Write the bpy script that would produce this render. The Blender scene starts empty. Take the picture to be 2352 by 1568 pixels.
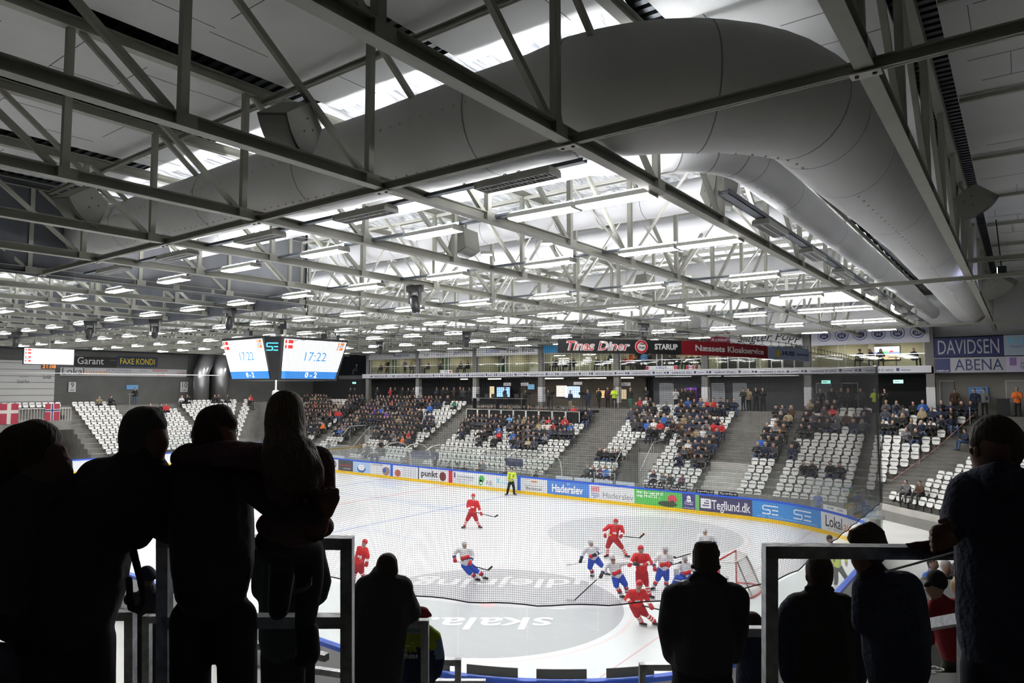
import bpy, bmesh, math, random
from mathutils import Vector, Matrix
import numpy as np
random.seed(7)
sc = bpy.context.scene
col = sc.collection
V = Vector
PI = math.pi
# ------------------------------------------------------------------ camera
FPX, YAW, PIT, H0 = 1573.0, math.radians(36.65), math.radians(3.75), 7.4
cam_d = bpy.data.cameras.new('camera'); cam = bpy.data.objects.new('camera', cam_d); col.objects.link(cam)
cam_d.sensor_width = 36.0; cam_d.lens = FPX * 36.0 / 2352.0; cam_d.clip_start = 0.05; cam_d.clip_end = 400
cam.location = (0, 0, H0); cam.rotation_euler = (PI / 2 + PIT, 0, YAW)
sc.camera = cam
CF = V((-math.sin(YAW) * math.cos(PIT), math.cos(YAW) * math.cos(PIT), math.sin(PIT)))
CR = V((math.cos(YAW), math.sin(YAW), 0)); CU = CR.cross(CF); CC = V((0, 0, H0))
FH = V((-math.sin(YAW), math.cos(YAW), 0))
def at(px, py, depth):
    return CC + depth * (CF + (px - 1176) / FPX * CR - (py - 784) / FPX * CU)
def on(px, py, ax, v):
    d = CF + (px - 1176) / FPX * CR - (py - 784) / FPX * CU
    return CC + d * ((v - CC[ax]) / d[ax])
def prj(p):
    d = V(p) - CC; z = d.dot(CF)
    return 1176 + FPX * d.dot(CR) / z, 784 - FPX * d.dot(CU) / z, z
# ------------------------------------------------------------------ world, exposure
w = bpy.data.worlds.new('world'); sc.world = w; w.use_nodes = True
w.node_tree.nodes['Background'].inputs[0].default_value = (0.6, 0.75, 1.0, 1)
w.node_tree.nodes['Background'].inputs[1].default_value = 0.004
sc.view_settings.view_transform = 'Standard'; sc.view_settings.look = 'None'
sc.view_settings.gamma = 1.0; sc.view_settings.use_curve_mapping = False
sc.view_settings.exposure = 0.3
try:
    sc.cycles.transparent_max_bounces = 20
    sc.cycles.max_bounces = 7; sc.cycles.diffuse_bounces = 5; sc.cycles.glossy_bounces = 3
    sc.cycles.sample_clamp_indirect = 6.0
    sc.cycles.caustics_reflective = False; sc.cycles.caustics_refractive = False
except Exception: pass
LAMP = 72.0      # emission strength of the lit strip lamps
UPFILL = 165.0    # added upward glow on those lamps, put in to brighten the roof
# ------------------------------------------------------------------ materials
MT = {}
def mat(name, c, rough=0.6, metal=0.0, emis=None, es=1.0, noise=None, bump=None, spec=None, alpha=None, scl=None):
    """noise=(scale, amount) tints the colour; bump=(scale, strength)"""
    if name in MT: return MT[name]
    m = bpy.data.materials.new(name); m.use_nodes = True; MT[name] = m
    nt = m.node_tree; b = nt.nodes['Principled BSDF']
    c4 = (c[0], c[1], c[2], 1)
    b.inputs['Base Color'].default_value = c4
    b.inputs['Roughness'].default_value = rough; b.inputs['Metallic'].default_value = metal
    if spec is not None: b.inputs['Specular IOR Level'].default_value = spec
    if emis: b.inputs['Emission Color'].default_value = (*emis, 1); b.inputs['Emission Strength'].default_value = es
    if alpha is not None: b.inputs['Alpha'].default_value = alpha
    m.diffuse_color = c4
    tc = None
    if noise or bump:
        tc = nt.nodes.new('ShaderNodeTexCoord'); mp = nt.nodes.new('ShaderNodeMapping')
        nt.links.new(tc.outputs['Object'], mp.inputs[0])
        if scl: mp.inputs['Scale'].default_value = scl
    if noise:
        n = nt.nodes.new('ShaderNodeTexNoise'); n.inputs['Scale'].default_value = noise[0]; n.inputs['Detail'].default_value = 4
        nt.links.new(mp.outputs[0], n.inputs['Vector'])
        r = nt.nodes.new('ShaderNodeMapRange'); r.inputs[3].default_value = 1 - noise[1]; r.inputs[4].default_value = 1 + noise[1]
        r.inputs[1].default_value = .3; r.inputs[2].default_value = .7
        nt.links.new(n.outputs[0], r.inputs[0])
        mx = nt.nodes.new('ShaderNodeVectorMath'); mx.operation = 'SCALE'; mx.inputs[0].default_value = c[:3]
        nt.links.new(r.outputs[0], mx.inputs['Scale']); nt.links.new(mx.outputs[0], b.inputs['Base Color'])
    if bump:
        n2 = nt.nodes.new('ShaderNodeTexNoise'); n2.inputs['Scale'].default_value = bump[0]; n2.inputs['Detail'].default_value = 3
        nt.links.new(mp.outputs[0], n2.inputs['Vector'])
        bp = nt.nodes.new('ShaderNodeBump'); bp.inputs['Strength'].default_value = bump[1]; bp.inputs['Distance'].default_value = .05
        nt.links.new(n2.outputs[0], bp.inputs['Height']); nt.links.new(bp.outputs[0], b.inputs['Normal'])
    return m
def glassmat(name, tint, a):
    m = bpy.data.materials.new(name); m.use_nodes = True; MT[name] = m; nt = m.node_tree
    nt.nodes.remove(nt.nodes['Principled BSDF'])
    t = nt.nodes.new('ShaderNodeBsdfTransparent'); t.inputs[0].default_value = (*tint, 1)
    g = nt.nodes.new('ShaderNodeBsdfGlossy'); g.inputs['Roughness'].default_value = 0.03; g.inputs[0].default_value = (1, 1, 1, 1)
    f = nt.nodes.new('ShaderNodeFresnel'); f.inputs[0].default_value = 1.45
    ad = nt.nodes.new('ShaderNodeMath'); ad.operation = 'MULTIPLY_ADD'; ad.inputs[1].default_value = .35; ad.inputs[2].default_value = a
    mx = nt.nodes.new('ShaderNodeMixShader')
    nt.links.new(f.outputs[0], ad.inputs[0]); nt.links.new(ad.outputs[0], mx.inputs[0])
    nt.links.new(t.outputs[0], mx.inputs[1]); nt.links.new(g.outputs[0], mx.inputs[2])
    nt.links.new(mx.outputs[0], nt.nodes['Material Output'].inputs[0])
    return m
STEEL = mat('painted_steel', (.36, .36, .31), .5, noise=(3, .06))
STEELW = mat('painted_steel_pale', (.78, .77, .71), .5)
GALV = mat('galvanised_steel', (.42, .43, .44), .38, .75, noise=(22, .25), bump=(30, .1))
TRAY = mat('cable_tray_grey', (.20, .22, .25), .45, .5)
BOARD = mat('ceiling_board', (.78, .79, .78), .9, noise=(.6, .05), bump=(60, .05))
DUCT = mat('duct_fabric_grey', (.84, .84, .84), .9, noise=(.7, .03), bump=(3, .25))
DUCTW = mat('duct_fabric', (.84, .84, .86), .85, noise=(.7, .03), bump=(3, .25))
SEAM = mat('duct_seam', (.30, .31, .32), .8)
DUCTEND = mat('duct_fabric_white', (.78, .78, .78), .8)
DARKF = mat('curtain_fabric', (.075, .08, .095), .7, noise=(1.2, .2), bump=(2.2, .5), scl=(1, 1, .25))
BLACK = mat('black_plastic', (.012, .012, .014), .45)
BLACKM = mat('black_matte', (.01, .01, .011), .9)
WHITE = mat('white_paint', (.80, .80, .80), .5)
CONC = mat('concrete', (.175, .17, .155), .85, noise=(1.5, .18), bump=(12, .1))
CONCL = mat('concrete_light', (.42, .41, .38), .8, noise=(1.2, .12), bump=(12, .08))
WALLC = mat('wall_concrete_dark', (.12, .12, .115), .85, noise=(.5, .15))
WALLD = mat('wall_dark', (.035, .036, .04), .8)
BEIGE = mat('wall_beige', (.50, .46, .34), .8)
TIMBER = mat('timber_brown', (.12, .045, .015), .6, noise=(3, .3), scl=(.3, 3, 3))
TIMBERL = mat('timber_light', (.55, .33, .13), .6)
CHROME = mat('steel_bright', (.6, .6, .62), .3, .9)
NETM = mat('net_cord', (.018, .018, .02), .8)
ROPE = mat('white_rope', (.75, .74, .70), .6)
BLUE = mat('rink_blue', (.02, .10, .62), .4)
YELLOW = mat('rink_yellow', (.83, .53, .01), .45)
RED = mat('rink_red', (.55, .02, .03), .45)
SPKM = mat('speaker_grey', (.20, .20, .175), .6)
SPKG = mat('speaker_grille', (.26, .26, .25), .7)
LITU = mat('uplight_fill', (.9, .9, .9), .5, emis=(.96, .98, 1.0), es=UPFILL)
LITM = mat('lamp_diffuser', (.9, .9, .9), .5, emis=(1.0, .985, .97), es=LAMP)
OFFM = mat('louvre_dark', (.05, .05, .05), .4)
GLASS = glassmat('rink_glass', (.955, .975, .97), .012)
WINGL = glassmat('window_glass', (.92, .95, .94), .03)
# ------------------------------------------------------------------ mesh builder
def tag(o, label=None, cat=None, group=None, kind=None):
    if label: o['label'] = label
    if cat: o['category'] = cat
    if group: o['group'] = group
    if kind: o['kind'] = kind
    return o
class MB:
    def __init__(s): s.v = []; s.f = []; s.m = []; s.mi = 0; s.mats = []
    def mat(s, m):
        if m not in s.mats: s.mats.append(m)
        s.mi = s.mats.index(m); return s
    def add(s, vs, fs):
        o = len(s.v); s.v += [tuple(v) for v in vs]
        for f in fs: s.f.append(tuple(i + o for i in f)); s.m.append(s.mi)
        return s
    def box(s, x0, y0, z0, x1, y1, z1):
        vs = [(x, y, z) for x in (x0, x1) for y in (y0, y1) for z in (z0, z1)]
        return s.add(vs, [(0, 1, 3, 2), (4, 6, 7, 5), (0, 4, 5, 1), (2, 3, 7, 6), (0, 2, 6, 4), (1, 5, 7, 3)])
    def boxm(s, M, sx, sy, sz):
        vs = [M @ V((x, y, z)) for x in (-sx / 2, sx / 2) for y in (-sy / 2, sy / 2) for z in (-sz / 2, sz / 2)]
        return s.add(vs, [(0, 1, 3, 2), (4, 6, 7, 5), (0, 4, 5, 1), (2, 3, 7, 6), (0, 2, 6, 4), (1, 5, 7, 3)])
    def beam(s, a, b, w, h, up=(0, 0, 1)):
        a = V(a); b = V(b); d = (b - a); L = d.length
        if L < 1e-6: return s
        d /= L; u = V(up)
        if abs(d.dot(u)) > .98: u = V((0, 1, 0))
        r = d.cross(u).normalized(); u = r.cross(d)
        vs = [p + r * sx * w / 2 + u * sz * h / 2 for p in (a, b) for sx in (-1, 1) for sz in (-1, 1)]
        return s.add(vs, [(0, 2, 3, 1), (4, 5, 7, 6), (0, 1, 5, 4), (2, 6, 7, 3), (0, 4, 6, 2), (1, 3, 7, 5)])
    def tube(s, pts, r, n=8, cap=True, closed=False):
        pts = [V(p) for p in pts]; rs = r if isinstance(r, (list, tuple)) else [r] * len(pts)
        rings = []; pu = None; N = len(pts)
        for i, p in enumerate(pts):
            if closed: d = pts[(i + 1) % N] - pts[i - 1]
            else: d = pts[min(i + 1, N - 1)] - pts[max(i - 1, 0)]
            if d.length < 1e-9: d = V((0, 0, 1))
            d.normalize()
            if pu is None:
                pu = V((0, 0, 1)) if abs(d.z) < .95 else V((0, 1, 0))
            x = d.cross(pu)
            if x.length < 1e-6: x = d.cross(V((1, 0, 0)))
            x.normalize(); y = x.cross(d); pu = y
            rings.append([p + (x * math.cos(2 * PI * k / n) + y * math.sin(2 * PI * k / n)) * rs[i] for k in range(n)])
        o = len(s.v)
        for rg in rings: s.v += [tuple(v) for v in rg]
        for i in range(N if closed else N - 1):
            j = (i + 1) % N
            for k in range(n):
                s.f.append((o + i * n + k, o + i * n + (k + 1) % n, o + j * n + (k + 1) % n, o + j * n + k)); s.m.append(s.mi)
        if cap and not closed:
            s.f.append(tuple(o + k for k in range(n))[::-1]); s.m.append(s.mi)
            s.f.append(tuple(o + (N - 1) * n + k for k in range(n))); s.m.append(s.mi)
        return s
    def ell(s, c, r, n=10, m=7, M=None):
        c = V(c); vs = []; fs = []
        for i in range(m + 1):
            t = PI * i / m
            for k in range(n):
                a = 2 * PI * k / n
                p = V((r[0] * math.sin(t) * math.cos(a), r[1] * math.sin(t) * math.sin(a), r[2] * math.cos(t)))
                if M is not None: p = M @ p
                vs.append(c + p)
        for i in range(m):
            for k in range(n):
                fs.append((i * n + k, (i + 1) * n + k, (i + 1) * n + (k + 1) % n, i * n + (k + 1) % n))
        return s.add(vs, fs)
    def quad(s, a, b, c, d): return s.add([a, b, c, d], [(0, 1, 2, 3)])
    def prism(s, poly, off):
        """poly: list of 3d points, extruded by off"""
        n = len(poly); off = V(off)
        vs = [V(p) for p in poly] + [V(p) + off for p in poly]
        fs = [tuple(range(n)), tuple(range(2 * n - 1, n - 1, -1))] + [(i, i + n, (i + 1) % n + n, (i + 1) % n) for i in range(n)]
        return s.add(vs, fs)
    def build(s, name, parent=None, mat=None, smooth=False, loc=None, fixn=True):
        me = bpy.data.meshes.new(name)
        o = V(loc) if loc is not None else V((0, 0, 0))
        me.from_pydata([(v[0] - o.x, v[1] - o.y, v[2] - o.z) for v in s.v], [], s.f)
        for m in (s.mats or [mat or WHITE]): me.materials.append(m)
        if len(s.mats) > 1: me.polygons.foreach_set('material_index', s.m)
        if fixn:
            bm = bmesh.new(); bm.from_mesh(me); bmesh.ops.recalc_face_normals(bm, faces=bm.faces); bm.to_mesh(me); bm.free()
        if smooth: me.polygons.foreach_set('use_smooth', [True] * len(me.polygons))
        me.update()
        ob = bpy.data.objects.new(name, me); col.objects.link(ob); ob.location = o
        if parent is not None: ob.parent = parent
        return ob
def mbm(m): return MB().mat(m)
def empty(name, loc=(0, 0, 0), rz=0):
    e = bpy.data.objects.new(name, None); col.objects.link(e); e.location = loc; e.rotation_euler = (0, 0, rz); e.empty_display_size = .2
    return e
def kids(root):
    return [o for o in bpy.data.objects if o.parent == root]
def copytree(tree, loc, rz=0, label=None, group=None, scale=None):
    """tree = (root, [(child, [grandchildren])])"""
    r = tree[0].copy(); col.objects.link(r); r.location = loc; r.rotation_euler = (0, 0, rz)
    if scale: r.scale = (scale,) * 3
    if label: r['label'] = label
    if group: r['group'] = group
    for ch, gs in tree[1]:
        c = ch.copy(); col.objects.link(c); c.parent = r
        for g in gs:
            d = g.copy(); col.objects.link(d); d.parent = c
    return r
_font = {}
def text(name, s, loc, size, m, rot=(PI / 2, 0, 0), parent=None, width=None, ext=.004, align='CENTER', shear=0.0, bold=0.0, M=None, sx=1.0):
    cu = bpy.data.curves.new(name, 'FONT'); cu.body = s; cu.size = size; cu.align_x = align; cu.align_y = 'CENTER'
    cu.extrude = ext; cu.offset = bold; cu.shear = shear; cu.resolution_u = 3
    o = bpy.data.objects.new('tmp', cu); col.objects.link(o)
    dg = bpy.context.evaluated_depsgraph_get(); me = bpy.data.meshes.new_from_object(o.evaluated_get(dg))
    xs = [v.co.x for v in me.vertices]
    if xs and (width or sx != 1.0):
        k = (width / (max(xs) - min(xs))) if width else sx
        for v in me.vertices: v.co.x *= k
    bpy.data.objects.remove(o); bpy.data.curves.remove(cu)
    me.materials.clear(); me.materials.append(m); me.name = name
    ob = bpy.data.objects.new(name, me); col.objects.link(ob)
    if M is not None: ob.matrix_world = M
    else: ob.location = loc; ob.rotation_euler = rot
    if parent is not None:
        ob.parent = parent
        # keep the world transform: parents sit unrotated unless stated
        ob.matrix_parent_inverse = parent.matrix_world.inverted() if parent.type != 'EMPTY' or True else Matrix()
    return ob
def lerp(a, b, t): return a + (b - a) * t
# ================================================================== STRUCTURE: ice, floors, walls, ceiling
XL, XR, YN, YF, CRR = -64.8, -4.8, 11.1, 38.9, 8.0
def rinkpath(off=0.0, step=0.5):
    """closed outline of the rink, starting at far side, going clockwise seen from above"""
    pts = []
    x0, x1, y0, y1, r = XL - off, XR + off, YN - off, YF + off, CRR + off
    def arc(cx, cy, a0, a1):
        n = max(8, int(abs(a1 - a0) * r / step))
        for i in range(n + 1):
            a = a0 + (a1 - a0) * i / n; pts.append((cx + r * math.cos(a), cy + r * math.sin(a)))
    arc(x1 - r, y1 - r, PI / 2, 0); arc(x1 - r, y0 + r, 0, -PI / 2)
    arc(x0 + r, y0 + r, -PI / 2, -PI); arc(x0 + r, y1 - r, PI, PI / 2)
    return pts
# ice with painted lines as procedural material (object coordinates = world metres)
def ice_material():
    m = bpy.data.materials.new('ice'); m.use_nodes = True; nt = m.node_tree; b = nt.nodes['Principled BSDF']
    N = nt.nodes.new; L = nt.links.new
    tc = N('ShaderNodeTexCoord'); sp = N('ShaderNodeSeparateXYZ'); L(tc.outputs['Object'], sp.inputs[0])
    def math_(op, a, c=None):
        n = N('ShaderNodeMath'); n.operation = op
        for i, q in enumerate((a, c)):
            if q is None: continue
            if isinstance(q, (int, float)): n.inputs[i].default_value = q
            else: L(q, n.inputs[i])
        return n.outputs[0]
    X, Y = sp.outputs[0], sp.outputs[1]
    def band(c, x0, hw): return math_('LESS_THAN', math_('ABSOLUTE', math_('SUBTRACT', c, x0)), hw)
    def dist(cx, cy):
        dx = math_('SUBTRACT', X, cx); dy = math_('SUBTRACT', Y, cy)
        return math_('SQRT', math_('ADD', math_('MULTIPLY', dx, dx), math_('MULTIPLY', dy, dy)))
    def colmix(base, fac, c, amt):
        n = N('ShaderNodeMix'); n.data_type = 'RGBA'; L(math_('MULTIPLY', fac, amt), n.inputs[0]); n.inputs[7].default_value = (*c, 1)
        if isinstance(base, tuple): n.inputs[6].default_value = (*base, 1)
        else: L(base, n.inputs[6])
        return n.outputs[2]
    nz = N('ShaderNodeTexNoise'); nz.inputs['Scale'].default_value = .35; nz.inputs['Detail'].default_value = 5; L(tc.outputs['Object'], nz.inputs['Vector'])
    mpn = N('ShaderNodeMapping'); mpn.inputs['Rotation'].default_value = (0, 0, .6); mpn.inputs['Scale'].default_value = (.35, 9, 1); L(tc.outputs['Object'], mpn.inputs[0])
    nz2 = N('ShaderNodeTexNoise'); nz2.inputs['Scale'].default_value = 2.0; nz2.inputs['Detail'].default_value = 6; nz2.inputs['Distortion'].default_value = 1.5; L(mpn.outputs[0], nz2.inputs['Vector'])
    scr = N('ShaderNodeMapRange'); scr.inputs[1].default_value = .62; scr.inputs[2].default_value = .70; L(nz2.outputs[0], scr.inputs[0])
    c = colmix((.69, .71, .72), nz.outputs[0], (.60, .64, .67), .35)
    # painted discs (printed sponsor circles)
    for cx, cy, r, k in ((-14.9, 18.6, 4.6, .72), (-15.6, 32.0, 4.8, .42), (-28.5, 17.5, 0.1, .6), (-34.8, 25, 4.5, .15), (-55, 18.5, 4.6, .4), (-55, 32, 4.6, .3)):
        c = colmix(c, math_('LESS_THAN', dist(cx, cy), r), (.26, .26, .28) , k)
        ring = math_('LESS_THAN', math_('ABSOLUTE', math_('SUBTRACT', dist(cx, cy), r + .28)), .07)
        c = colmix(c, ring, (.75, .30, .30), .22)
    blot = N('ShaderNodeTexNoise'); blot.inputs['Scale'].default_value = .22; blot.inputs['Detail'].default_value = 2
    mpb = N('ShaderNodeMapping'); mpb.inputs['Scale'].default_value = (.5, 1.6, 1); mpb.inputs['Location'].default_value = (3, 1, 0); L(tc.outputs['Object'], mpb.inputs[0]); L(mpb.outputs[0], blot.inputs['Vector'])
    neutral = math_('LESS_THAN', X, -24.0)
    bl = N('ShaderNodeMapRange'); bl.inputs[1].default_value = .58; bl.inputs[2].default_value = .66; L(blot.outputs[0], bl.inputs[0])
    c = colmix(c, math_('MULTIPLY', bl.outputs[0], neutral), (.34, .44, .66), .45)
    for x0, hw, cc, k in ((-28.4, .15, (.06, .14, .50), .45), (-41.15, .15, (.06, .14, .50), .45), (-34.8, .15, (.60, .10, .12), .45), (-8.93, .03, (.6, .08, .1), .4), (-60.7, .03, (.6, .08, .1), .5)):
        c = colmix(c, band(X, x0, hw), cc, k)
    for cx, cy in ((-26.8, 17.7), (-26.8, 32), (-14.9, 18.6), (-15.6, 32.0)):
        c = colmix(c, math_('LESS_THAN', dist(cx, cy), .3), (.75, .25, .25), .35)
    c = colmix(c, scr.outputs[0], (.80, .80, .80), .25)
    L(c, b.inputs['Base Color'])
    b.inputs['Roughness'].default_value = .32; b.inputs['Specular IOR Level'].default_value = .35
    bp = N('ShaderNodeBump'); bp.inputs['Strength'].default_value = .08; L(nz2.outputs[0], bp.inputs['Height']); L(bp.outputs[0], b.inputs['Normal'])
    return m
ICE = ice_material()
g = MB().mat(ICE); pts = rinkpath(.05)
g.add([(x, y, 0) for x, y in pts], [tuple(range(len(pts)))])
tag(g.build('floor_ice'), 'white ice of the rink inside the boards', None, None, 'structure')
tag(mbm(mat('floor_pale', (.66, .66, .64), .6, noise=(.8, .06))).box(-80, -6, -.35, 3, 60, -.02).build('floor_slab'), kind='structure')
# printed word inside the sponsor circle nearest the camera, reads the other way up
ICEW = mat('ice_white_paint', (.74, .75, .76), .35)
def icetext(s, c, size, wd, nm):
    o = text(nm, s, (c[0], c[1], .006), size, ICEW, rot=(0, 0, YAW + PI), width=wd, ext=.001, shear=.15, bold=.02)
    return tag(o, 'white letters painted in the grey ice circle ' + ('nearest the near boards' if s == 'skala.' else 'above the lowest line of letters'), 'lettering')
pa = on(1130, 1430, 2, 0); icetext('skala.', pa, 1.55, 3.9, 'ice_lettering')
pa = on(1165, 1338, 2, 0); icetext('udlejning', pa, 1.6, 7.0, 'ice_lettering')
# ---- ceiling
TZB, TZT, TYE = 10.95, 13.64, 53.9
TX = [-1.28 - 3.94 * k for k in range(19)]
m = mbm(BOARD)
def jointlines():
    pass
# board panels of the near strip (between trusses), with slots of bare deck over each truss
edges = [3.0] + TX + [-80]
cb = []
for k in range(len(edges) - 1):
    x1, x0 = edges[k], edges[k + 1]
    if k == 0: m.box(x0 + .35, -6, 13.95, x1, 58, 14.02)
    elif k == 1: m.box(x0 + .35, -6, 13.95, x1 - .35, 54, 14.02)
    else:
        if k == 4:      # opening to the timber loft
            m.box(x0 + .35, 3.6, 13.95, x1 - .35, 10.3, 14.02); m.box(x0 + .35, -6, 13.95, x1 - .35, 1.2, 14.02)
        else: m.box(x0 + .35, -6, 13.95, x1 - .35, 10.3, 14.02)
tag(m.build('ceiling_boards'), kind='structure')
# thin joints of the boards
m = mbm(mat('board_joint', (.14, .14, .14), .9))
rj = random.Random(3)
for k in range(0, 11):
    x1 = edges[k] if k else 1.2; x0 = edges[k + 1]
    for y in [q * 1.22 + .4 for q in range(0, 40 if k < 2 else 8)]:
        if rj.random() < .6:
            a = rj.uniform(x0 + .4, x1 - 1.6); b = min(x1 - .4, a + rj.uniform(.8, 2.4))
            m.box(a, y - .006, 13.944, b, y + .006, 13.95)
        if rj.random() < .5:
            x = rj.uniform(x0 + .6, x1 - .6); m.box(x - .006, y, 13.944, x + .006, y + 1.22, 13.95)
tag(m.build('trim_1'), kind='structure')
# bare corrugated steel deck above everything
DECK = mat('corrugated_deck', (.13, .14, .15), .45, .6)
m = mbm(DECK)
for q in range(0, 250):
    y = -6 + q * .28
    if y > 60: break
    m.box(-80, y, 14.42, 3, y + .14, 14.5); 
m.box(-80, -6, 14.5, 3, 64, 14.56)
tag(m.build('ceiling_deck'), kind='structure')
# timber loft seen through the opening
m = mbm(TIMBER); x1, x0 = TX[3] - .3, TX[4] + .3
m.box(x0, 1.0, 14.05, x0 + .12, 3.8, 14.4).box(x1 - .12, 1.0, 14.05, x1, 3.8, 14.4).box(x0, 3.62, 13.9, x1, 3.8, 14.4).box(x0, 1.0, 14.3, x1, 3.8, 14.41)
m.box(x0, 2.2, 14.0, x1, 2.4, 14.3)
tag(m.build('ceiling_loft'), kind='structure')
# foil blanket over the rink, sagging between purlins, crinkled
def foil_material():
    m = bpy.data.materials.new('foil_blanket'); m.use_nodes = True; nt = m.node_tree; b = nt.nodes['Principled BSDF']
    N = nt.nodes.new; L = nt.links.new
    tc = N('ShaderNodeTexCoord'); mp = N('ShaderNodeMapping'); mp.inputs['Rotation'].default_value = (0, 0, .25); mp.inputs['Scale'].default_value = (3.2, .55, 1); L(tc.outputs['Object'], mp.inputs[0])
    n1 = N('ShaderNodeTexNoise'); n1.inputs['Scale'].default_value = 1.3; n1.inputs['Detail'].default_value = 5; n1.inputs['Distortion'].default_value = 1.2; L(mp.outputs[0], n1.inputs['Vector'])
    r = N('ShaderNodeValToRGB'); r.color_ramp.elements[0].position = .30; r.color_ramp.elements[0].color = (.28, .30, .34, 1)  # shade of the wrinkles painted into the base colour
    r.color_ramp.elements[1].position = .50; r.color_ramp.elements[1].color = (.90, .91, .93, 1)
    L(n1.outputs[0], r.inputs[0]); L(r.outputs[0], b.inputs['Base Color'])
    b.inputs['Metallic'].default_value = .12; b.inputs['Roughness'].default_value = .42
    bp = N('ShaderNodeBump'); bp.inputs['Strength'].default_value = 1.0; bp.inputs['Distance'].default_value = .35; L(n1.outputs[0], bp.inputs['Height']); L(bp.outputs[0], b.inputs['Normal'])
    return m
FOIL = foil_material()
PURY = [14.03 + 1.815 * i for i in range(22)]
m = mbm(FOIL); nx, ny = 130, 150; vs = []; fs = []
fx0, fx1, fy0, fy1 = -80, -5.45, 10.3, 53.9
for j in range(ny + 1):
    y = fy0 + (fy1 - fy0) * j / ny; ph = (y - 10.4) / 1.815
    for i in range(nx + 1):
        x = fx0 + (fx1 - fx0) * i / nx
        vs.append((x, y, 14.36 - .13 * abs(math.sin(PI * ph)) + .03 * math.sin(x * 3.1 + 2 * math.sin(y)) * math.sin(y * 1.7)))
for j in range(ny):
    for i in range(nx): fs.append((j * (nx + 1) + i, j * (nx + 1) + i + 1, (j + 1) * (nx + 1) + i + 1, (j + 1) * (nx + 1) + i))
m.add(vs, fs)
tag(m.build('ceiling_foil', smooth=True), kind='structure')
# ---- walls
WALLG = mat('wall_panel_grey', (.62, .63, .62), .8, noise=(.4, .08))
m = mbm(WALLD).box(-80, 58.4, -.2, 3, 58.6, 8.3)
tag(m.build('wall_concourse_back'), kind='structure')
tag(mbm(WALLG).box(-4.8, 54.6, 10.75, 3, 54.8, 14.5).build('wall_far_upper'), kind='structure')
tag(mbm(mat('wall_white_upper', (.62, .62, .62), .8)).box(-77, 54.6, 11.6, -4.8, 54.7, 14.5).build('wall_far_white'), kind='structure')
tag(mbm(mat('wall_panel_brown', (.24, .225, .20), .85, noise=(.3, .1))).box(-4.9, 55.6, 5.5, 3, 55.8, 8.3).build('wall_far_right'), kind='structure')
tag(mbm(WALLC).box(-77.2, -6, -.2, -77, 58.4, 14.5).build('wall_end'), kind='structure')
tag(mbm(WALLD).box(-76.98, -6, 11.0, -76.9, 58, 14.5).build('wall_end_upper'), kind='structure')
tag(mbm(mat('wall_near_dark', (.02, .02, .02), .9)).box(-80, -6.2, 0, 4, -6, 14.5).build('wall_back'), kind='structure')
tag(mbm(mat('wall_side_dark', (.06, .06, .06), .9)).box(3, -6, 0, 3.2, 58, 14.5).build('wall_right'), kind='structure')
# ---- terraces of the far side and of the left end
NR, RISE, TRD, YTOP, ZTOP, XTOP = 13, .41, .76, 53.3, 5.5, -73.9
def rowz(i): return ZTOP - RISE * i          # level of the step behind row i
VOMS = [(-55.3, -52.4, 48.6), (-24.0, -21.8, 48.6), (-17.6, -14.9, 46.9)]
m = mbm(CONC)
m.box(-77, YTOP, -.1, 3, 58.5, ZTOP)         # far concourse slab
cuts = sorted(VOMS)
for i in range(NR):
    y0, y1 = YTOP - TRD * (i + 1), YTOP - TRD * i
    x = -72.0 + TRD * i * .75
    for v0, v1, vy in cuts + [(-2.3 - (i + 1) * .46, 0, 99)]:
        if y0 < vy - .3:
            m.box(x, y0, -.1, v0, y1, rowz(i + 1)); x = v1
# steps of the stairs in the wide aisles (half steps)
AISLES = [(-60.2, -58.6), (-44.9, -42.5), (-29.35, -26.5), (-17.3, -14.95)]
for a0, a1 in AISLES:
    for i in range(NR):
        y0 = YTOP - TRD * (i + 1)
        if a0 == -17.3 and y0 < 46.8: continue
        m.box(a0, y0 + TRD * .5, rowz(i + 1), a1, y0 + TRD, rowz(i + 1) + RISE / 2)
tag(m.build('floor_terrace_far'), kind='structure')
m = mbm(CONC)
m.box(-77, 2, -.1, XTOP, YTOP, ZTOP)
for i in range(11): m.box(XTOP + TRD * i, 26.8, -.1, XTOP + TRD * (i + 1), 47.5 - TRD * i * .9, rowz(i + 1))
for i in range(11): m.box(XTOP + TRD * i, 31.8, 0, XTOP + TRD * (i + .5), 32.5, rowz(i + 1) + RISE / 2)
tag(m.build('floor_terrace_end'), kind='structure')
# stairs and terrace at the right corner: mitred at 45 degrees
m = mbm(CONC)
for i in range(NR):
    y0, y1 = YTOP - TRD * (i + 1), YTOP - TRD * i
    xl = -2.3 - (i + 1) * .46
    m.box(xl, y0, -.1, 3, y1, rowz(i + 1)); m.box(xl, y0 + TRD / 2, rowz(i + 1), 3, y1, rowz(i + 1) + RISE / 2)
tag(m.build('floor_stairs_corner'), kind='structure')
c45 = math.sqrt(.5)
CO = V((-6.3, 44.95, 0)); CT = V((c45 * 1.08, -c45 * .92, 0)).normalized(); CB = V((-CT.y, CT.x, 0))   # along the rows, up the slope
if CB.x < 0: CB = -CB
m = mbm(CONC)
for i in range(12):
    z = .58 + .41 * i
    a = CO + CB * (TRD * i - .35) + CT * (-.3 + .0 * i)
    for k in range(1):
        p = [a + CT * (.30 * i), a + CT * 14, a + CT * 14 + CB * (TRD + .02), a + CT * (.30 * i) + CB * (TRD + .02)]
        m.prism([(q.x, q.y, -.1) for q in p], (0, 0, z + .1))
tag(m.build('floor_terrace_corner'), kind='structure')
m = mbm(CONCL)
a = CO + CB * (-1.25) + CT * (-.6); b = a + CT * 14
p = [a, b, b + CB * .15, a + CB * .15]; m.prism([(q.x, q.y, -.1) for q in p], (0, 0, .95))
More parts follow.
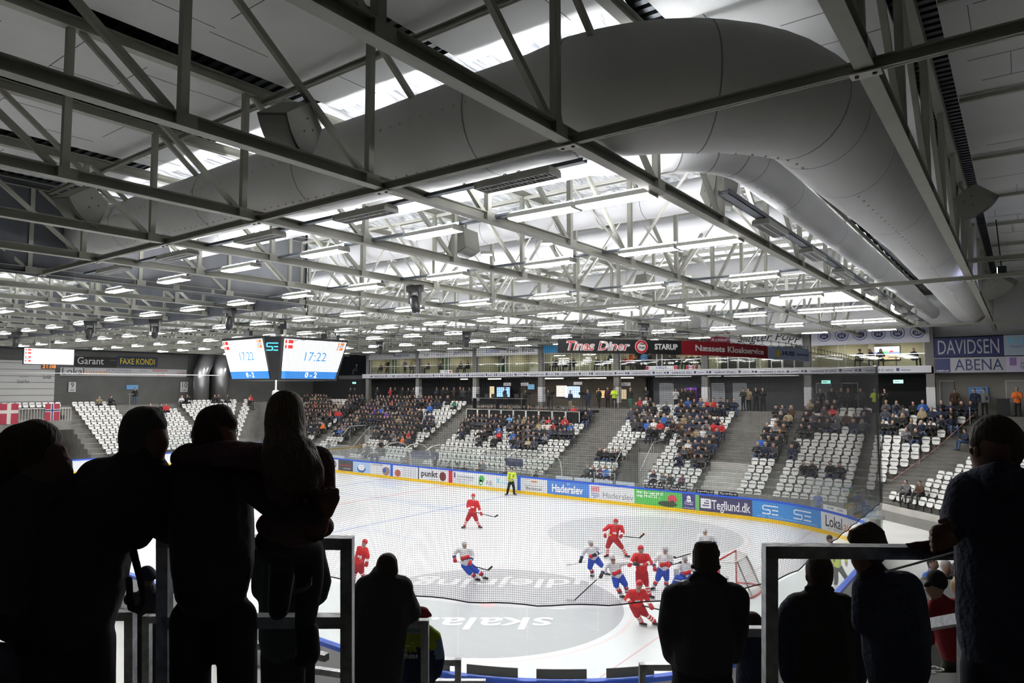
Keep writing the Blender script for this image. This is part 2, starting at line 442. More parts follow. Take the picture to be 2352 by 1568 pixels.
p = [a, b, b + CB * .95, a + CB * .95]; m.prism([(q.x, q.y, -.1) for q in p], (0, 0, .62))
tag(m.build('wall_parapet_corner'), kind='structure')
# front parapet of the far terrace
m = mbm(CONC)
x = -66
for v0, v1, vy in sorted(VOMS) + [(-7.5, 0, 0)]:
    m.box(x, 43.15, -.1, v0, 43.28, .75); x = v1
tag(m.build('wall_parapet_far'), kind='structure')
# ================================================================== BODIES
def capsmesh(caps, voxel=.02, smooth=2, deci=None):
    """caps: (p0, r0, p1, r1, matindex). Union of tapered capsules as ONE continuous surface; returns a mesh with material indices."""
    b = MB()
    for c in caps:
        p0, r0, p1, r1 = V(c[0]), c[1], V(c[2]), c[3]
        L = (p1 - p0).length; n = 12
        d = (p1 - p0) / L if L > 1e-5 else V((0, 0, 1))
        pts = []; rs = []
        for t in (-1, -.92, -.7, -.38, 0): pts.append(p0 + d * r0 * t); rs.append(max(.001, r0 * math.sqrt(max(0, 1 - t * t))))
        for t in (0, .38, .7, .92, 1): pts.append(p1 + d * r1 * t); rs.append(max(.001, r1 * math.sqrt(max(0, 1 - t * t))))
        if L < 1e-5: pts[5] += d * 1e-4
        # fixed frame so the tube does not twist
        b.tube(pts, rs, n)
    me = bpy.data.meshes.new('t'); me.from_pydata(b.v, [], b.f)
    bm = bmesh.new(); bm.from_mesh(me); bmesh.ops.recalc_face_normals(bm, faces=bm.faces); bm.to_mesh(me); bm.free()
    ob = bpy.data.objects.new('t', me); col.objects.link(ob)
    md = ob.modifiers.new('r', 'REMESH'); md.mode = 'VOXEL'; md.voxel_size = voxel
    if smooth: ms = ob.modifiers.new('s', 'SMOOTH'); ms.iterations = smooth; ms.factor = .5
    if deci: mq = ob.modifiers.new('d', 'DECIMATE'); mq.ratio = deci
    dg = bpy.context.evaluated_depsgraph_get(); dg.update()
    out = bpy.data.meshes.new_from_object(ob.evaluated_get(dg))
    bpy.data.objects.remove(ob); bpy.data.meshes.remove(me)
    n = len(out.polygons)
    if n == 0: return out
    cen = np.zeros(n * 3); out.polygons.foreach_get('center', cen); cen = cen.reshape(-1, 3)
    best = np.full(n, 1e9); mi = np.zeros(n, int)
    for c in caps:
        if len(c) < 5: continue
        p0 = np.array(c[0], float); p1 = np.array(c[2], float); d = p1 - p0; LL = d @ d
        t = np.clip(((cen - p0) @ d) / LL, 0, 1) if LL > 1e-9 else np.zeros(n)
        q = p0 + t[:, None] * d; r = c[1] + (c[3] - c[1]) * t
        ds = np.linalg.norm(cen - q, axis=1) - r
        k = ds < best; best[k] = ds[k]; mi[k] = c[4]
    out.polygons.foreach_set('material_index', mi.tolist()); out.polygons.foreach_set('use_smooth', [True] * n)
    return out
def meshobj(name, me, mats, parent=None):
    for mm in mats: me.materials.append(mm)
    me.name = name
    o = bpy.data.objects.new(name, me); col.objects.link(o)
    if parent is not None: o.parent = parent
    return o
SKIN = mat('skin', (.46, .28, .21), .55); SKIND = mat('skin_shade', (.50, .30, .22), .6)
HAIRD = mat('hair_dark', (.02, .015, .012), .7); HAIRB = mat('hair_brown', (.06, .035, .02), .6, bump=(60, .3)); HAIRL = mat('hair_blond', (.36, .25, .13), .6); HAIRG = mat('hair_grey', (.35, .33, .31), .7)
CLB = mat('cloth_black', (.012, .012, .013), .85); CLN = mat('cloth_navy', (.014, .02, .045), .85); CLG = mat('cloth_charcoal', (.04, .04, .042), .85)
CLJ = mat('cloth_jeans', (.05, .08, .16), .85); CLR = mat('cloth_red', (.42, .015, .02), .75); CLW = mat('cloth_white', (.62, .62, .62), .8)
CLT = mat('cloth_tan', (.30, .24, .14), .85); CLGR = mat('cloth_grey', (.16, .16, .17), .85); CLBL = mat('cloth_blue', (.03, .12, .42), .8)
CLGN = mat('cloth_green', (.02, .16, .09), .8); CLP = mat('cloth_plum', (.07, .02, .05), .85); CLPU = mat('cloth_purple', (.12, .03, .30), .8); CLBR = mat('cloth_brown', (.07, .035, .02), .85)
CLLB = mat('cloth_light_blue', (.12, .36, .70), .8); CLO = mat('cloth_orange', (.75, .16, .02), .7); CLY = mat('hi_vis_yellow', (.62, .80, .05), .7); CLTE = mat('cloth_teal', (.03, .20, .15), .8)
CLSL = mat('cloth_slate', (.05, .055, .07), .85); CLBE = mat('cloth_beige', (.42, .34, .22), .85)
# ---- spectator prototypes; local frame: seat point at origin, faces -Y, floor at z=-.42
def seated(lean=0.0, arms='lap', legs=0.0, w=1.0, hat=False, hairlong=False, turn=0.0):
    c = []; S, H, J, T, K = 0, 1, 2, 3, 4     # skin, hair, jacket, trousers, shoes
    y0 = .02; ly = -lean
    hip = V((0, y0, .10)); ch = V((0, y0 + ly * .5, .42)); nk = V((0, y0 + ly * .8, .60)); hd = V((turn * .03, y0 + ly - .03, .76))
    c.append((hip + V((-.09, 0, 0)), .12 * w, hip + V((.09, 0, 0)), .12 * w, T))
    c.append((hip + V((0, 0, .06)), .16 * w, ch, .165 * w, J)); c.append((ch + V((-.10 * w, 0, .05)), .11, ch + V((.10 * w, 0, .05)), .11, J))
    c.append((nk + V((-.15 * w, 0, -.06)), .075, nk + V((.15 * w, 0, -.06)), .075, J)); c.append((nk + V((0, 0, -.03)), .075, nk + V((0, 0, .02)), .06, J))
    c.append((nk, .055, hd + V((0, .01, -.05)), .055, S))
    c.append((hd + V((0, -.015, .0)), .087, hd + V((0, -.025, -.055)), .066, S)); c.append((hd + V((0, .025, .045)), .092, hd + V((0, .035, 0)), .088, H))
    c.append((hd + V((0, -.105, -.01)), .018, hd + V((0, -.10, -.03)), .02, S))
    if hat: c.append((hd + V((0, 0, .075)), .10, hd + V((0, -.04, .075)), .10, H)); c.append((hd + V((-.04, -.11, .05)), .02, hd + V((.04, -.13, .05)), .02, H))
    if hairlong: c.append((hd + V((-.07, .03, 0)), .05, hd + V((-.10, .02, -.22)), .04, H)); c.append((hd + V((.07, .03, 0)), .05, hd + V((.10, .02, -.22)), .04, H))
    for s in (-1, 1):
        k = V((s * (.13 + legs), y0 - .46, .11)); f = V((s * (.13 + legs * 1.3), y0 - .50, -.36))
        c.append((hip + V((s * .10, -.02, 0)), .095, k, .075, T)); c.append((k, .07, f, .05, T)); c.append((f + V((0, .03, -.02)), .045, f + V((s * .02, -.14, -.035)), .035, K))
        sh = nk + V((s * .19 * w, 0, -.09))
        if arms == 'lap': el = V((s * .27 * w, y0 - .08 + ly * .6, .30)); ha = V((s * .06, y0 - .33 + ly * .4, .24))
        elif arms == 'fold': el = V((s * .27 * w, y0 - .12 + ly * .6, .33)); ha = V((-s * .10, y0 - .24 + ly * .6, .37))
        elif arms == 'face': el = V((s * .24 * w, y0 - .22 + ly, .33)); ha = V((s * .05, y0 - .24 + ly, .62))
        elif arms == 'clap': el = V((s * .26 * w, y0 - .14 + ly, .34)); ha = V((s * .03, y0 - .36 + ly, .48))
        else: el = V((s * .26 * w, y0 - .12 + ly, .30)); ha = V((s * .16, y0 - .42, .22))
        c.append((sh, .072, el, .058, J)); c.append((el, .056, ha, .042, J)); c.append((ha, .038, ha + V((-s * .03, -.05, .0)), .03, S))
    return c
def standing(arms='down', w=1.0, hairlong=False, hat=False, stride=0.0, h=1.0):
    c = []; S, H, J, T, K = 0, 1, 2, 3, 4
    hip = V((0, 0, .92)); ch = V((0, .0, 1.28)); nk = V((0, 0, 1.48)); hd = V((0, -.02, 1.66))
    c.append((hip + V((-.08, 0, 0)), .115 * w, hip + V((.08, 0, 0)), .115 * w, J)); c.append((hip + V((0, 0, .06)), .145 * w, ch, .155 * w, J))
    c.append((ch + V((-.11 * w, 0, 0)), .105, ch + V((.11 * w, 0, 0)), .105, J)); c.append((nk + V((-.16 * w, 0, -.07)), .07, nk + V((.16 * w, 0, -.07)), .07, J))
    c.append((nk, .055, hd + V((0, .01, -.05)), .055, S)); c.append((hd + V((0, -.015, .0)), .085, hd + V((0, -.025, -.055)), .064, S)); c.append((hd + V((0, .02, .045)), .09, hd + V((0, .03, 0)), .086, H))
    c.append((hd + V((0, -.10, -.01)), .017, hd + V((0, -.095, -.03)), .018, S))
    if hat: c.append((hd + V((0, 0, .075)), .10, hd + V((0, -.04, .075)), .10, H))
    if hairlong: c.append((hd + V((-.07, .03, 0)), .05, hd + V((-.09, .03, -.24)), .04, H)); c.append((hd + V((.07, .03, 0)), .05, hd + V((.09, .03, -.24)), .04, H))
    for s in (-1, 1):
        k = V((s * .11, -.03 - s * stride * .4, .50)); f = V((s * .13, .02 - s * stride, .09))
        c.append((hip + V((s * .09, 0, -.02)), .095, k, .07, T)); c.append((k, .065, f, .05, T)); c.append((f + V((0, .03, -.04)), .045, f + V((s * .03, -.14, -.05)), .035, K))
        sh = nk + V((s * .20 * w, 0, -.09))
        if arms == 'down': el = V((s * .28, .02, 1.12)); ha = V((s * .27, -.06, .88))
        elif arms == 'fold': el = V((s * .28, -.08, 1.14)); ha = V((-s * .08, -.24, 1.20))
        elif arms == 'phone': el = V((s * .26, -.16, 1.16)); ha = V((s * .06, -.30, 1.38))
        else: el = V((s * .30, -.02, 1.14)); ha = V((s * .10, -.24, 1.02))
        c.append((sh, .07, el, .055, J)); c.append((el, .054, ha, .042, J)); c.append((ha, .038, ha + V((-s * .02, -.03, -.05)), .03, S))
    return c
PSIT = [capsmesh(seated(.02, 'lap'), .036, 2, .30), capsmesh(seated(.10, 'lap', .05), .036, 2, .30), capsmesh(seated(.0, 'fold', .02, 1.08), .036, 2, .30),
        capsmesh(seated(.16, 'face', .03), .036, 2, .30), capsmesh(seated(.06, 'clap', .02), .036, 2, .30), capsmesh(seated(.03, 'knee', .04, 1.1, hat=True), .036, 2, .30),
        capsmesh(seated(.04, 'lap', .0, .92, hairlong=True), .036, 2, .30), capsmesh(seated(.12, 'fold', .02, .95, hairlong=True, turn=1), .036, 2, .30)]
PSTA = [capsmesh(standing('down'), .036, 2, .30), capsmesh(standing('fold', 1.05), .036, 2, .30), capsmesh(standing('hands', .95, True), .036, 2, .30), capsmesh(standing('phone'), .036, 2, .30), capsmesh(standing('down', 1.05, stride=.12), .036, 2, .30)]
for me in PSIT + PSTA:
    for mm in (SKIN, HAIRD, CLB, CLG, BLACKM): me.materials.append(mm)
    me.name = 'person'
def spectator(proto, loc, rz, jacket, trous, hair=HAIRD, scale=1.0, name='person'):
    o = bpy.data.objects.new(name, proto); col.objects.link(o); o.location = loc; o.rotation_euler = (0, 0, rz); o.scale = (scale,) * 3
    for i, mm in ((1, hair), (2, jacket), (3, trous)):
        o.material_slots[i].link = 'OBJECT'; o.material_slots[i].material = mm
    return o
# ================================================================== SEATS
SEATW = mat('seat_shell', (.80, .80, .77), .45); SEATB = mat('seat_bracket_and_gap', (.06, .06, .06), .5)
def nth(k): return str(k) + ('th' if 10 < k % 100 < 14 else {1: 'st', 2: 'nd', 3: 'rd'}.get(k % 10, 'th'))
def seat_meshes():
    # back shell: rounded-top panel, slightly leaned back; local origin on the step below the seat, faces -Y
    m = mbm(SEATW); n = 9
    def panel(z0, z1, w, yb, yt, rt, rb, th, bulge):
        prof = []
        for k in range(n):       # rounded top from left to right
            a = PI - PI * k / (n - 1); prof.append((w / 2 * math.copysign(abs(math.cos(a)) ** .55, math.cos(a)), z1 - rt + rt * math.sin(a) ** .8))
        low = []
        for k in range(n):
            a = -PI * k / (n - 1); low.append((w / 2 * .93 * math.copysign(abs(math.cos(a)) ** .55, math.cos(a)), z0 + rb + rb * (-(abs(math.sin(a)) ** .8))))
        loop = prof + low
        def P(x, z, o):
            t = (z - z0) / (z1 - z0); return (x, yb + (yt - yb) * t + bulge * (1 - (2 * x / w) ** 2) * -1 * 0 + bulge * (2 * x / w) ** 2 * -1 + o, z)
        f = [P(x, z, 0) for x, z in loop]; b = [P(x, z, th) for x, z in loop]; N = len(loop)
        zc = (z0 + z1) / 2
        vs = f + b + [P(0, zc, 0), P(0, zc, th)]
        fs = [(i, i + 1 if i + 1 < N else 0, 2 * N) for i in range(N)] + [(N + i, 2 * N + 1, N + (i + 1) % N) for i in range(N)] + [(i, N + i, N + (i + 1) % N, (i + 1) % N) for i in range(N)]
        m.add(vs, fs)
    panel(.50, .82, .45, .04, .10, .16, .05, .035, .03); back = m
    m = mbm(SEATW); 
    panel(.37, .63, .42, -.10, -.02, .10, .10, .035, .02); m.mat(SEATB).box(-.03, -.02, .05, .03, .06, .45).box(-.20, -.05, .425, .20, .05, .46).box(-.20, -.06, .632, .20, .0, .668)  # bracket, plus a top dark bar standing for the shaded gap below the back
    return back, m
bk, pn = seat_meshes()
SEAT_BACK = bk.build('stadium_seat', smooth=False); SEAT_PAN = pn.build('seat_pan', parent=SEAT_BACK)
seats = []     # (x, y, z, rz, block label, row, block id, u)
def addblock(x0, x1, rows, label, gaps=()):
    for i in rows:
        a, b = x0(i) if callable(x0) else x0, x1(i) if callable(x1) else x1
        n = int((b - a) / .53)
        if n < 1: continue
        for k in range(n):
            x = a + (b - a - n * .53) / 2 + .53 * (k + .5)
            if any(v0 - .25 < x < v1 + .25 and YTOP - TRD * (i + 1) < vy + .1 for v0, v1, vy in VOMS): continue
            seats.append((x, YTOP - TRD * i - .40, rowz(i + 1), 0.0, label, i, k))
R12 = range(0, 13)
addblock(lambda i: -71.5 + .57 * i, -60.3, R12, 'the far-left block')
addblock(-58.5, -45.0, R12, 'the block under signs 11 and 12')
addblock(-42.4, -29.5, range(2, 13), 'the block under the press deck')
addblock(-26.4, -17.4, R12, 'the block right of the central stairs')
addblock(-14.9, -13.2, range(1, 13), 'the narrow three-seat column')
addblock(-12.7, -8.3, R12, 'the block right of the column')
addblock(-7.9, lambda i: -2.3 - .46 * i, range(0, 11), 'the block by the roped stairs')
# left end stand, faces +x
for i in range(11):
    for y0, y1, r0 in ((27.8, 31.7, 0), (32.6, 37.6, 2), (38.2, 45.6 - TRD * i * .85, 0), (46.0 - TRD * i * .85, 47.2 - TRD * i * .85, 0), (20.0, 27.0, 0)):
        if i < r0 or (y0 == 20.0 and i > 0): continue
        n = int((y1 - y0) / .53)
        for k in range(n): seats.append((XTOP + TRD * i + .40, y0 + .53 * (k + .5), rowz(i + 1), PI / 2, 'the end stand', i, k))
# corner fan, rows turned 45 degrees
ang = math.atan2(CT.y, CT.x)
for i in range(12):
    for k in range(24):
        if k < .57 * i: continue
        if i == 1 and k in (2, 3): pass
        p = CO + CB * (TRD * i + .02) + CT * (.1 + .53 * k)
        if p.x > .2 or p.y < 36: continue
        seats.append((p.x, p.y, .58 + .41 * i, ang, 'the corner stand', i, k))
# size in the picture decides which 300 are built as individuals
def vis(x, y, z):
    a = prj((x, y, z + .6)); return a[2] > 0 and -20 < a[0] < 2372 and 880 < a[1] < 1400 and not (a[0] < 395 and a[1] > 1000) and not (395 < a[0] < 600 and a[1] > 1000) and not (605 < a[0] < 745)  and not (a[0] > 2170 and a[1] > 1050)
order = sorted(range(len(seats)), key=lambda q: (not vis(*seats[q][:3]), prj(seats[q][:3])[2]))
indiv = set(order[:296]); ORD = ['topmost', 'second', 'third', 'fourth', 'fifth', 'sixth', 'seventh', 'eighth', 'ninth', 'tenth', 'eleventh', 'twelfth', 'lowest']
first = True; sm = mbm(SEATW)
def put(m, src, M, mo):
    me = src.data; o = len(m.v); m.v += [tuple(M @ v.co) for v in me.vertices]
    for p in me.polygons: m.f.append(tuple(i + o for i in p.vertices)); m.m.append(mo[p.material_index])
sm.mats = [SEATW, SEATB]
for q, (x, y, z, rz, lab, i, k) in enumerate(seats):
    if q in indiv:
        if first: s = SEAT_BACK; s.location = (x, y, z); s.rotation_euler = (0, 0, rz); first = False
        else:
            s = SEAT_BACK.copy(); col.objects.link(s); s.location = (x, y, z); s.rotation_euler = (0, 0, rz)
            c = SEAT_PAN.copy(); col.objects.link(c); c.parent = s
        r = ORD[i] if 'corner stand' not in lab else ['front', 'second', 'third', 'fourth', 'fifth', 'sixth', 'seventh', 'eighth', 'ninth', 'tenth', 'eleventh', 'back'][i]
        tag(s, 'white folding seat, %s from left, %s row, %s' % (nth(k + 1), r, lab.replace('the ', '', 1)), 'seat', 'white folding seats')
    else:
        if not (-40 < prj((x, y, z))[0] < 2400): continue
        M = Matrix.Translation((x, y, z)) @ Matrix.Rotation(rz, 4, 'Z')
        put(sm, SEAT_BACK, M, [0]); put(sm, SEAT_PAN, M, [0, 1])
tag(sm.build('stadium_seats', fixn=False), 'rows of white folding seats farther away on the far and left stands', 'seats', 'white folding seats', 'stuff')
# ================================================================== SPECTATORS on the far stands: density by region of the stand
rs = random.Random(11)
DEN = [ # px0, py0, px1, py1, density (read against the projected seat)
    (600, 880, 760, 930, .55), (700, 930, 800, 960, .9), (700, 960, 800, 1000, .45), (800, 900, 1010, 940, .93), (800, 940, 880, 1000, .85), (880, 940, 1000, 958, .55), (880, 958, 960, 1005, .8), (960, 958, 1010, 985, .35),
    (1010, 900, 1100, 935, .2), (895, 1005, 950, 1020, .9), (740, 1000, 900, 1060, .15),
    (1060, 940, 1180, 985, .75), (1060, 985, 1130, 1010, .5), (1180, 945, 1380, 968, .55), (1180, 968, 1300, 1010, .9), (1180, 1010, 1235, 1030, .5), (1300, 968, 1345, 1000, .35), (1100, 1010, 1180, 1030, .25),
    (1440, 900, 1505, 960, .8), (1505, 920, 1560, 1000, .35), (1440, 960, 1520, 985, .5), (1480, 980, 1560, 1000, .7), (1560, 905, 1640, 960, .85), (1640, 920, 1710, 950, .75), (1560, 960, 1660, 1050, .88), (1560, 1050, 1640, 1068, .55),
    (1780, 905, 1990, 995, .78), (1760, 950, 1800, 1010, .6), (1735, 1005, 1825, 1050, .75), (2020, 905, 2060, 990, .45), (2060, 925, 2200, 950, .32), (2050, 955, 2180, 1005, .45), (2150, 940, 2230, 975, .4),
    (90, 890, 600, 925, .18), (2230, 940, 2300, 985, .5)]
EMPTY = [(1730, 1050, 2010, 1160), (2010, 1015, 2240, 1260), (1920, 900, 1985, 955)]
PAL = [CLB] * 16 + [CLN] * 7 + [CLG] * 7 + [CLSL] * 4 + [CLGR] * 2 + [CLBR, CLBR, CLR, CLT, CLW, CLBL, CLGN, CLJ]
HP = [HAIRD] * 6 + [HAIRB] * 3 + [HAIRG] * 2 + [HAIRL] * 2 + [CLB]
SPEC = {  # fixed people near a pixel: (px, py): (jacket, jacket words)
    (1325, 957): (CLR, 'red jacket', 'stand'), (1300, 965): (CLLB, 'light blue shirt', None), (1267, 975): (CLR, 'red jersey', None), (1277, 990): (CLR, 'red jersey', None), (1302, 978): (CLR, 'red and white jersey', None), (1275, 985): (CLW, 'white top', None),
    (1172, 965): (CLLB, 'bright blue jacket', None), (1258, 955): (CLBE, 'pale grey jacket', None), (1212, 1025): (CLBE, 'beige jacket', None), (1153, 1002): (CLR, 'red jacket', None), (1148, 990): (CLBL, 'blue coat', None),
    (1490, 980): (CLBL, 'denim jacket', None), (1511, 985): (CLR, 'red jersey', None), (1498, 985): (CLW, 'white jersey', None), (1470, 930): (CLR, 'red jersey', None), (1625, 920): (CLR, 'red jersey', None), (1640, 920): (CLR, 'red jersey', None),
    (1620, 995): (CLW, 'white and red jersey', None), (1640, 992): (CLR, 'red jersey', None), (1660, 995): (CLR, 'red and white jersey', None), (1677, 995): (CLR, 'red jersey', None), (1575, 925): (CLBL, 'blue jacket', None),
    (755, 980): (CLO, 'orange jacket', None), (760, 955): (CLR, 'red jersey', None), (775, 958): (CLR, 'red jersey', None), (787, 955): (CLR, 'red jersey', None), (862, 948): (CLPU, 'purple jacket', None), (877, 948): (CLBL, 'blue jacket', None), (892, 962): (CLPU, 'purple scarf and coat', None),
    (985, 945): (CLBL, 'blue jacket', None), (1042, 935): (CLGN, 'green hat and coat', None), (1435, 915): (CLR, 'red jersey', None), (932, 1012): (CLO, 'orange scarf', None), (785, 995): (CLBL, 'blue jersey', None),
    (2108, 930): (CLB, 'black jacket and red cap', None), (2165, 940): (CLN, 'navy jacket', None), (2185, 942): (CLN, 'navy jacket', None), (2220, 945): (CLN, 'navy jacket', None), (2120, 990): (CLN, 'navy jacket', None), (2180, 985): (CLN, 'navy jacket', None), (2090, 990): (CLG, 'charcoal jacket', None),
    (380, 925): (CLR, 'red and white jersey', None), (397, 925): (CLW, 'white jersey', None), (365, 925): (CLB, 'black jacket', None), (348, 925): (CLB, 'black jacket', None), (575, 915): (CLR, 'red and white jersey', None), (590, 917): (CLB, 'black jacket', None), (437, 1000): (CLN, 'navy jacket', None),
    (1760, 1020): (CLB, 'black jacket', None), (1782, 1022): (CLB, 'black jacket', None), (1800, 1028): (CLB, 'black jacket', None), (1815, 1025): (CLN, 'navy jacket', None),
    (1372, 1050): (CLB, 'black hooded coat', None), (1390, 1050): (CLB, 'black coat', None), (1405, 1052): (CLB, 'black bobble hat', None), (1418, 1055): (CLB, 'black coat', None),
    (1850, 1080): (CLB, 'dark jacket', None), (1865, 1075): (CLB, 'black jacket', None), (1905, 1085): (CLB, 'black top', None), (1925, 1088): (CLB, 'black coat and brown hair', None)}
taken = {}
pos = [(prj((s[0], s[1], s[2] + .75)), q) for q, s in enumerate(seats)]
for (px, py), val in SPEC.items():
    bq = min(((a[0] - px) ** 2 + 2 * (a[1] - py) ** 2, q) for a, q in pos if q not in taken)
    if bq[0] < 900: taken[bq[1]] = val
people = []
for a, q in pos:
    if q in taken: people.append((q, taken[q])); continue
    x, y, z = seats[q][:3]
    if not (-20 < a[0] < 2372): continue
    if any(e[0] < a[0] < e[2] and e[1] < a[1] < e[3] for e in EMPTY): continue
    for d in DEN:
        if d[0] <= a[0] < d[2] and d[1] <= a[1] < d[3]:
            if rs.random() < min(1, d[4] * 1.25): people.append((q, None))
            break
people.sort(key=lambda t: (t[1] is None, prj(seats[t[0]][:3])[2]))
NI = 230
cm = MB(); cm.mats = [SKIN, HAIRD, CLB, CLG, BLACKM, HAIRB, CLN, CLSL, CLGR, CLR, CLT]
NM = {CLB: 'black coat', CLN: 'navy jacket', CLG: 'charcoal jacket', CLSL: 'slate grey jacket', CLGR: 'grey jacket', CLBR: 'brown jacket', CLR: 'red jacket', CLT: 'tan coat', CLW: 'white top', CLBL: 'blue jacket', CLPU: 'purple jacket', CLGN: 'green jacket', CLJ: 'denim jacket'}
used = {}
for n, (q, val) in enumerate(people):
    x, y, z, rz, lab, i, k = seats[q]
    if val and len(val) > 2 and val[2] == 'stand': pr_ = PSTA[0]; zz = z; st = 'standing'; dy = -.25
    else: pr_ = PSIT[rs.randrange(8)]; zz = z + .43; st = 'seated'; dy = -.06
    j = val[0] if val else rs.choice(PAL); hr = rs.choice(HP); tr = rs.choice([CLB, CLB, CLG, CLJ, CLN])
    p = V((x, y, zz)) + Matrix.Rotation(rz, 4, 'Z') @ V((0, dy, 0)); r2 = rz + rs.uniform(-.35, .35) + .12
    sc_ = rs.uniform(1.02, 1.16)
    r = ORD[i] if 'corner stand' not in lab else 'lower'
    words = val[1] if val else NM[j]
    if n < NI:
        o = spectator(pr_, p, r2, j, tr, hr, sc_)
        tag(o, '%s in %s, %s seat, %s row, %s' % ('standing person' if st == 'standing' else 'person', words, nth(k + 1), r, lab.replace('the ', '', 1).replace('the block right of', 'block right of')), 'person', 'spectators on the far stand')
    else:
        M = Matrix.Translation(p) @ Matrix.Rotation(r2, 4, 'Z') @ Matrix.Scale(sc_, 4)
        tmp = bpy.data.objects.new('t', pr_); jm = cm.mats.index(j) if j in cm.mats else 2
        put(cm, tmp, M, [0, 1 if hr != HAIRB else 5, jm, 3, 4]); bpy.data.objects.remove(tmp)
if cm.v: tag(cm.build('spectator_crowd', smooth=True, fixn=False), 'dense crowd of seated spectators farther away on the far stand', 'crowd', 'spectators on the far stand', 'stuff')
# ================================================================== ROOF TRUSSES (each a thing, all alike)
POSTY = [-2.05 + 3.37 * j for j in range(17)]          # 8.06 is post 3
def ibeam(m, y0, y1, z0, h, fw, t=.018):
    m.box(-fw / 2, y0, z0, fw / 2, y1, z0 + t); m.box(-fw / 2, y0, z0 + h - t, fw / 2, y1, z0 + h); m.box(-.008, y0, z0 + t, .008, y1, z0 + h - t)
tr = empty('roof_truss', (TX[0], 0, TZB))
m = mbm(STEEL); ibeam(m, -6, 53.9, 0, .20, .20)
for y in POSTY:
    if 0 < y < 53: m.box(-.1, y - .13, .018, .1, y + .17, .19)
bc = m.build('bottom_chord'); bc.parent = tr
m = mbm(STEEL); ibeam(m, -6, 54.5, 2.69, .22, .20); tc_ = m.build('top_chord'); tc_.parent = tr
ch = [(bc, []), (tc_, [])]
for y in POSTY[:-1]:
    m = mbm(STEEL).box(-.06, y - .06, .2, .06, y + .06, 2.70); o = m.build('post'); o.parent = tr; ch.append((o, []))
for j in range(len(POSTY) - 1):
    y0, y1 = POSTY[j], POSTY[j + 1]
    if j < 7: a, b = (0, y0 + .16, 2.69), (0, y1 - .16, .2)
    else: a, b = (0, y0 + .14, .2), (0, y1 - .14, 2.69)
    m = mbm(STEEL).beam(a, b, .09, .10); o = m.build('diagonal'); o.parent = tr; ch.append((o, []))
TREE = (tr, ch)
def tlabel(k):
    if k == 0: return 'grey steel roof truss at the far right, right of the thick white duct'
    if k == 1: return 'grey steel roof truss ending at the crest banner on the far wall'
    return 'grey roof truss, %s to the left of the one ending at the crest banner' % ['first', 'second', 'third', 'fourth', 'fifth', 'sixth', 'seventh', 'eighth', 'ninth', 'tenth', 'eleventh', 'twelfth', 'thirteenth', 'fourteenth', 'fifteenth', 'sixteenth', 'seventeenth'][k - 2]
tag(tr, tlabel(0), 'roof truss', 'roof trusses')
for k in range(1, 19): copytree(TREE, (TX[k], 0, TZB), label=tlabel(k))
# ties across the trusses
for y, z, h, x1, nm in ((8.4, TZB - .02, .14, 2.9, 'dark steel tie beam crossing under the near trusses below the big duct'), (26.6, TZB - .10, .14, 2.9, 'pale steel tie beam crossing the trusses above mid rink'), (46.0, TZB - .10, .12, 2.9, 'pale steel tie beam crossing the trusses before the far wall'),
                        (26.6, TZB + .45, .16, 2.9, 'upper pale steel tie at the far right mid rink'), (8.5, 13.64 - .1, .12, -1, 'thin steel tie under the ceiling boards, nearest row'), (3.0, 13.6, .1, -1, 'thin steel tie under the ceiling boards above the camera')):
    x0 = -1.3 if 'upper' in nm else (-24.8 if y < 9 else -76)
    m = mbm(STEEL).box(x0, y - .05, z, x1, y + .05, z + .02); m.box(x0, y - .01, z, x1, y + .01, z + h); m.box(x0, y - .05, z + h - .02, x1, y + .05, z + h)
    t = tag(m.build('tie_beam', loc=(0, y, z)), nm, 'tie beam', 'steel ties across the trusses')
    if y in (26.6, 46.0) and 'upper' not in nm or z < 10.94 + .01 and y == 8.4:
        for X in TX[:9]:
            q = mbm(STEELW).box(X - .16, y - .09, z - .03, X + .16, y + .09, z - .012); q.mat(BLACK).box(X - .11, y - .03, z - .05, X - .07, y + .01, z - .03).box(X + .07, y - .03, z - .05, X + .11, y + .01, z - .03)
            q.build('splice_plate', loc=(0, y, z), parent=None).parent = t
            t.children[-1].location = (0, 0, 0) if False else t.children[-1].location - V((0, y, z))
# diagonal sway bracing between trusses, row at y=26.6 and 46
for y, lab in ((26.6, 'white zigzag sway bracing between the trusses above mid rink'), (46.0, 'white zigzag sway bracing between the trusses near the far wall'), (18.2, 'white zigzag sway bracing between the trusses above the near half of the rink')):
    e = tag(empty('sway_bracing', (0, y, TZB)), lab, 'roof bracing')
    for k in range(1, 16):
        a, b = TX[k], TX[k + 1] if k < 18 else TX[k] - 3.94
        if y == 18.2 and a < -22: continue
        mbm(STEELW).beam((a, 0, .2), ((a + b) / 2, 0, 2.7), .06, .06).beam(((a + b) / 2, 0, 2.7), (b, 0, .2), .06, .06).beam((a, .0, 2.68), (b, .0, 2.68), .07, .09).build('brace').parent = e
# secondary light trusses (thin web members) standing half way between, above the ice only
for k, y in enumerate((22.0, 31.5, 36.4, 41.2)):
    e = tag(empty('lattice_purlin', (0, y, 13.2)), 'thin white lattice girder across the roof, %s from the near side' % ['first', 'second', 'third', 'fourth'][k], 'lattice girder', 'thin lattice girders')
    for q in range(1, 15):
        a = TX[q]
        m = mbm(STEELW).beam((a, 0, .6), (a - 3.94, 0, .6), .06, .08)
        if k % 2 == 0: m.beam((a, 0, -1.9), (a - 1.97, 0, .6), .05, .05).beam((a - 1.97, 0, .6), (a - 3.94, 0, -1.9), .05, .05)
        m.build('girder_bay').parent = e
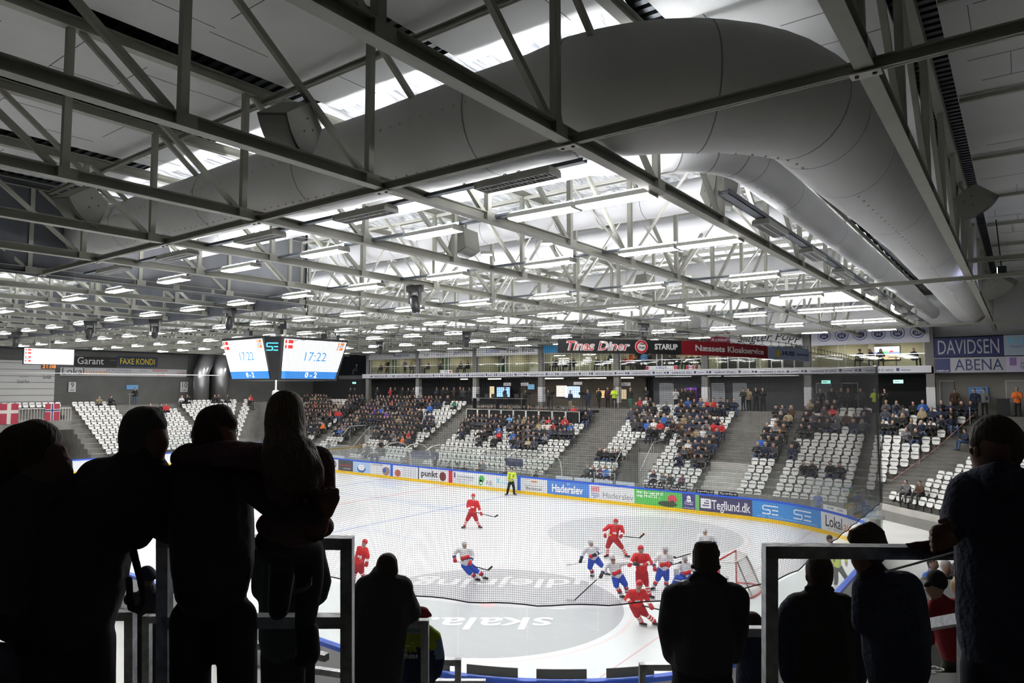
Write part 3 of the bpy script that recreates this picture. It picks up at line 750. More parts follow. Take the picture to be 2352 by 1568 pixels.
# purlins
m0 = mbm(STEELW).box(-76, -.05, 0, -5.4, .05, .018).box(-76, -.05, .13, -5.4, .05, .15).box(-76, -.008, 0, -5.4, .008, .15)
pu = m0.build('roof_purlin')
for i, y in enumerate(PURY):
    o = pu if i == 0 else pu.copy()
    if i: col.objects.link(o)
    o.location = (0, y, 13.93)
    tag(o, 'pale steel purlin under the foil ceiling, number %d counted from the grey ceiling boards' % (i + 1), 'purlin', 'roof purlins')
# purlin-like ties on the boarded strip right of the last truss
mR = mbm(STEEL).box(-.9, -.05, 0, 3, .05, .1); pr0 = mR.build('roof_purlin')
for i, y in enumerate([8.4, 13.2, 18.2, 23.2, 28.2, 33.2, 38.2, 43.2, 48.2]):
    o = pr0 if i == 0 else pr0.copy()
    if i: col.objects.link(o)
    o.location = (0, y, 13.8)
    tag(o, 'steel purlin under the boarded ceiling right of the last truss, number %d from the camera' % (i + 1), 'purlin', 'purlins at the right edge')
# ================================================================== DUCTS
def duct(name, pts, rs, label, seams=(), dots=None, n=28, group='fabric ducts', rem=None):
    P = [V(p) for p in pts]; b = MB().mat(DUCT if 'grey fabric' in label else DUCTW)
    # densify + gentle sag
    b.tube(P, rs, n)
    o = b.build(name, smooth=True); tag(o, label, 'air duct', group)
    for sidx in seams:
        i = int(sidx); t = sidx - i; c = P[i].lerp(P[min(i + 1, len(P) - 1)], t); r = lerp(rs[i], rs[min(i + 1, len(P) - 1)], t)
        d = (P[min(i + 1, len(P) - 1)] - P[i]).normalized()
        mbm(SEAM).tube([c - d * .012, c + d * .012], r + .006, n, cap=False).build('seam', parent=o, smooth=True)
    if dots:
        mm = mbm(STEELW)
        for (i0, i1, cnt, angd) in dots:
            for q in range(cnt):
                t = (q + .5) / cnt * (i1 - i0) + i0; i = min(int(t), len(P) - 2); f = t - i
                c = P[i].lerp(P[i + 1], f); r = lerp(rs[i], rs[i + 1], f); d = (P[i + 1] - P[i]).normalized()
                side = d.cross(V((0, 0, 1))).normalized(); a = math.radians(angd)
                nrm = side * math.cos(a) + V((0, 0, 1)) * math.sin(a)
                mm.ell(c + nrm * r, (.026, .026, .026), 6, 4)
        mm.build('nozzles', parent=o, smooth=True)['kind'] = 'stuff'
    return o
def bigpath():
    pts = []; rs = []
    for i in range(15):
        t = i / 14; x = -24.9 + (-6.6 + 24.9) * t; pts.append((x, 9.75, 12.35 - .1 * t)); rs.append(.80 + .16 * t ** 2 + .012 * math.sin(i * 2.1))
    cx, cy, R = -6.3, 12.95, 3.2
    for i in range(1, 13):
        a = -PI / 2 + (PI / 2) * i / 12; pts.append((cx + R * math.cos(a) * 1.08, cy + R * math.sin(a), 12.25)); rs.append(1.0 + .06 * math.sin(PI * min(1, i / 10)) - .005 * i)
    x = pts[-1][0]
    for i in range(1, 18): pts.append((lerp(x, -2.42, min(1, i / 5)), cy + 38.2 * i / 17, 12.2)); rs.append(.91 + .01 * math.sin(i * 1.7))
    return pts, rs
bp_, br_ = bigpath()
duct('air_duct', bp_, br_, 'thick grey fabric air duct that crosses the near trusses and bends along the right side', seams=[2.5, 6.2, 9.4, 13.2, 15, 19.5, 24, 26, 27, 29, 32, 35, 38, 41], dots=[(1, 14, 62, 4), (1, 13, 56, -58), (27, 43, 80, -78), (20, 26, 8, -100)])
# ring straps that carry the near duct
for q, (i, x) in enumerate(((2, -21), (5, -17.0), (8, -13.0), (11, -9.0))): pass
sp_, sr_ = [], []
for i in range(9): sp_.append((-22.9 + (-6.9 + 22.9) * i / 8, 11.9, 12.2)); sr_.append(.50 + .01 * math.sin(i * 1.9))
for i in range(1, 10):
    a = -PI / 2 + PI / 2 * i / 9; sp_.append((-6.9 + 2.5 * math.cos(a), 14.3 + 2.4 * math.sin(a), 12.1)); sr_.append(.48)
for i in range(1, 15): sp_.append((-4.4, 14.3 + 36.0 * i / 14, 12.05)); sr_.append(.42 + .006 * math.sin(i * 1.3))
sp_.append((-4.4, 50.7, 12.05)); sr_.append(.3)
duct('air_duct', sp_, sr_, 'slimmer white fabric air duct beside the thick one, ending before the far wall', seams=[1.5, 4, 7, 9, 10.4, 12, 13.6, 15, 16.6, 18, 20, 23, 26, 29], dots=[(1, 8, 34, -50), (17, 31, 70, -84)])
for k, (y, z, r) in enumerate(((18.7, 12.9, .48), (24.2, 13.3, .50), (32.5, 13.0, .52), (43.5, 12.9, .6))):
    x0, x1 = (-76, -6.2) if y > 20 else (-24.5, -6.2)
    N = 24; P = [(x0 + (x1 - x0) * i / N, y, z) for i in range(N + 1)]; R = [r + .012 * math.sin(i * 2.2) for i in range(N + 1)]
    o = duct('air_duct', P, R, ['white fabric air duct above the near face-off circles', 'white fabric air duct crossing the roof above the near half of the ice', 'white fabric air duct crossing the roof above the centre of the ice', 'white fabric air duct crossing the roof above the far boards'][k], seams=[q * 2 + .5 for q in range(11)], n=16)
# bulging end duct along the far wall
P = [(-20 + 17.5 * i / 10, 52.3, 12.35) for i in range(11)]
duct('air_duct', P, [.75 + .35 * (i / 10) for i in range(11)], 'bulging white fabric duct against the far wall above the crest banner', seams=[2.5, 5, 8], n=24)
# near left parallel duct, seen above the chords top left
P = [(-60 + 33 * i / 12, 4.2, 12.6) for i in range(13)]
duct('air_duct', P, [.85 + .01 * math.sin(i * 2) for i in range(13)], 'white fabric air duct at the far left beyond the curtain edge', seams=[3.5, 6, 8.5, 10.5], n=24)
# ================================================================== CURTAIN (dark divider hung from the roof)
def curtain_mesh(a, b, z0, z1, n, amp, th=.03):
    a = V(a); b = V(b); d = (b - a).normalized(); nr = V((-d.y, d.x, 0)); f = []; L = (b - a).length
    m = mbm(DARKF); nz = 6; rows = []
    for j in range(nz + 1):
        z = z0 + (z1 - z0) * j / nz; rw = []
        for i in range(n + 1):
            s = L * i / n; rw.append(a + d * s + nr * amp * (1 - j / nz) * (math.sin(s * 4.1) + .5 * math.sin(s * 9.3 + 1)) + V((0, 0, z + (0.02 * math.sin(s * 2) if j == 0 else 0))))
        rows.append(rw)
    vs = [p for r in rows for p in r]; k = len(vs); vs2 = [p + nr * th for p in vs]
    fs = []
    for j in range(nz):
        for i in range(n): q = j * (n + 1) + i; fs.append((q, q + 1, q + n + 2, q + n + 1)); fs.append((k + q, k + q + n + 1, k + q + n + 2, k + q + 1))
    for i in range(n): fs.append((i, i + k, i + 1 + k, i + 1))
    for j in range(nz): q = j * (n + 1) + n; fs.append((q, q + k, q + n + 1 + k, q + n + 1))
    m.add(vs + vs2, fs); return m
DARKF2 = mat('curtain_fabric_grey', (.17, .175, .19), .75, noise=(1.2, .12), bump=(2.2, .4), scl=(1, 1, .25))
e = tag(empty('divider_curtain', (-24.9, 10, 10.87)), 'dark grey divider curtain hung from the roof where the near duct ends', 'curtain')
def cp(m, nm):
    o = m.build(nm, smooth=True, loc=(-24.9, 10, 10.87)); o.parent = e; o.location = (0, 0, 0); return o
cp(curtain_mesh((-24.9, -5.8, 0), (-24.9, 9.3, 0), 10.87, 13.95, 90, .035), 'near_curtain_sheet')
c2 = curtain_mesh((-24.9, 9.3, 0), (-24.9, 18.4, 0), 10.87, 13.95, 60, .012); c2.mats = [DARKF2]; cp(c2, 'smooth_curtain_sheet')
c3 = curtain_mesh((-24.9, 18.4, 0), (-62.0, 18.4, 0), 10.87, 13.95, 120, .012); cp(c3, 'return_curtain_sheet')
cp(mbm(BLACK).box(-24.93, 18.36, 10.8, -24.87, 18.44, 14), 'edge_pole')
# ================================================================== LIGHT FIXTURES
def fixture(lit, L=1.6):
    e = empty('strip_light', (0, 0, 10.9))
    hd = mbm(STEELW).box(-L / 2, -.17, .03, L / 2, .17, .13); hd.box(-L / 2, -.19, .0, -L / 2 + .03, .19, .10).box(L / 2 - .03, -.19, .0, L / 2, .19, .10)
    hd.mat(TRAY).box(-L / 2, -.01, .13, L / 2, .0, .20)  # added lip that keeps the up-light off the cable tray
    h = hd.build('housing'); h.parent = e
    if lit:
        d = mbm(LITM).box(-L / 2 + .03, -.15, .0, L / 2 - .03, .15, .028).build('diffuser'); d.parent = e
        g = mbm(LITU).box(-L / 2 + .05, -.155, .131, L / 2 - .05, -.045, .136).build('uplight_fill_strip'); g.parent = e  # glowing strip added on top of the housing to light the ceiling
    else:
        m = mbm(WHITE).box(-L / 2, -.19, .0, L / 2, -.165, .03).box(-L / 2, .165, .0, L / 2, .19, .03).box(-L / 2, -.015, .0, L / 2, .015, .03)
        for k in range(19):
            x = -L / 2 + L * k / 18; m.box(x - .006, -.17, .0, x + .006, .17, .03)
        d = m.build('louvre'); d.parent = e
        g = mbm(OFFM).box(-L / 2, -.16, .02, L / 2, .16, .029).build('reflector'); g.parent = e
    hk = mbm(BLACK)
    for x in (-.25, .05): hk.tube([(x + .07 * math.cos(a), 0, .15 + .07 * math.sin(a)) for a in [PI * 2 * q / 10 for q in range(11)]], .008, 5)
    k = hk.build('cable_loop'); k.parent = e
    return (e, [(o, []) for o in [h, d, k, g]])
LT = fixture(True); UT = fixture(False)
rowsY = [(11.5, 'first'), (16.4, 'second'), (22.5, 'third'), (28.5, 'fourth'), (34.6, 'fifth'), (41.8, 'sixth'), (48.0, 'seventh')]
f1 = True; bays = [(-6.9 - 3.94 * k) for k in range(17)]
for yi, (y, wd) in enumerate(rowsY):
    for k, x in enumerate(bays):
        xs = [x]
        if k == 0: xs = [x + .8, x - .85] if yi in (0, 1, 4, 5) else [x]
        if y < 18 and x < -62: continue
        for xx in xs:
            lab = 'lit strip light, %s row from the camera, %s from the right' % (wd, ['first', 'second', 'third', 'fourth', 'fifth', 'sixth', 'seventh', 'eighth', 'ninth', 'tenth', 'eleventh', 'twelfth', 'thirteenth', 'fourteenth', 'fifteenth', 'sixteenth', 'seventeenth'][k])
            if xx != x: lab += ', ' + ('right' if xx > x else 'left') + ' half'
            if f1: LT[0].location = (xx, y, 10.9); tag(LT[0], lab, 'strip light', 'lit strip lights over the ice'); f1 = False
            else: copytree(LT, (xx, y, 10.9), label=lab)
for i, x in enumerate((-6.9, -10.8, -14.55, -18.4, -22.2)):
    lab = 'switched-off louvred light under the near ducts, %s from the right' % ['first', 'second', 'third', 'fourth', 'last'][i]
    if i == 0: UT[0].location = (x, 9.4, 10.9); tag(UT[0], lab, 'strip light', 'louvred strip lights')
    else: copytree(UT, (x, 9.4, 10.9), label=lab)
for i, y in enumerate((16.2, 20.2, 24.2, 29.6, 33, 37.5, 42, 46.5)):
    copytree(UT, (-4.55, y, 11.0), PI / 2, label='switched-off louvred light on the right-hand tray, %s from the camera' % nth(i + 1))
for i, (y, x0, x1) in enumerate([(9.4, -24.5, -5.6)] + [(y, -60 if y > 18 else -24.0, -5.2) for y, _ in rowsY[:1]] + [(y, -74, -5.4) for y, _ in rowsY[1:]]):
    m = mbm(TRAY).box(x0, y + .05, 11.06, x1, y + .06, 11.12).box(x0, y + .19, 11.06, x1, y + .20, 11.12).box(x0, y + .05, 11.06, x1, y + .20, 11.068)
    tag(m.build('cable_tray', loc=(0, y, 11.06)), 'grey perforated cable tray carrying the %s row of strip lights' % (['louvred'] + [b for a, b in rowsY])[i], 'cable tray', 'cable trays')
m = mbm(TRAY).box(-4.45, 13, 11.14, -4.43, 50, 11.24).box(-4.65, 13, 11.14, -4.63, 50, 11.24).box(-4.65, 13, 11.14, -4.43, 50, 11.15)
for q in range(74): m.box(-4.65, 13 + q * .5, 11.20, -4.43, 13.04 + q * .5, 11.215)
tag(m.build('cable_tray', loc=(-4.5, 13, 11.1)), 'grey cable ladder running along the right side under the slim duct', 'cable tray')
# ================================================================== LOUDSPEAKERS
def speaker(px, py, X, size, n, az, label):
    p = on(px, py, 0, X); yl = -V(n).normalized(); zl = V(az); zl = (zl - yl * zl.dot(yl)).normalized(); xl = yl.cross(zl)
    e = empty('loudspeaker', p); e.rotation_euler = Matrix((xl, yl, zl)).transposed().to_euler(); s = size
    # wedge box: wide curved front towards -Y, narrow back
    out = []
    n = 8
    for k in range(n + 1):
        a = -1 + 2 * k / n; out.append((a * .46 * s, -.30 * s - .10 * s * (1 - a * a), 0))
    out += [(.25 * s, .34 * s, 0), (-.25 * s, .34 * s, 0)]
    mbm(SPKM).prism([(x, y, -.28 * s) for x, y, z in out], (0, 0, .56 * s)).build('cabinet').parent = e
    g = mbm(SPKG)
    for k in range(n):
        a0 = -1 + 2 * k / n; a1 = -1 + 2 * (k + 1) / n
        f = lambda a: (a * .43 * s, -.31 * s - .10 * s * (1 - a * a))
        (xa, ya), (xb, yb) = f(a0), f(a1)
        g.prism([(xa, ya, -.25 * s), (xb, yb, -.25 * s), (xb, yb, .25 * s), (xa, ya, .25 * s)], (0, -.015, 0))
    g.build('grille').parent = e
    m = mbm(BLACK)
    for x, y in ((-.1, .1), (.12, .1), (0, -.1)): m.tube([(x * s, y * s, -.285 * s), (x * s, y * s, -.277 * s)], .02 * s, 8).tube([(x * s, y * s, .277 * s), (x * s, y * s, .285 * s)], .02 * s, 8)
    m.build('bolts').parent = e
    mbm(SPKM).beam((0, .3 * s, 0), (0, .62 * s, 0), .05, .05).build('bracket').parent = e
    tag(e, label, 'loudspeaker', 'loudspeakers under the roof')
speaker(672, 292, -9.45, 1.0, (.1, -.6, -.8), (.75, .5, .2), 'large grey loudspeaker nearest the camera, upper left before the big duct')
speaker(192, 470, -17.2, 1.0, (.1, -.6, -.8), (.75, .4, .2), 'grey loudspeaker at the far left in front of the dark curtain')
speaker(1066, 556, -13.3, 1.0, (0, -.15, -1), (-.2, -1, 0), 'grey loudspeaker just right of the second lit lamp, white face down')
speaker(1650, 432, -5.6, 1.0, (.6, -.6, -.5), (-.7, -.7, 0), 'grey loudspeaker beside the elbow of the slim duct')
speaker(2235, 460, -.85, .95, (.55, .15, -.8), (-.2, -.95, -.35), 'dark grey loudspeaker right of the last truss')
speaker(2290, 652, -.75, 1.3, (.55, .15, -.8), (-.2, -.95, -.35), 'grey loudspeaker by the far right wall, right of the last truss')
speaker(2075, 700, -4.95, 1.25, (-.7, -.35, -.55), (.2, -.95, 0), 'grey loudspeaker at the far end beside the crest banner')
speaker(1480, 650, -13.3, 1.0, (0, -.15, -1), (-.2, -1, 0), 'pale loudspeaker hanging above mid rink behind a strip light')
speaker(1688, 717, -17.2, 1.1, (.6, -.6, -.5), (-.7, -.7, 0), 'pale loudspeaker above the Slagter banner')
# bluish stage flood behind the last truss, shining on the ducts
e = tag(empty('stage_flood', (-.55, 30.5, 11.6), 0), 'small black stage flood behind the last truss shining bluish light on the ducts', 'stage light')
mbm(BLACK).box(-.02, -.2, -.15, .25, .2, .15).build('housing').parent = e
mbm(mat('flood_blue_glass', (.5, .5, .6), .4, emis=(.62, .64, 1.0), es=60)).box(-.03, -.15, -.11, -.022, .15, .11).build('lamp_glass').parent = e
mbm(BLACK).beam((.1, 0, .15), (.0, 0, 1.9), .04, .04).build('bracket').parent = e
# ================================================================== MOVING HEADS
def moving(px, py, zt, rz, lean, label):
    p = on(px, py, 2, zt); k = round((TX[0] - p.x) / 3.94); p = on(px, py, 0, TX[k]); p.z = 10.955; e = empty('stage_light', p, rz)
    mbm(BLACK).box(-.28, -.06, -.06, .28, .06, 0).box(-.22, -.14, -.20, .22, .14, -.06).build('base').parent = e
    y = mbm(BLACK); 
    for s in (-1, 1): y.box(s * .17 - .025, -.06, -.56, s * .17 + .025, .06, -.18)
    y.build('yoke').parent = e
    c = V((0, 0, -.50)); d = V((lean, -.1, -1)).normalized()
    mbm(BLACK).tube([c - d * .18, c - d * .1, c + d * .1, c + d * .30, c + d * .36], [.10, .145, .15, .125, .06], 12).build('head', smooth=True).parent = e
    mbm(mat('lens_glass', (.03, .04, .08), .08)).tube([c + d * .355, c + d * .37], .085, 12).build('lens').parent = e
    e.scale = (1.18,) * 3
    tag(e, label, 'stage light', 'black moving stage lights')
for a in ((38, 765, 'far left above the small screen'), (207, 745, 'second from the left'), (357, 738, 'third from the left'), (528, 715, 'above the left face of the scoreboard'), (953, 662, 'lowest hanging, pointing down left of centre'), (873, 780, 'between scoreboard and centre, over the far boards'), (1072, 763, 'over the far boards near the centre'), (1478, 735, 'above the black and red banner')):
    moving(a[0], a[1], 10.93, random.uniform(-.5, .5) + YAW, .25 if a[0] in (953,) else random.uniform(-.1, .1), 'black moving-head stage light, ' + a[2])
# flood lights clamped under the far roof
for i, (px, py) in enumerate(((1035, 582), (1118, 585), (1255, 560), (860, 700), (1575, 640), (1000, 690))):
    p = on(px, py, 2, 12.2); e = tag(empty('flood_light', p, YAW), 'small grey flood light clamped to a roof truss, number %d from the left' % (sorted([1035, 1118, 1255, 860, 1575, 1000]).index(px) + 1), 'flood light', 'small flood lights')
    mbm(STEEL).box(-.22, -.15, 0, .22, .15, .12).build('housing').parent = e
    mbm(LITM).box(-.18, -.12, -.012, .18, .12, 0).build('lamp_glass').parent = e
    mbm(BLACK).beam((.22, 0, .06), (.30, 0, -.25), .03, .03).build('clamp').parent = e
# ================================================================== RINK BOARDS
class Path:
    def __init__(s):
        pts = []
        def seg(a, b, n): 
            for i in range(n): pts.append((lerp(a[0], b[0], i / n), lerp(a[1], b[1], i / n)))
        def arc(cx, cy, a0, a1, n=40):
            for i in range(n): a = a0 + (a1 - a0) * i / n; pts.append((cx + CRR * math.cos(a), cy + CRR * math.sin(a)))
        seg((XL + CRR, YF), (XR - CRR, YF), 110); arc(XR - CRR, YF - CRR, PI / 2, 0); seg((XR, YF - CRR), (XR, YN + CRR), 30); arc(XR - CRR, YN + CRR, 0, -PI / 2)
        seg((XR - CRR, YN), (XL + CRR, YN), 110); arc(XL + CRR, YN + CRR, -PI / 2, -PI); seg((XL, YN + CRR), (XL, YF - CRR), 30); arc(XL + CRR, YF - CRR, PI, PI / 2)
        s.p = [V((x, y, 0)) for x, y in pts]; s.n = len(pts); s.c = [0.0]
        for i in range(s.n): s.c.append(s.c[-1] + (s.p[(i + 1) % s.n] - s.p[i]).length)
        s.L = s.c[-1]
    def at(s, u):
        u = u % s.L; lo, hi = 0, s.n
        while hi - lo > 1:
            mid = (lo + hi) // 2
            if s.c[mid] <= u: lo = mid
            else: hi = mid
        t = (u - s.c[lo]) / max(1e-9, s.c[lo + 1] - s.c[lo]); a, b = s.p[lo], s.p[(lo + 1) % s.n]
        T = (b - a).normalized(); return a.lerp(b, t), T, V((T.y, -T.x, 0))       # point, tangent, inward normal
    def find(s, px, z, u0, u1):
        best = None
        n = 1500
        for i in range(n + 1):
            u = lerp(u0, u1, i / n); p = s.at(u)[0]; e = abs(prj((p.x, p.y, z))[0] - px)
            if best is None or e < best[0]: best = (e, u)
        return best[1]
RP = Path()
def strip(m, u0, u1, z0, z1, o0, o1, step=.5):
    """band along the boards between heights, offset inward o0..o1"""
    n = max(1, int(abs(u1 - u0) / step)); vs = []; fs = []
    zf0 = z0 if callable(z0) else (lambda u: z0); zf1 = z1 if callable(z1) else (lambda u: z1)
    for i in range(n + 1):
        u = lerp(u0, u1, i / n); p, T, N = RP.at(u)
        for o in (o0, o1):
            for z in (zf0(u), zf1(u)): q = p + N * o; vs.append((q.x, q.y, z))
    for i in range(n):
        a = i * 4; b = a + 4; fs += [(a, b, b + 1, a + 1), (a + 2, a + 3, b + 3, b + 2), (a + 1, b + 1, b + 3, a + 3), (a, a + 2, b + 2, b)]
    fs += [(0, 1, 3, 2), (n * 4, n * 4 + 2, n * 4 + 3, n * 4 + 1)]
    return m.add(vs, fs)
def bent(name, s, uc, z, size, m, width=None, off=.03, parent=None, shear=0, bold=0, flip=False, sx=1.0, zf=None, ext=.003):
    o = text(name, s, (0, 0, 0), size, m, width=width, ext=ext, shear=shear, bold=bold, sx=sx, rot=(0, 0, 0))
    for v in o.data.vertices:
        x, y, d = v.co
        u = uc + (x if not flip else -x); p, T, N = RP.at(u); q = p + N * (off + (d if not flip else -d))
        v.co = (q.x, q.y, (zf(u) if zf else z) + y)
    if parent is not None: o.parent = parent
    return o
BW = mat('board_white', (.76, .77, .80), .35)
rb = empty('rink_boards', (-34.8, 25, 0)); tag(rb, 'white rink boards with adverts, blue top rail and yellow kick strip all round the ice', 'rink boards')
def rpart(m, nm, par=None, **k):
    o = m.build(nm, **k); p = par or rb; o.parent = p
    if p is rb: o.location = V(o.location) - V(rb.location)
    return o
rpart(strip(mbm(BW), 0, RP.L, 0, 1.12, -.10, 0), 'facing')
rpart(strip(mbm(YELLOW), 0, RP.L, 0, .20, .0, .014), 'kick_strip')
rpart(strip(mbm(BLUE), 0, RP.L, 1.10, 1.20, -.13, .035), 'cap_rail')
uF0, uF1 = RP.find(740, .6, 0, 52), None
def U(px, z=.6): return RP.find(px, z, 0, 57.5)
AD = {}
def ad(p0, p1, colr, nm='advert_panel'):
    key = 'ad_%d_%d_%d' % tuple(int(c * 255) for c in colr)
    m_ = mat(key, colr, .4); u0, u1 = U(p0), U(p1)
    a = rpart(strip(mbm(m_), u0, u1, .205, 1.098, .004, .016), nm); AD[p0] = (u0, u1, a); return u0, u1, a
def adtext(a, s, f, z, size, c, wfrac=None, **k):
    u0, u1, o = a
    t = bent('lettering', s, lerp(u0, u1, f), z, size, c, width=(u1 - u0) * wfrac if wfrac else None, off=.018, **k); t.parent = o
    return t
TB = mat('letter_black', (.02, .02, .025), .5); TW = mat('letter_white', (.85, .85, .85), .5); TR = mat('letter_red', (.55, .02, .03), .5); TBL = mat('letter_blue', (.03, .10, .40), .5)
TNV = mat('letter_navy', (.02, .03, .12), .5); TOR = mat('letter_orange', (.62, .28, .10), .5); TGN = mat('letter_green', (.08, .42, .10), .5); TGY = mat('letter_grey', (.25, .25, .27), .5); TCY = mat('letter_cyan', (.10, .55, .75), .5); TYL = mat('letter_yellow', (.85, .62, .02), .5)
def disc(par, u, z, r, mt, off=.019, th=.004, sx=1.0, ring=None):
    m = mbm(mt); p, T, N = RP.at(u); n = 24
    pts = [p + N * off + T * (r * sx * math.cos(2 * PI * k / n)) + V((0, 0, z + r * math.sin(2 * PI * k / n))) for k in range(n)]
    m.prism(pts, N * th); o = m.build('emblem'); o.parent = par; return o
a = ad(700, 756, (.72, .73, .76)); adtext(a, 'HAUS', .4, .65, .5, TNV)
a = ad(757, 777, (.74, .75, .78)); disc(a[2], lerp(a[0], a[1], .5), .66, .33, TB); disc(a[2], lerp(a[0], a[1], .5), .66, .24, TW, .024); adtext(a, 'PIZZA', .5, .66, .2, TR, .45, )
a = ad(777, 811, (.07, .07, .075)); adtext(a, 'MURERMESTER', .52, .66, .2, TR, .8); adtext(a, 'ENTREPRISE', .6, .42, .12, TW, .5)
a = ad(811, 850, (.42, .58, .82)); disc(a[2], lerp(a[0], a[1], .5), .52, .30, TBL, sx=1.7); disc(a[2], lerp(a[0], a[1], .5), .64, .26, TW, .024, sx=1.6); adtext(a, 'kloak', .5, .55, .26, TBL, .5)
a = ad(850, 897, (.74, .74, .76)); adtext(a, 'CASITEK', .35, .98, .17, TB, .6); disc(a[2], lerp(a[0], a[1], .8), .55, .34, mat('photo_brown', (.30, .20, .16), .5), sx=1.3); disc(a[2], lerp(a[0], a[1], .72), .6, .18, TBL, .024)
ad(897, 903, (.02, .10, .55), 'blue_line_panel')
a = ad(903, 960, (.76, .77, .79)); disc(a[2], lerp(a[0], a[1], .2), .5, .28, mat('photo_red', (.45, .12, .08), .5), sx=1.2)
for q in range(4): adtext(a, 'service - montage - salg', .66, .95 - .18 * q, .10, TGY, .5)
a = ad(960.5, 963, (.03, .03, .03))
a = ad(963, 1031, (.78, .78, .80)); adtext(a, 'punkt', .35, .68, .66, TB, .56, bold=.012); disc(a[2], lerp(a[0], a[1], .81), .60, .34, mat('maroon', (.14, .02, .02), .5)); adtext(a, '1', .81, .60, .5, TW, bold=.02); adtext(a, 'en del af din by', .5, .32, .10, TGY, .3)
ad(1031, 1039, (.50, .02, .04), 'red_line_panel')
a = ad(1040, 1092, (.78, .79, .80)); adtext(a, 'CARSTENSEN', .56, .72, .20, TNV, .74); adtext(a, 'MALERFORRETNING', .52, .52, .13, TGY, .78); adtext(a, 'Haderslev', .5, .34, .12, TGY, .5)
m = mbm(TNV); strip(m, lerp(a[0], a[1], .06), lerp(a[0], a[1], .12), .62, 1.0, .018, .022); m.build('emblem').parent = a[2]
a = ad(1092, 1134, (.78, .79, .80)); disc(a[2], lerp(a[0], a[1], .35), .72, .26, TGN); disc(a[2], lerp(a[0], a[1], .30), .45, .20, TGN); disc(a[2], lerp(a[0], a[1], .33), .44, .09, TW, .024); adtext(a, 'AB', .75, .48, .48, TGY, .35)
a = ad(1134, 1188, (.78, .79, .80)); adtext(a, 'X', .2, .70, .42, TCY, bold=.02); adtext(a, 'DE\nMALER', .6, .70, .22, TCY, .5)
ad(1188, 1196, (.02, .10, .55), 'blue_line_panel')
a = ad(1197, 1257, (.74, .74, .76)); adtext(a, 'Anders Jensen', .5, .62, .14, TGY, .7); adtext(a, 'Badstue', .5, .42, .28, TB, .6); m = mbm(TOR); strip(m, lerp(a[0], a[1], .40), lerp(a[0], a[1], .62), .84, .96, .018, .022); m.build('emblem').parent = a[2]
a = ad(1257, 1354, (.08, .22, .60)); adtext(a, 'Haderslev', .48, .60, .72, TW, .74, bold=.02); adtext(a, 'VISIT', .52, .95, .12, TW)
a = ad(1354, 1457, (.76, .76, .78)); adtext(a, 'Haderslev', .64, .50, .52, TGY, .66)
m = mbm(TR)
for q in range(3): strip(m, lerp(a[0], a[1], .05), lerp(a[0], a[1], .23), .74 + .10 * q, .77 + .10 * q, .018, .022)
for q in range(4): u = lerp(a[0], a[1], .06 + .05 * q); strip(m, u, u + .04, .62, 1.0, .018, .022)
m.mat(TBL)
for zz in (.54, .42, .32):
    for q in range(8):
        u0 = lerp(a[0], a[1], .05 + .0225 * q); u1 = lerp(a[0], a[1], .05 + .0225 * (q + 1)); w0 = .03 * math.sin(q * 1.57 + .8); 
        if zz < .4 and not 2 <= q <= 5: continue
        strip(m, u0, u1, zz + w0 - .02, zz + w0 + .02, .018, .022)
m.build('emblem').parent = a[2]
a = ad(1457, 1567, (.10, .46, .10)); adtext(a, 'Skal der tegl på til', .33, .93, .22, TW, .56, bold=.006); adtext(a, 'ring 74 62 21 ..', .30, .72, .22, TW, .50, bold=.006); disc(a[2], lerp(a[0], a[1], .80), .70, .24, mat('photo_helmet', (.62, .06, .10), .4), sx=1.2); disc(a[2], lerp(a[0], a[1], .70), .38, .17, mat('photo_dark', (.05, .07, .04), .6), sx=3.6); disc(a[2], lerp(a[0], a[1], .80), .42, .2, mat('photo_dark', (.05, .07, .04), .6), .022, sx=.8)
a = ad(1567, 1597, (.06, .05, .20)); disc(a[2], lerp(a[0], a[1], .5), .88, .12, TW); disc(a[2], lerp(a[0], a[1], .5), .72, .10, TW, sx=1.4); adtext(a, 'HADERSLEV\nDOMKIRKE', .5, .56, .12, TW, .7); adtext(a, 'tryksag.com', .5, .30, .10, TW, .8)
ad(1597, 1606, (.18, .50, .14))
a = ad(1606, 1729, (.06, .055, .13)); adtext(a, 'Tegllund.dk', .60, .60, .74, TW, .72, bold=.008); u0 = lerp(a[0], a[1], .03)
m = mbm(TW); strip(m, u0, u0 + .62, .38, .92, .018, .021); m.mat(mat('ad_15_14_33', (.06, .055, .13), .4)); strip(m, u0 + .10, u0 + .52, .50, .56, .022, .025); strip(m, u0 + .2, u0 + .5, .64, .70, .022, .025); strip(m, u0 + .3, u0 + .5, .78, .83, .022, .025); m.build('emblem').parent = a[2]
def selogo(par, uc, z, h, mt, w=None, off=.018):
    """squared S and open E made of round-ended strokes"""
    w = w or h * 1.55; t = h * .13; m = mbm(mt); s0 = uc - w / 2
    def hz(x0, x1, zz): strip(m, s0 + x0 * w, s0 + x1 * w, z + zz * h - t / 2, z + zz * h + t / 2, off, off + .005, .1)
    def vt(x, z0, z1): strip(m, s0 + x * w - t / 2, s0 + x * w + t / 2, z + z0 * h, z + z1 * h, off, off + .005, .1)
    hz(.08, .98, .44); hz(.08, .48, 0); hz(0, .46, -.44); vt(.05, .02, .42); vt(.47, -.42, -.02); hz(.60, .98, 0); hz(.56, .98, -.44)
    o = m.build('emblem'); o.parent = par; return o
SEB = (.05, .25, .60)
a = ad(1729, 1802, SEB); selogo(a[2], lerp(a[0], a[1], .56), .68, .48, TW, .95)
m = mbm(mat('ad_stripe_pale', (.35, .55, .80), .4)); strip(m, a[0] + .2, a[1], .30, .325, .018, .02); strip(m, a[0] + .4, a[1] - .1, .40, .41, .018, .02); m.build('emblem').parent = a[2]
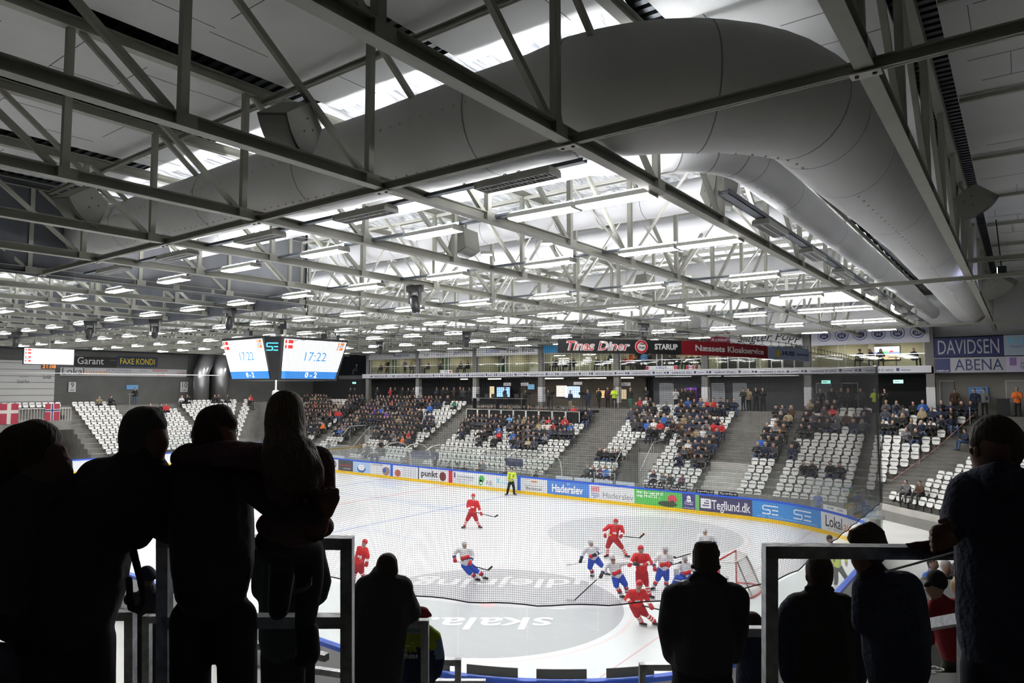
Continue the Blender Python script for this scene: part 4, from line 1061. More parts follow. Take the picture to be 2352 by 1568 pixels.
a = ad(1802, 1887, SEB); selogo(a[2], lerp(a[0], a[1], .48), .68, .50, TW, 1.1)
m = mbm(mat('ad_stripe_pale', (.35, .55, .80), .4)); strip(m, a[0], a[1] - .2, .30, .325, .018, .02); m.build('emblem').parent = a[2]
a = ad(1887, 2003, (.74, .74, .75)); adtext(a, 'Lokal', .21, .66, .78, TB, .28, bold=.01); adtext(a, 'avisen', .55, .62, .74, TOR, .34, bold=.008); adtext(a, 'www.lokalavisen.dk', .25, .34, .12, TGY, .3)
a = (RP.find(2012, .6, 55, 75), RP.find(2012, .6, 55, 75) + 4.5)
# left part of the near/far boards seen between the heads
bl = RP.L - 16
# grey number plates standing on the boards
def plate(u, wd, z0, z1, colr, txt, back, lab, tcol, g):
    m_ = mat('plate_%d' % int(colr[0] * 255), colr, .5); m = mbm(m_); strip(m, u - wd / 2, u + wd / 2, z0, z1, -.02 if not back else -.045, -.005 if not back else -.03, 1)
    o = m.build('board_sign'); tag(o, lab, 'sign', g)
    if txt: bent('lettering', txt, u, (z0 + z1) / 2, (z1 - z0) * .62, tcol, width=wd * .72, off=-.003 if not back else -.047, flip=False).parent = o
    return o
for i, (p, wd) in enumerate(((1492, .62), (1514, .62), (1549, .62), (1567, .62), (1610, .62), (1628, .62), (1663, .62), (1682, .62))):
    plate(U(p, 1.3), .62, 1.21, 1.42, (.01, .01, .012), 'smølf' if False else 'Syd', False, 'small black sign standing on the far boards, %s from the left' % nth(i + 1), TW, 'small black signs on the boards')
for i, (p, wd) in enumerate(((1291, 1.3), (1334, 1.3), (1382, 1.3), (1432, 1.3), (772, 1.6), (745, 1.2))):
    m = mbm(WHITE); u = U(p, 1.3); strip(m, u - wd / 2, u + wd / 2, 1.21, 1.42, -.25, -.22, 1); tag(m.build('board_sign'), 'plain white panel behind the far boards, %s' % ['first right of the blue line', 'second right of the blue line', 'third right of the blue line', 'fourth right of the blue line', 'beside the round pizza advert', 'leftmost, next to the long hair'][i], 'sign', 'white panels behind the boards')
for i, p in enumerate((1968, 1990)):
    u = RP.find(p - 60, 1.35, 40, 65); m = mbm(WHITE); strip(m, u - .5, u + .5, 1.22, 1.48, .0, .01, .3); o = tag(m.build('board_sign'), 'white lettered plate on the glass above the corner boards, %s one' % ['left', 'right'][i], 'sign'); bent('lettering', 'STARK', u, 1.35, .16, TNV, off=.012).parent = o
uN = lambda px, z: RP.find(px, z, 68, 110)
for i, (p0, p1) in enumerate(((1000, 1033), (1073, 1190), (1231, 1348), (1392, 1500))):
    u0, u1 = uN(p1, 1.3), uN(p0, 1.3)
    m = mbm(mat('sign_grey', (.16, .16, .15), .6)); strip(m, u0, u1, 1.22, 1.42, -.04, -.02, .3)
    o = tag(m.build('board_sign'), 'grey sign on the near boards seen from behind, %s from the left' % nth(i + 1), 'sign', 'grey signs on the near boards')
    if i: bent('lettering', 'vuc syd', lerp(u0, u1, .58), 1.32, .12, TGY, width=.34, off=-.018, flip=False, sx=1.0).parent = o; disc(o, lerp(u0, u1, .33), 1.32, .05, TGY, -.019)
# ---- glass panels above the boards
NG = int(RP.L / 1.5); gu = RP.L / NG; ph = uN(1211, 2.7) % gu
for i in range(NG):
    u0 = ph + gu * i; p = RP.at(u0 + gu / 2)[0]; a = prj((p.x, p.y, 2))
    if not (a[2] > 0 and -60 < a[0] < 2420): continue
    if a[0] < 640 and p.y < 30: continue
    zt = 2.68 if (p.y < 37 or p.x > -26) else 2.4
    m = mbm(GLASS); strip(m, u0 + .012, u0 + gu - .012, 1.2, zt, -.05, -.038, .5)
    g = m.build('glass_panel')
    side = 'far' if p.y > 35 else ('near' if p.y < 16 else 'end')
    tag(g, 'clear glass panel standing on the %s boards, %s along them' % (side, nth(i + 1)), 'glass panel', 'glass panels on the boards')
# ================================================================== NET along the near side and round the end
u_end = RP.find(2039, 2.7, 55, 70) if True else 0
xL = on(655, 950, 1, YN).x; u_beg = RP.find(prj((xL, YN, 2.7))[0], 2.7, 68, 125)
uA, uB = min(u_end, u_beg), max(u_end, u_beg)
def ztop(u):
    t = (u - uA) / (uB - uA); return 8.28 + .42 * min(1, t * 1.3) + .05 * math.sin(t * 9)
def zbot(u): return 2.72 + .05 * abs(math.sin((u - uA) / 1.5 * PI))
NS = .045; e = empty('safety_net', (RP.at((uA + uB) / 2)[0].x, RP.at((uA + uB) / 2)[0].y, 2.7)); tag(e, 'black safety net hung from a cable above the near and end boards', 'net')
def npart(m, nm, kind=None):
    o = m.build(nm, fixn=False); o.parent = e; o.location = V(o.location) - V(e.location)
    if kind: o['kind'] = kind
m = mbm(NETM); k = int((uB - uA) / NS); w_ = .0026
for i in range(k + 1):
    u = uA + (uB - uA) * i / k; p, T, N = RP.at(u); sgx = .03 * math.sin(u * 2.3)
    vs = []; nz = 5
    for j in range(nz + 1):
        z = lerp(zbot(u), ztop(u) - .12, j / nz); b_ = .10 * math.sin(PI * j / nz) * (1 + .3 * math.sin(u))
        q = p + N * (-.05 + b_ * .6)
        for dx, dn in ((-w_, 0), (w_ * .6, -w_), (w_ * .6, w_)): r_ = q + T * dx + N * dn; vs.append((r_.x, r_.y, z))
    fs = []
    for j in range(nz):
        for c in range(3): fs.append((j * 3 + c, j * 3 + (c + 1) % 3, j * 3 + 3 + (c + 1) % 3, j * 3 + 3 + c))
    m.add(vs, fs)
kz = int(5.7 / NS)
for jz in range(kz + 1):
    f = jz / kz; vs = []; n = int((uB - uA) / .35)
    for i in range(n + 1):
        u = uA + (uB - uA) * i / n; p, T, N = RP.at(u); z = lerp(zbot(u), ztop(u) - .12, f); q = p + N * (-.05 + .06 * math.sin(PI * f) * (1 + .3 * math.sin(u)))
        for dz, dn in ((-w_, 0), (w_ * .6, -w_), (w_ * .6, w_)): vs.append((q.x + N.x * dn, q.y + N.y * dn, z + dz))
    fs = []
    for i in range(n):
        for c in range(3): fs.append((i * 3 + c, i * 3 + (c + 1) % 3, i * 3 + 3 + (c + 1) % 3, i * 3 + 3 + c))
    m.add(vs, fs)
npart(m, 'mesh', 'stuff')
n = int((uB - uA) / .3); P0 = []; P1 = []
for i in range(n + 1):
    u = uA + (uB - uA) * i / n; p, T, N = RP.at(u); q = p + N * -.05; P0.append((q.x, q.y, zbot(u))); P1.append((q.x, q.y, ztop(u)))
npart(mbm(BLACKM).tube(P0, .016, 5), 'lower_cord'); npart(mbm(mat('cable_grey', (.30, .30, .30), .5)).tube(P1, .011, 5), 'support_cable')
m = mbm(BLACKM); n = int((uB - uA) / .40)
for i in range(n):
    u = uA + .40 * i; p, T, N = RP.at(u); q = p + N * -.05; z = ztop(u)
    m.tube([q + V((0, 0, z + .03 * math.cos(a))) + T * (.03 * math.sin(a)) for a in [2 * PI * c / 8 for c in range(9)]], .006, 4)
    m.tube([q + V((0, 0, z - .03)), q + V((0, 0, z - .09))], .005, 4)
    m.tube([q + V((0, 0, z - .09 - .045 * math.sin(PI * c / 6))) + T * (.40 * c / 6) for c in range(7)], .006, 4)
npart(m, 'hooks', 'stuff')
# dark gathered fold where the net ends, down the right edge
p, T, N = RP.at(uA); m = mbm(NETM)
for c in range(14):
    a = p - T * (.015 * c) + N * (-.05 + .03 * math.sin(c * 2.1)); m.tube([(a.x, a.y, 2.6), (a.x + .02 * math.sin(c), a.y, 5.4), (a.x, a.y, 8.25)], .005, 4)
npart(m, 'gathered_edge', 'stuff')
q0 = RP.at(RP.find(1912, 2.7, 55, 78))[0]
# cable crossing back to the far wall
tag(mbm(ROPE).tube([(p.x, p.y, 8.25), (-9, 40, 8.33), (-13.5, 47, 8.45), (-19.2, 53.3, 8.75)], .02, 5).build('white_rope'), 'thin white rope stretched from the net corner to the boxes', 'rope')
tag(mbm(ROPE).tube([on(0, 855, 0, -66), on(300, 859, 0, -58), on(505, 862, 0, -50)], .03, 5).build('white_rope'), 'thin white rope crossing in front of the end wall banners', 'rope')
# ---- banners hung on the net cable
def banner(p0, p1, colr, lab, yt0, yb0, yt1, yb1):
    u0, u1 = RP.find(p0, 8.4, 58, 100), RP.find(p1, 8.4, 58, 100)      # u0 > u1: screen left is larger u on the near side
    def zz(px, py, u):
        P, T, N = RP.at(u); d = CF + (px - 1176) / FPX * CR - (py - 784) / FPX * CU; t = (P - CC).dot(CF) ; return (CC + d * t).z
    a0, a1, b0, b1 = zz(p0, yb0, u0), zz(p1, yb1, u1), zz(p0, yt0, u0), zz(p1, yt1, u1)
    zb = lambda u: lerp(a0, a1, (u - u0) / (u1 - u0)); zt = lambda u: lerp(b0, b1, (u - u0) / (u1 - u0))
    m = mbm(mat('banner_%d_%d' % (int(colr[0] * 255), int(colr[2] * 255)), colr, .6)); strip(m, u1, u0, zb, zt, -.075, -.070, .15)
    o = tag(m.build('banner'), lab, 'banner', 'banners on the net cable'); return u0, u1, zb, zt, o
def bantext(b, s, f, size, mt, wd, **k):
    u0, u1, zb, zt, o = b; uc = lerp(u0, u1, f)
    t = bent('lettering', s, uc, 0, size, mt, width=abs(u1 - u0) * wd, off=-.078, flip=True, zf=lambda u: (zb(u) + zt(u)) / 2, **k); t.parent = o; return t
b1 = banner(1282, 1561, (.012, .012, .013), 'black banner reading Tinas Diner STARUP on the net cable', 775, 808, 778, 812)
t = bantext(b1, 'Tinas Diner', .30, .27, TW, .50, shear=.25, bold=.012); bantext(b1, 'Tinas Diner', .30, .27, TR, .485, shear=.25, bold=.003).data.transform(Matrix.Translation((0, 0, 0)))
for v in o.data.vertices[:0]: pass
bantext(b1, 'STARUP', .865, .17, TW, .20, bold=.006)
u0, u1, zb, zt, o = b1; uc = lerp(u0, u1, .655)
for r_, mt_, of in ((.15, TW, -.083), (.142, TR, -.087), (.095, TW, -.091)):
    d_ = disc(o, uc, (zb(uc) + zt(uc)) / 2, r_, mt_, of)
bent('lettering', 'Tinas\nDiner', uc, 0, .085, TB, width=.15, off=-.096, flip=True, zf=lambda u: (zb(u) + zt(u)) / 2 + .03).parent = o
b2 = banner(1561, 1756, (.28, .01, .02), 'dark red banner reading Næssets Kloakservice', 778, 812, 792, 822); bantext(b2, 'Næssets Kloakservice', .53, .19, TW, .80, bold=.004)
b3 = banner(1756, 1851, (.42, .50, .72), 'pale blue waved banner reading HUSE', 793, 822, 799, 829); bantext(b3, 'HUSE', .38, .15, TNV, .27, bold=.004); bantext(b3, 'Huse til Haderslev', .78, .09, TBL, .40); disc(b3[4], lerp(b3[0], b3[1], .17), b3[2](b3[0]) + .15, .10, TYL, -.083); bantext(b3, 'A', .19, .2, TNV, .07)
# ================================================================== GOAL
e = tag(empty('hockey_goal', (-8.93, 25.25, 0)), 'ice hockey goal with red pipes and white netting on the ice', 'goal')
GX = 0; PR = .035
m = mbm(RED).tube([(0, -.91, 0), (0, -.91, 1.22), (0, .91, 1.22), (0, .91, 0)], PR, 10)
m.build('goal_frame', smooth=True).parent = e
base = [(0, -.91, .03), (.45, -1.12, .03), (.85, -1.0, .03), (1.06, -.55, .03), (1.1, 0, .03), (1.06, .55, .03), (.85, 1.0, .03), (.45, 1.12, .03), (0, .91, .03)]
mbm(RED).tube(base, .035, 8).build('base_pipe', smooth=True).parent = e
topr = [(0, -.91, 1.20), (.28, -.90, 1.18), (.48, -.72, 1.17), (.54, 0, 1.17), (.48, .72, 1.17), (.28, .90, 1.18), (0, .91, 1.20)]
mbm(mat('goal_top_white', (.75, .75, .74), .5)).tube(topr, .022, 8).build('top_pipe', smooth=True).parent = e
m = mbm(mat('strut_grey', (.22, .22, .22), .5)); 
for y in (-.5, .5): m.tube([(.52, y * 1.0, 1.17), (1.05, y * 1.1, .03)], .03, 8)
m.build('back_strut').parent = e
NW = mat('goal_net_white', (.60, .59, .56), .8); m = mbm(NW)
def sample(pl, t):
    L = [0]
    for i in range(len(pl) - 1): L.append(L[-1] + (V(pl[i + 1]) - V(pl[i])).length)
    s_ = t * L[-1]
    for i in range(len(pl) - 1):
        if s_ <= L[i + 1] + 1e-9: return V(pl[i]).lerp(V(pl[i + 1]), (s_ - L[i]) / (L[i + 1] - L[i]))
    return V(pl[-1])
nu, nv = 64, 26
for i in range(nu + 1): m.tube([sample(topr, i / nu).lerp(sample(base, i / nu), j / 4) + V((.05 * math.sin(PI * j / 4), 0, 0)) for j in range(5)], .0035, 3, cap=False)
for j in range(nv + 1): m.tube([sample(topr, i / 20).lerp(sample(base, i / 20), j / nv) + V((.05 * math.sin(PI * j / nv), 0, 0)) for i in range(21)], .0035, 3, cap=False)
for i in range(28):
    y = -.88 + 1.76 * i / 27; m.tube([(0, y, 1.20), (.54 - .1 * (abs(y) / .9) ** 3, y, 1.17)], .0035, 3, cap=False)
for j in range(9): m.tube([(.06 * j, -.9, 1.19), (.06 * j, .9, 1.19)], .0035, 3, cap=False)
o = m.build('netting', fixn=False); o.parent = e; o['kind'] = 'stuff'
m = mbm(WHITE).tube([(.30, -.91, .55), (.30, -.93, .75)], .045, 8).mat(TB).tube([(.30, -.94, .62), (.30, -.94, .66)], .047, 8); m.build('water_bottle_holder').parent = e
# ================================================================== SCOREBOARD
SCW = mat('screen_white', (.1, .1, .1), .3, emis=(.93, .96, 1.0), es=1.25); SCB = mat('screen_blue', (.02, .1, .3), .3, emis=(.03, .22, .72), es=.9); SCB2 = mat('screen_blue_light', (.02, .1, .3), .3, emis=(.09, .38, .85), es=.9)
SCR = mat('screen_red', (.3, .01, .01), .3, emis=(.85, .03, .02), es=1); SCO = mat('screen_orange', (.3, .05, .01), .3, emis=(.9, .25, .06), es=1); SCN = mat('screen_navy', (.01, .02, .1), .3, emis=(.03, .06, .35), es=1); SCT = mat('screen_text_blue', (.01, .1, .3), .3, emis=(.10, .33, .75), es=1); SCC = mat('logo_cyan', (.05, .3, .4), .4, emis=(.08, .50, .70), es=.8); SCWW = mat('screen_text_white', (.5, .5, .5), .3, emis=(1, 1, 1), es=1)
e = tag(empty('scoreboard', (-34.9, 24.4, 7.75)), 'four-sided hanging scoreboard with white and blue screens showing 17:22 and 0 - 2', 'scoreboard')
zt, zb = 10.1, 7.76
TP = [(-32.9, 21.7), (-32.2, 22.3), (-32.2, 26.9), (-32.9, 27.4), (-37.1, 27.4), (-37.7, 26.9), (-37.7, 22.3), (-37.1, 21.7)]
BT = [(-33.1, 22.35), (-32.85, 22.6), (-32.85, 26.5), (-33.1, 26.8), (-36.95, 26.8), (-37.2, 26.5), (-37.2, 22.6), (-36.95, 22.35)]
def loc(o): o.parent = e; o.location = V(o.location) - V((-34.9, 24.4, 7.75)); return o
m = mbm(BLACK); vs = [(x, y, zt + .03) for x, y in TP] + [(x, y, zb - .03) for x, y in BT]; n8 = 8
m.add(vs, [tuple(range(8)), tuple(range(15, 7, -1))] + [(i, i + 8, (i + 1) % 8 + 8, (i + 1) % 8) for i in range(8)])
body = loc(m.build('housing'))
def screen(a, b, c, d, nm):
    """a top-left, b top-right, c bottom-right, d bottom-left seen from outside"""
    a, b, c, d = map(V, (a, b, c, d)); nrm = (b - a).cross(d - a).normalized() * -1
    if nrm.dot(CC - a) < 0: nrm = -nrm
    def P(u, v, o=.02): return a.lerp(b, u).lerp(d.lerp(c, u), v) + nrm * o
    m = mbm(SCW); m.prism([P(.025, .04), P(.975, .04), P(.975, .79), P(.025, .79)], nrm * .01).mat(SCB).prism([P(.025, .79), P(.975, .79), P(.975, .965), P(.025, .965)], nrm * .01)
    s = loc(m.build(nm)); W = (b - a).length; H = (d - a).length
    def rect(u0, v0, u1, v1, mt, par): r_ = mbm(mt).prism([P(u0, v0, .032), P(u1, v0, .032), P(u1, v1, .032), P(u0, v1, .032)], nrm * .004).build('flag_block'); r_.parent = par; r_.location = V((34.9, -24.4, -7.75)) * 0; return r_
    fm = MB()
    def R(u0, v0, u1, v1, mt): fm.mat(mt).prism([P(u0, v0, .032), P(u1, v0, .032), P(u1, v1, .032), P(u0, v1, .032)], nrm * .004)
    R(.04, .06, .065, .14, SCR); R(.085, .06, .155, .14, SCR); R(.04, .18, .065, .26, SCR); R(.085, .18, .155, .26, SCR)
    R(.845, .06, .865, .13, SCO); R(.885, .06, .945, .13, SCO); R(.845, .15, .945, .165, SCN); R(.845, .185, .865, .25, SCO); R(.885, .185, .945, .25, SCO)
    f = fm.build('flags'); f.parent = s
    X = (b - a).normalized(); Y = nrm.cross(X).normalized()
    def T_(t, u, v, sz, mt, bd=.0):
        p = P(u, v, .033); M = Matrix((X.to_4d(), Y.to_4d(), nrm.to_4d(), (0, 0, 0, 1))).transposed(); M.translation = p; M[3][3] = 1
        for q in range(3): M[3][q] = 0
        o = text('digits', t, (0, 0, 0), sz, mt, M=M, ext=.003, bold=bd); o.parent = s; o.matrix_parent_inverse = Matrix(); o.location = p
        return o
    T_('17:22', .52, .44, .72 * W / 4.4, SCT); T_('0 - 2', .52, .88, .42 * W / 4.4, SCWW, .012)
    for ch_ in s.children: ch_.location = V(ch_.location) - V((0, 0, 0))
    return s
s1 = screen((-37.1, 21.68, zt), (-32.95, 21.68, zt), (-33.1, 22.33, zb), (-36.95, 22.33, zb), 'left_screen')
s2 = screen((-32.18, 22.35, zt), (-32.18, 26.9, zt), (-32.83, 26.5, zb), (-32.83, 22.65, zb), 'right_screen')
# cyan SE mark on the dark corner
X = V((-32.2 + 32.9, 22.3 - 21.7, 0)).normalized(); nr = V((X.y, -X.x, 0)); c0 = V((-32.52, 21.98, 9.55)) + nr * .03; m = mbm(SCC); h = .42; w2 = .30
def br(x0, z0, x1, z1): m.beam(c0 + X * x0 + V((0, 0, z0)), c0 + X * x1 + V((0, 0, z1)), .02, .07, up=(0, 0, 1) if z0 == z1 else tuple(X))
br(-w2, .19, w2, .19); br(-w2, 0, 0, 0); br(-w2 - .02, -.19, 0, -.19); br(-w2, 0, -w2, .19); br(0, -.19, 0, 0); br(.08, 0, w2, 0); br(.06, -.19, w2, -.19)
loc(m.build('emblem'))
mbm(STEEL).tube([(0, 0, 2.3), (0, 0, 6.35)], .10, 8).build('hanging_pole').parent = e
mbm(WHITE).tube([(2.0, -1.9, 0), (2.0, -1.9, -.55)], .05, 8).tube([(2.0, -1.9, -.55), (2.0, -1.9, -.62), (2.0, -1.9, -.85), (2.0, -1.9, -.95)], [.12, .2, .2, .12], 10).build('dome_camera').parent = e
# rigging above it
for i, (px, py) in enumerate(((570, 762), (640, 757), (655, 745), (748, 768), (770, 772))):
    p = on(px, py, 2, 10.75); tag(mbm(BLACK).box(p.x - .3, p.y - .12, 10.5, p.x + .3, p.y + .12, 10.8).box(p.x - .03, p.y - .03, 10.8, p.x + .03, p.y + .03, 10.97).build('winch_motor'), 'black winch above the scoreboard, %s from the left' % nth(i + 1), 'winch', 'winches above the scoreboard')
# small second screen and clock at the left end
e = tag(empty('video_screen', (-60, 21, 9.7)), 'small flat white screen with four flags at the far left', 'screen')
mbm(BLACK).box(-.12, -1.72, -.66, 0, 1.75, .64).build('housing').parent = e
m = mbm(SCW).box(0, -1.66, -.60, .02, 1.69, .58); m.mat(SCR).box(.02, -1.6, .40, .03, -1.52, .52).box(.02, -1.44, .40, .03, -1.22, .52).box(.02, -1.6, .15, .03, -1.52, .28).box(.02, -1.44, .15, .03, -1.22, .28).box(.02, -1.6, -.15, .03, -1.52, -.02).box(.02, -1.40, -.15, .03, -1.22, -.02).box(.02, -1.6, -.45, .03, -1.52, -.32).box(.02, -1.40, -.45, .03, -1.22, -.32); m.mat(SCN).box(.02, -1.62, -.24, .03, -1.22, -.20)
m.build('screen').parent = e
mbm(STEEL).tube([(-.05, 0, .6), (-.05, 0, 4.4)], .04, 6).build('hanger').parent = e
p = on(113, 842, 0, -70); e = tag(empty('digital_clock', p), 'small black digital clock with orange digits 21:08', 'clock')
mbm(BLACK).box(-.08, -.62, -.22, 0, .62, .22).build('housing').parent = e
o = text('digits', '21:08', (.01, 0, 0), .42, mat('led_orange', (.3, .05, .01), .4, emis=(1, .22, .03), es=1.6), rot=(PI / 2, 0, PI / 2), width=1.05); o.parent = e
# ================================================================== FAR BUILDING: columns, boxes, signs
COLX = [-60.9, -52.85, -44.75, -36.65, -28.6, -20.6, -12.75, -4.95]
COLM = mat('column_concrete', (.17, .165, .155), .8, noise=(1, .1)); WRAP = mat('column_wrap', (.62, .62, .63), .6)
m = mbm(mat('slab_dark', (.05, .05, .052), .8)).box(-66, 53.75, 8.26, -4.75, 58.4, 8.70); tag(m.build('floor_boxes'), kind='structure')
tag(mbm(mat('soffit_grey', (.10, .10, .10), .8)).box(-66, 53.9, 11.9, -4.75, 58.4, 12.0).build('ceiling_boxes'), kind='structure')
nums = {1: '11', 2: '12', 3: '13', 4: '13', 5: '14', 0: '11'}
for i, x in enumerate(COLX):
    e = tag(empty('concrete_column', (x, 53.95, 5.5)), 'grey concrete column of the far building, %s from the left' % nth(i + 1), 'column', 'columns of the far building')
    mbm(COLM).box(-.25, -.2, 0, .25, .25, 6.4).build('shaft').parent = e
    if i not in (0,): mbm(WRAP).box(-.27, -.22, .45 if i != 5 else 0.0, .27, -.2, 1.85).box(.25, -.22, .45, .27, .27, 1.85).build('paper_wrap').parent = e
    if i in (1, 2, 3): o = text('number', nums[i], (.275, .03, 1.35), .55, TB, rot=(PI / 2, 0, PI / 2)); o.parent = e; o.matrix_parent_inverse = Matrix(); o.location = (.275, .03, 1.4)
# fascia with repeated lettering
e = tag(empty('fascia_banner', (-34, 53.6, 8.34)), 'long white fascia banner reading mødested til vækst across the far building', 'banner')
def fp(m, nm):
    o = m.build(nm); o.parent = e; o.location = -V((-34, 53.6, 8.34)); return o
fp(mbm(mat('fascia_white', (.62, .62, .66), .6)).box(-61.5, 53.55, 8.33, -4.85, 53.6, 8.76), 'panel')
fp(mbm(WHITE).box(-61.5, 53.5, 8.76, -4.85, 53.62, 8.80), 'top_trim')
x = -60.0
while x < -6.5:
    o = text('lettering', 'mødested til vækst', (x + 1.35, 53.545, 8.54), .30, TNV, width=1.75); o.parent = e; o.matrix_parent_inverse = Matrix(); o.location = V((x + 1.35, 53.545, 8.53)) - V((-34, 53.6, 8.34))
    m = mbm(TNV).box(x + .05, 53.54, 8.45, x + .22, 53.55, 8.63).box(x + 2.4, 53.54, 8.45, x + 2.58, 53.55, 8.65).box(x + 2.68, 53.54, 8.50, x + 3.25, 53.55, 8.54).box(x - .18, 53.54, 8.47, x - .04, 53.55, 8.61); fp(m, 'crest')
    x += 3.62
# sign boards over the boxes
def sign(x0, x1, z0, z1, colr, lab, items, y=53.7, group='sponsor boards over the boxes', rough=.6, emis=None):
    m_ = mat('sign_%d_%d_%d' % tuple(int(c * 999) for c in colr), colr, rough)
    o = mbm(m_).box(x0, y, z0, x1, y + .05, z1).build('sponsor_board', loc=((x0 + x1) / 2, y, z0)); tag(o, lab, 'sign', group)
    for s_, fx, fz, size, mt, wd, sh in items:
        t = text('lettering', s_, (0, 0, 0), size, mt, width=wd, shear=sh); t.parent = o; t.matrix_parent_inverse = Matrix(); t.location = (lerp(x0, x1, fx) - (x0 + x1) / 2, -.006, (z1 - z0) * fz)
    return o
SW = (.82, .82, .84)
sign(-60.6, -53.1, 10.45, 11.4, (.42, .42, .44), 'pale board with faint script lettering, leftmost over the boxes', [('Andersen', .7, .4, .5, TNV, 2.6, .3)])
sign(-52.6, -45.0, 10.45, 11.4, SW, 'white board reading JAWISSON with small black logos', [('JAWISSON', .80, .45, .5, TNV, 2.0, 0), ('SKILTE', .42, .3, .3, TGY, 1.2, 0), ('FILM', .15, .3, .36, TB, .6, 0)])
o = sign(-44.5, -36.9, 10.45, 11.5, SW, 'white board reading Lindab and Frøs Frøs', [('Lindab', .28, .45, .52, TBL, 1.6, 0), ('Frøs  Frøs', .73, .42, .62, TB, 3.2, 0)])
sign(-36.3, -32.5, 10.55, 11.5, (.03, .25, .50), 'blue board with a white letter mark over the boxes', [('SE', .6, .45, .55, TW, 1.2, 0)])
o = sign(-32.5, -28.85, 10.8, 11.5, (.42, .02, .05), 'red board reading ra: with a yellow green strip below', [('sydfora:', .55, .4, .5, TW, 2.0, 0)])
mbm(mat('lime', (.40, .55, .03), .5)).box(-1.82, -.01, -.2, 1.82, .05, 0).build('strip').parent = o
o = sign(-28.3, -20.9, 10.45, 11.5, SW, 'white board with four small blue rectangles behind the black banner', []); mm = mbm(TBL)
for q in range(3): mm.box(-3.4 + .7 * q, -.01, .55, -2.9 + .7 * q, 0, .8); mm.box(-3.4 + .7 * q, -.01, .15, -2.9 + .7 * q, 0, .4)
mm.build('emblem').parent = o
sign(-20.3, -17.0, 10.5, 11.75, (.25, .01, .05), 'dark red board behind the red banner', [('Restaurant', .4, .5, .4, TW, 1.9, 0)])
o = sign(-18.4, -13.0, 10.5, 11.85, SW, 'white board reading Slagter Popp in black italics', [('Slagter Popp', .54, .48, .95, TB, 4.8, .35)], y=53.62)
o = sign(-12.4, -4.9, 10.38, 11.85, (.60, .60, .68), 'white board with a row of round blue crests', [])
for q in range(6):
    c = V((-3.3 + .45 + 1.18 * q, 0, .72)); k = mbm(TBL)
    k.tube([c + V((.42 * math.cos(a), -.01, .42 * math.sin(a))) for a in [2 * PI * z / 24 for z in range(24)]], .02, 4, closed=True); k.build('crest_ring').parent = o
    mm = mbm(TNV); n = 16
    mm.prism([c + V((.31 * math.cos(a), -.02, .31 * math.sin(a) * .9)) for a in [PI + PI * z / n for z in range(n + 1)]], (0, .015, 0))
    for z in range(5): mm.box(c.x - .26 + .11 * z, -.02, c.z, c.x - .18 + .11 * z, -.004, c.z + .13 + (.08 if z == 2 else 0))
    mm.build('crest').parent = o
    tt = text('lettering', 'SPK', (0, 0, 0), .2, TW, width=.34); tt.parent = o; tt.matrix_parent_inverse = Matrix(); tt.location = (c.x, -.026, c.z - .10)
# right-hand wall boards
o = sign(-4.70, -.86, 9.34, 10.62, (.015, .02, .10), 'dark blue wall board reading DAVIDSEN', [('DAVIDSEN', .50, .47, 1.35, mat('letter_silver', (.42, .42, .45), .5), 3.35, 0)], y=53.8, group='boards on the far right wall')
sign(-.86, 2.2, 9.36, 10.66, (.34, .40, .48), 'pale blue wall board reading RYON', [('RYON', .25, .70, .60, TCY, 1.05, 0), ('TØMRER- OG', .25, .42, .16, TBL, .95, 0)], y=53.8, group='boards on the far right wall')
o = sign(-4.70, -.80, 8.30, 9.30, (.42, .42, .45), 'white wall board reading ABENA with a navy square', [('ABENA', .63, .47, 1.05, TNV, 2.6, 0)], y=53.8, group='boards on the far right wall')
mbm(TNV).box(-1.92, -.01, .03, -1.05, 0, .95).build('emblem').parent = o
t = text('lettering', 'ABENA', (0, 0, 0), .17, TW, width=.76); t.parent = o; t.matrix_parent_inverse = Matrix(); t.location = (-1.485, -.016, .13)
o = sign(-.80, 2.2, 8.30, 9.30, (.50, .46, .60), 'pale lilac wall board reading EGERNSUND TEGL', [('EGE\nTEGL', .32, .42, .26, TB, .5, 0)], y=53.8, group='boards on the far right wall'); mbm(mat('lilac', (.25, .14, .36), .5)).box(-1.3, -.01, .42, -.95, 0, .93).build('emblem').parent = o
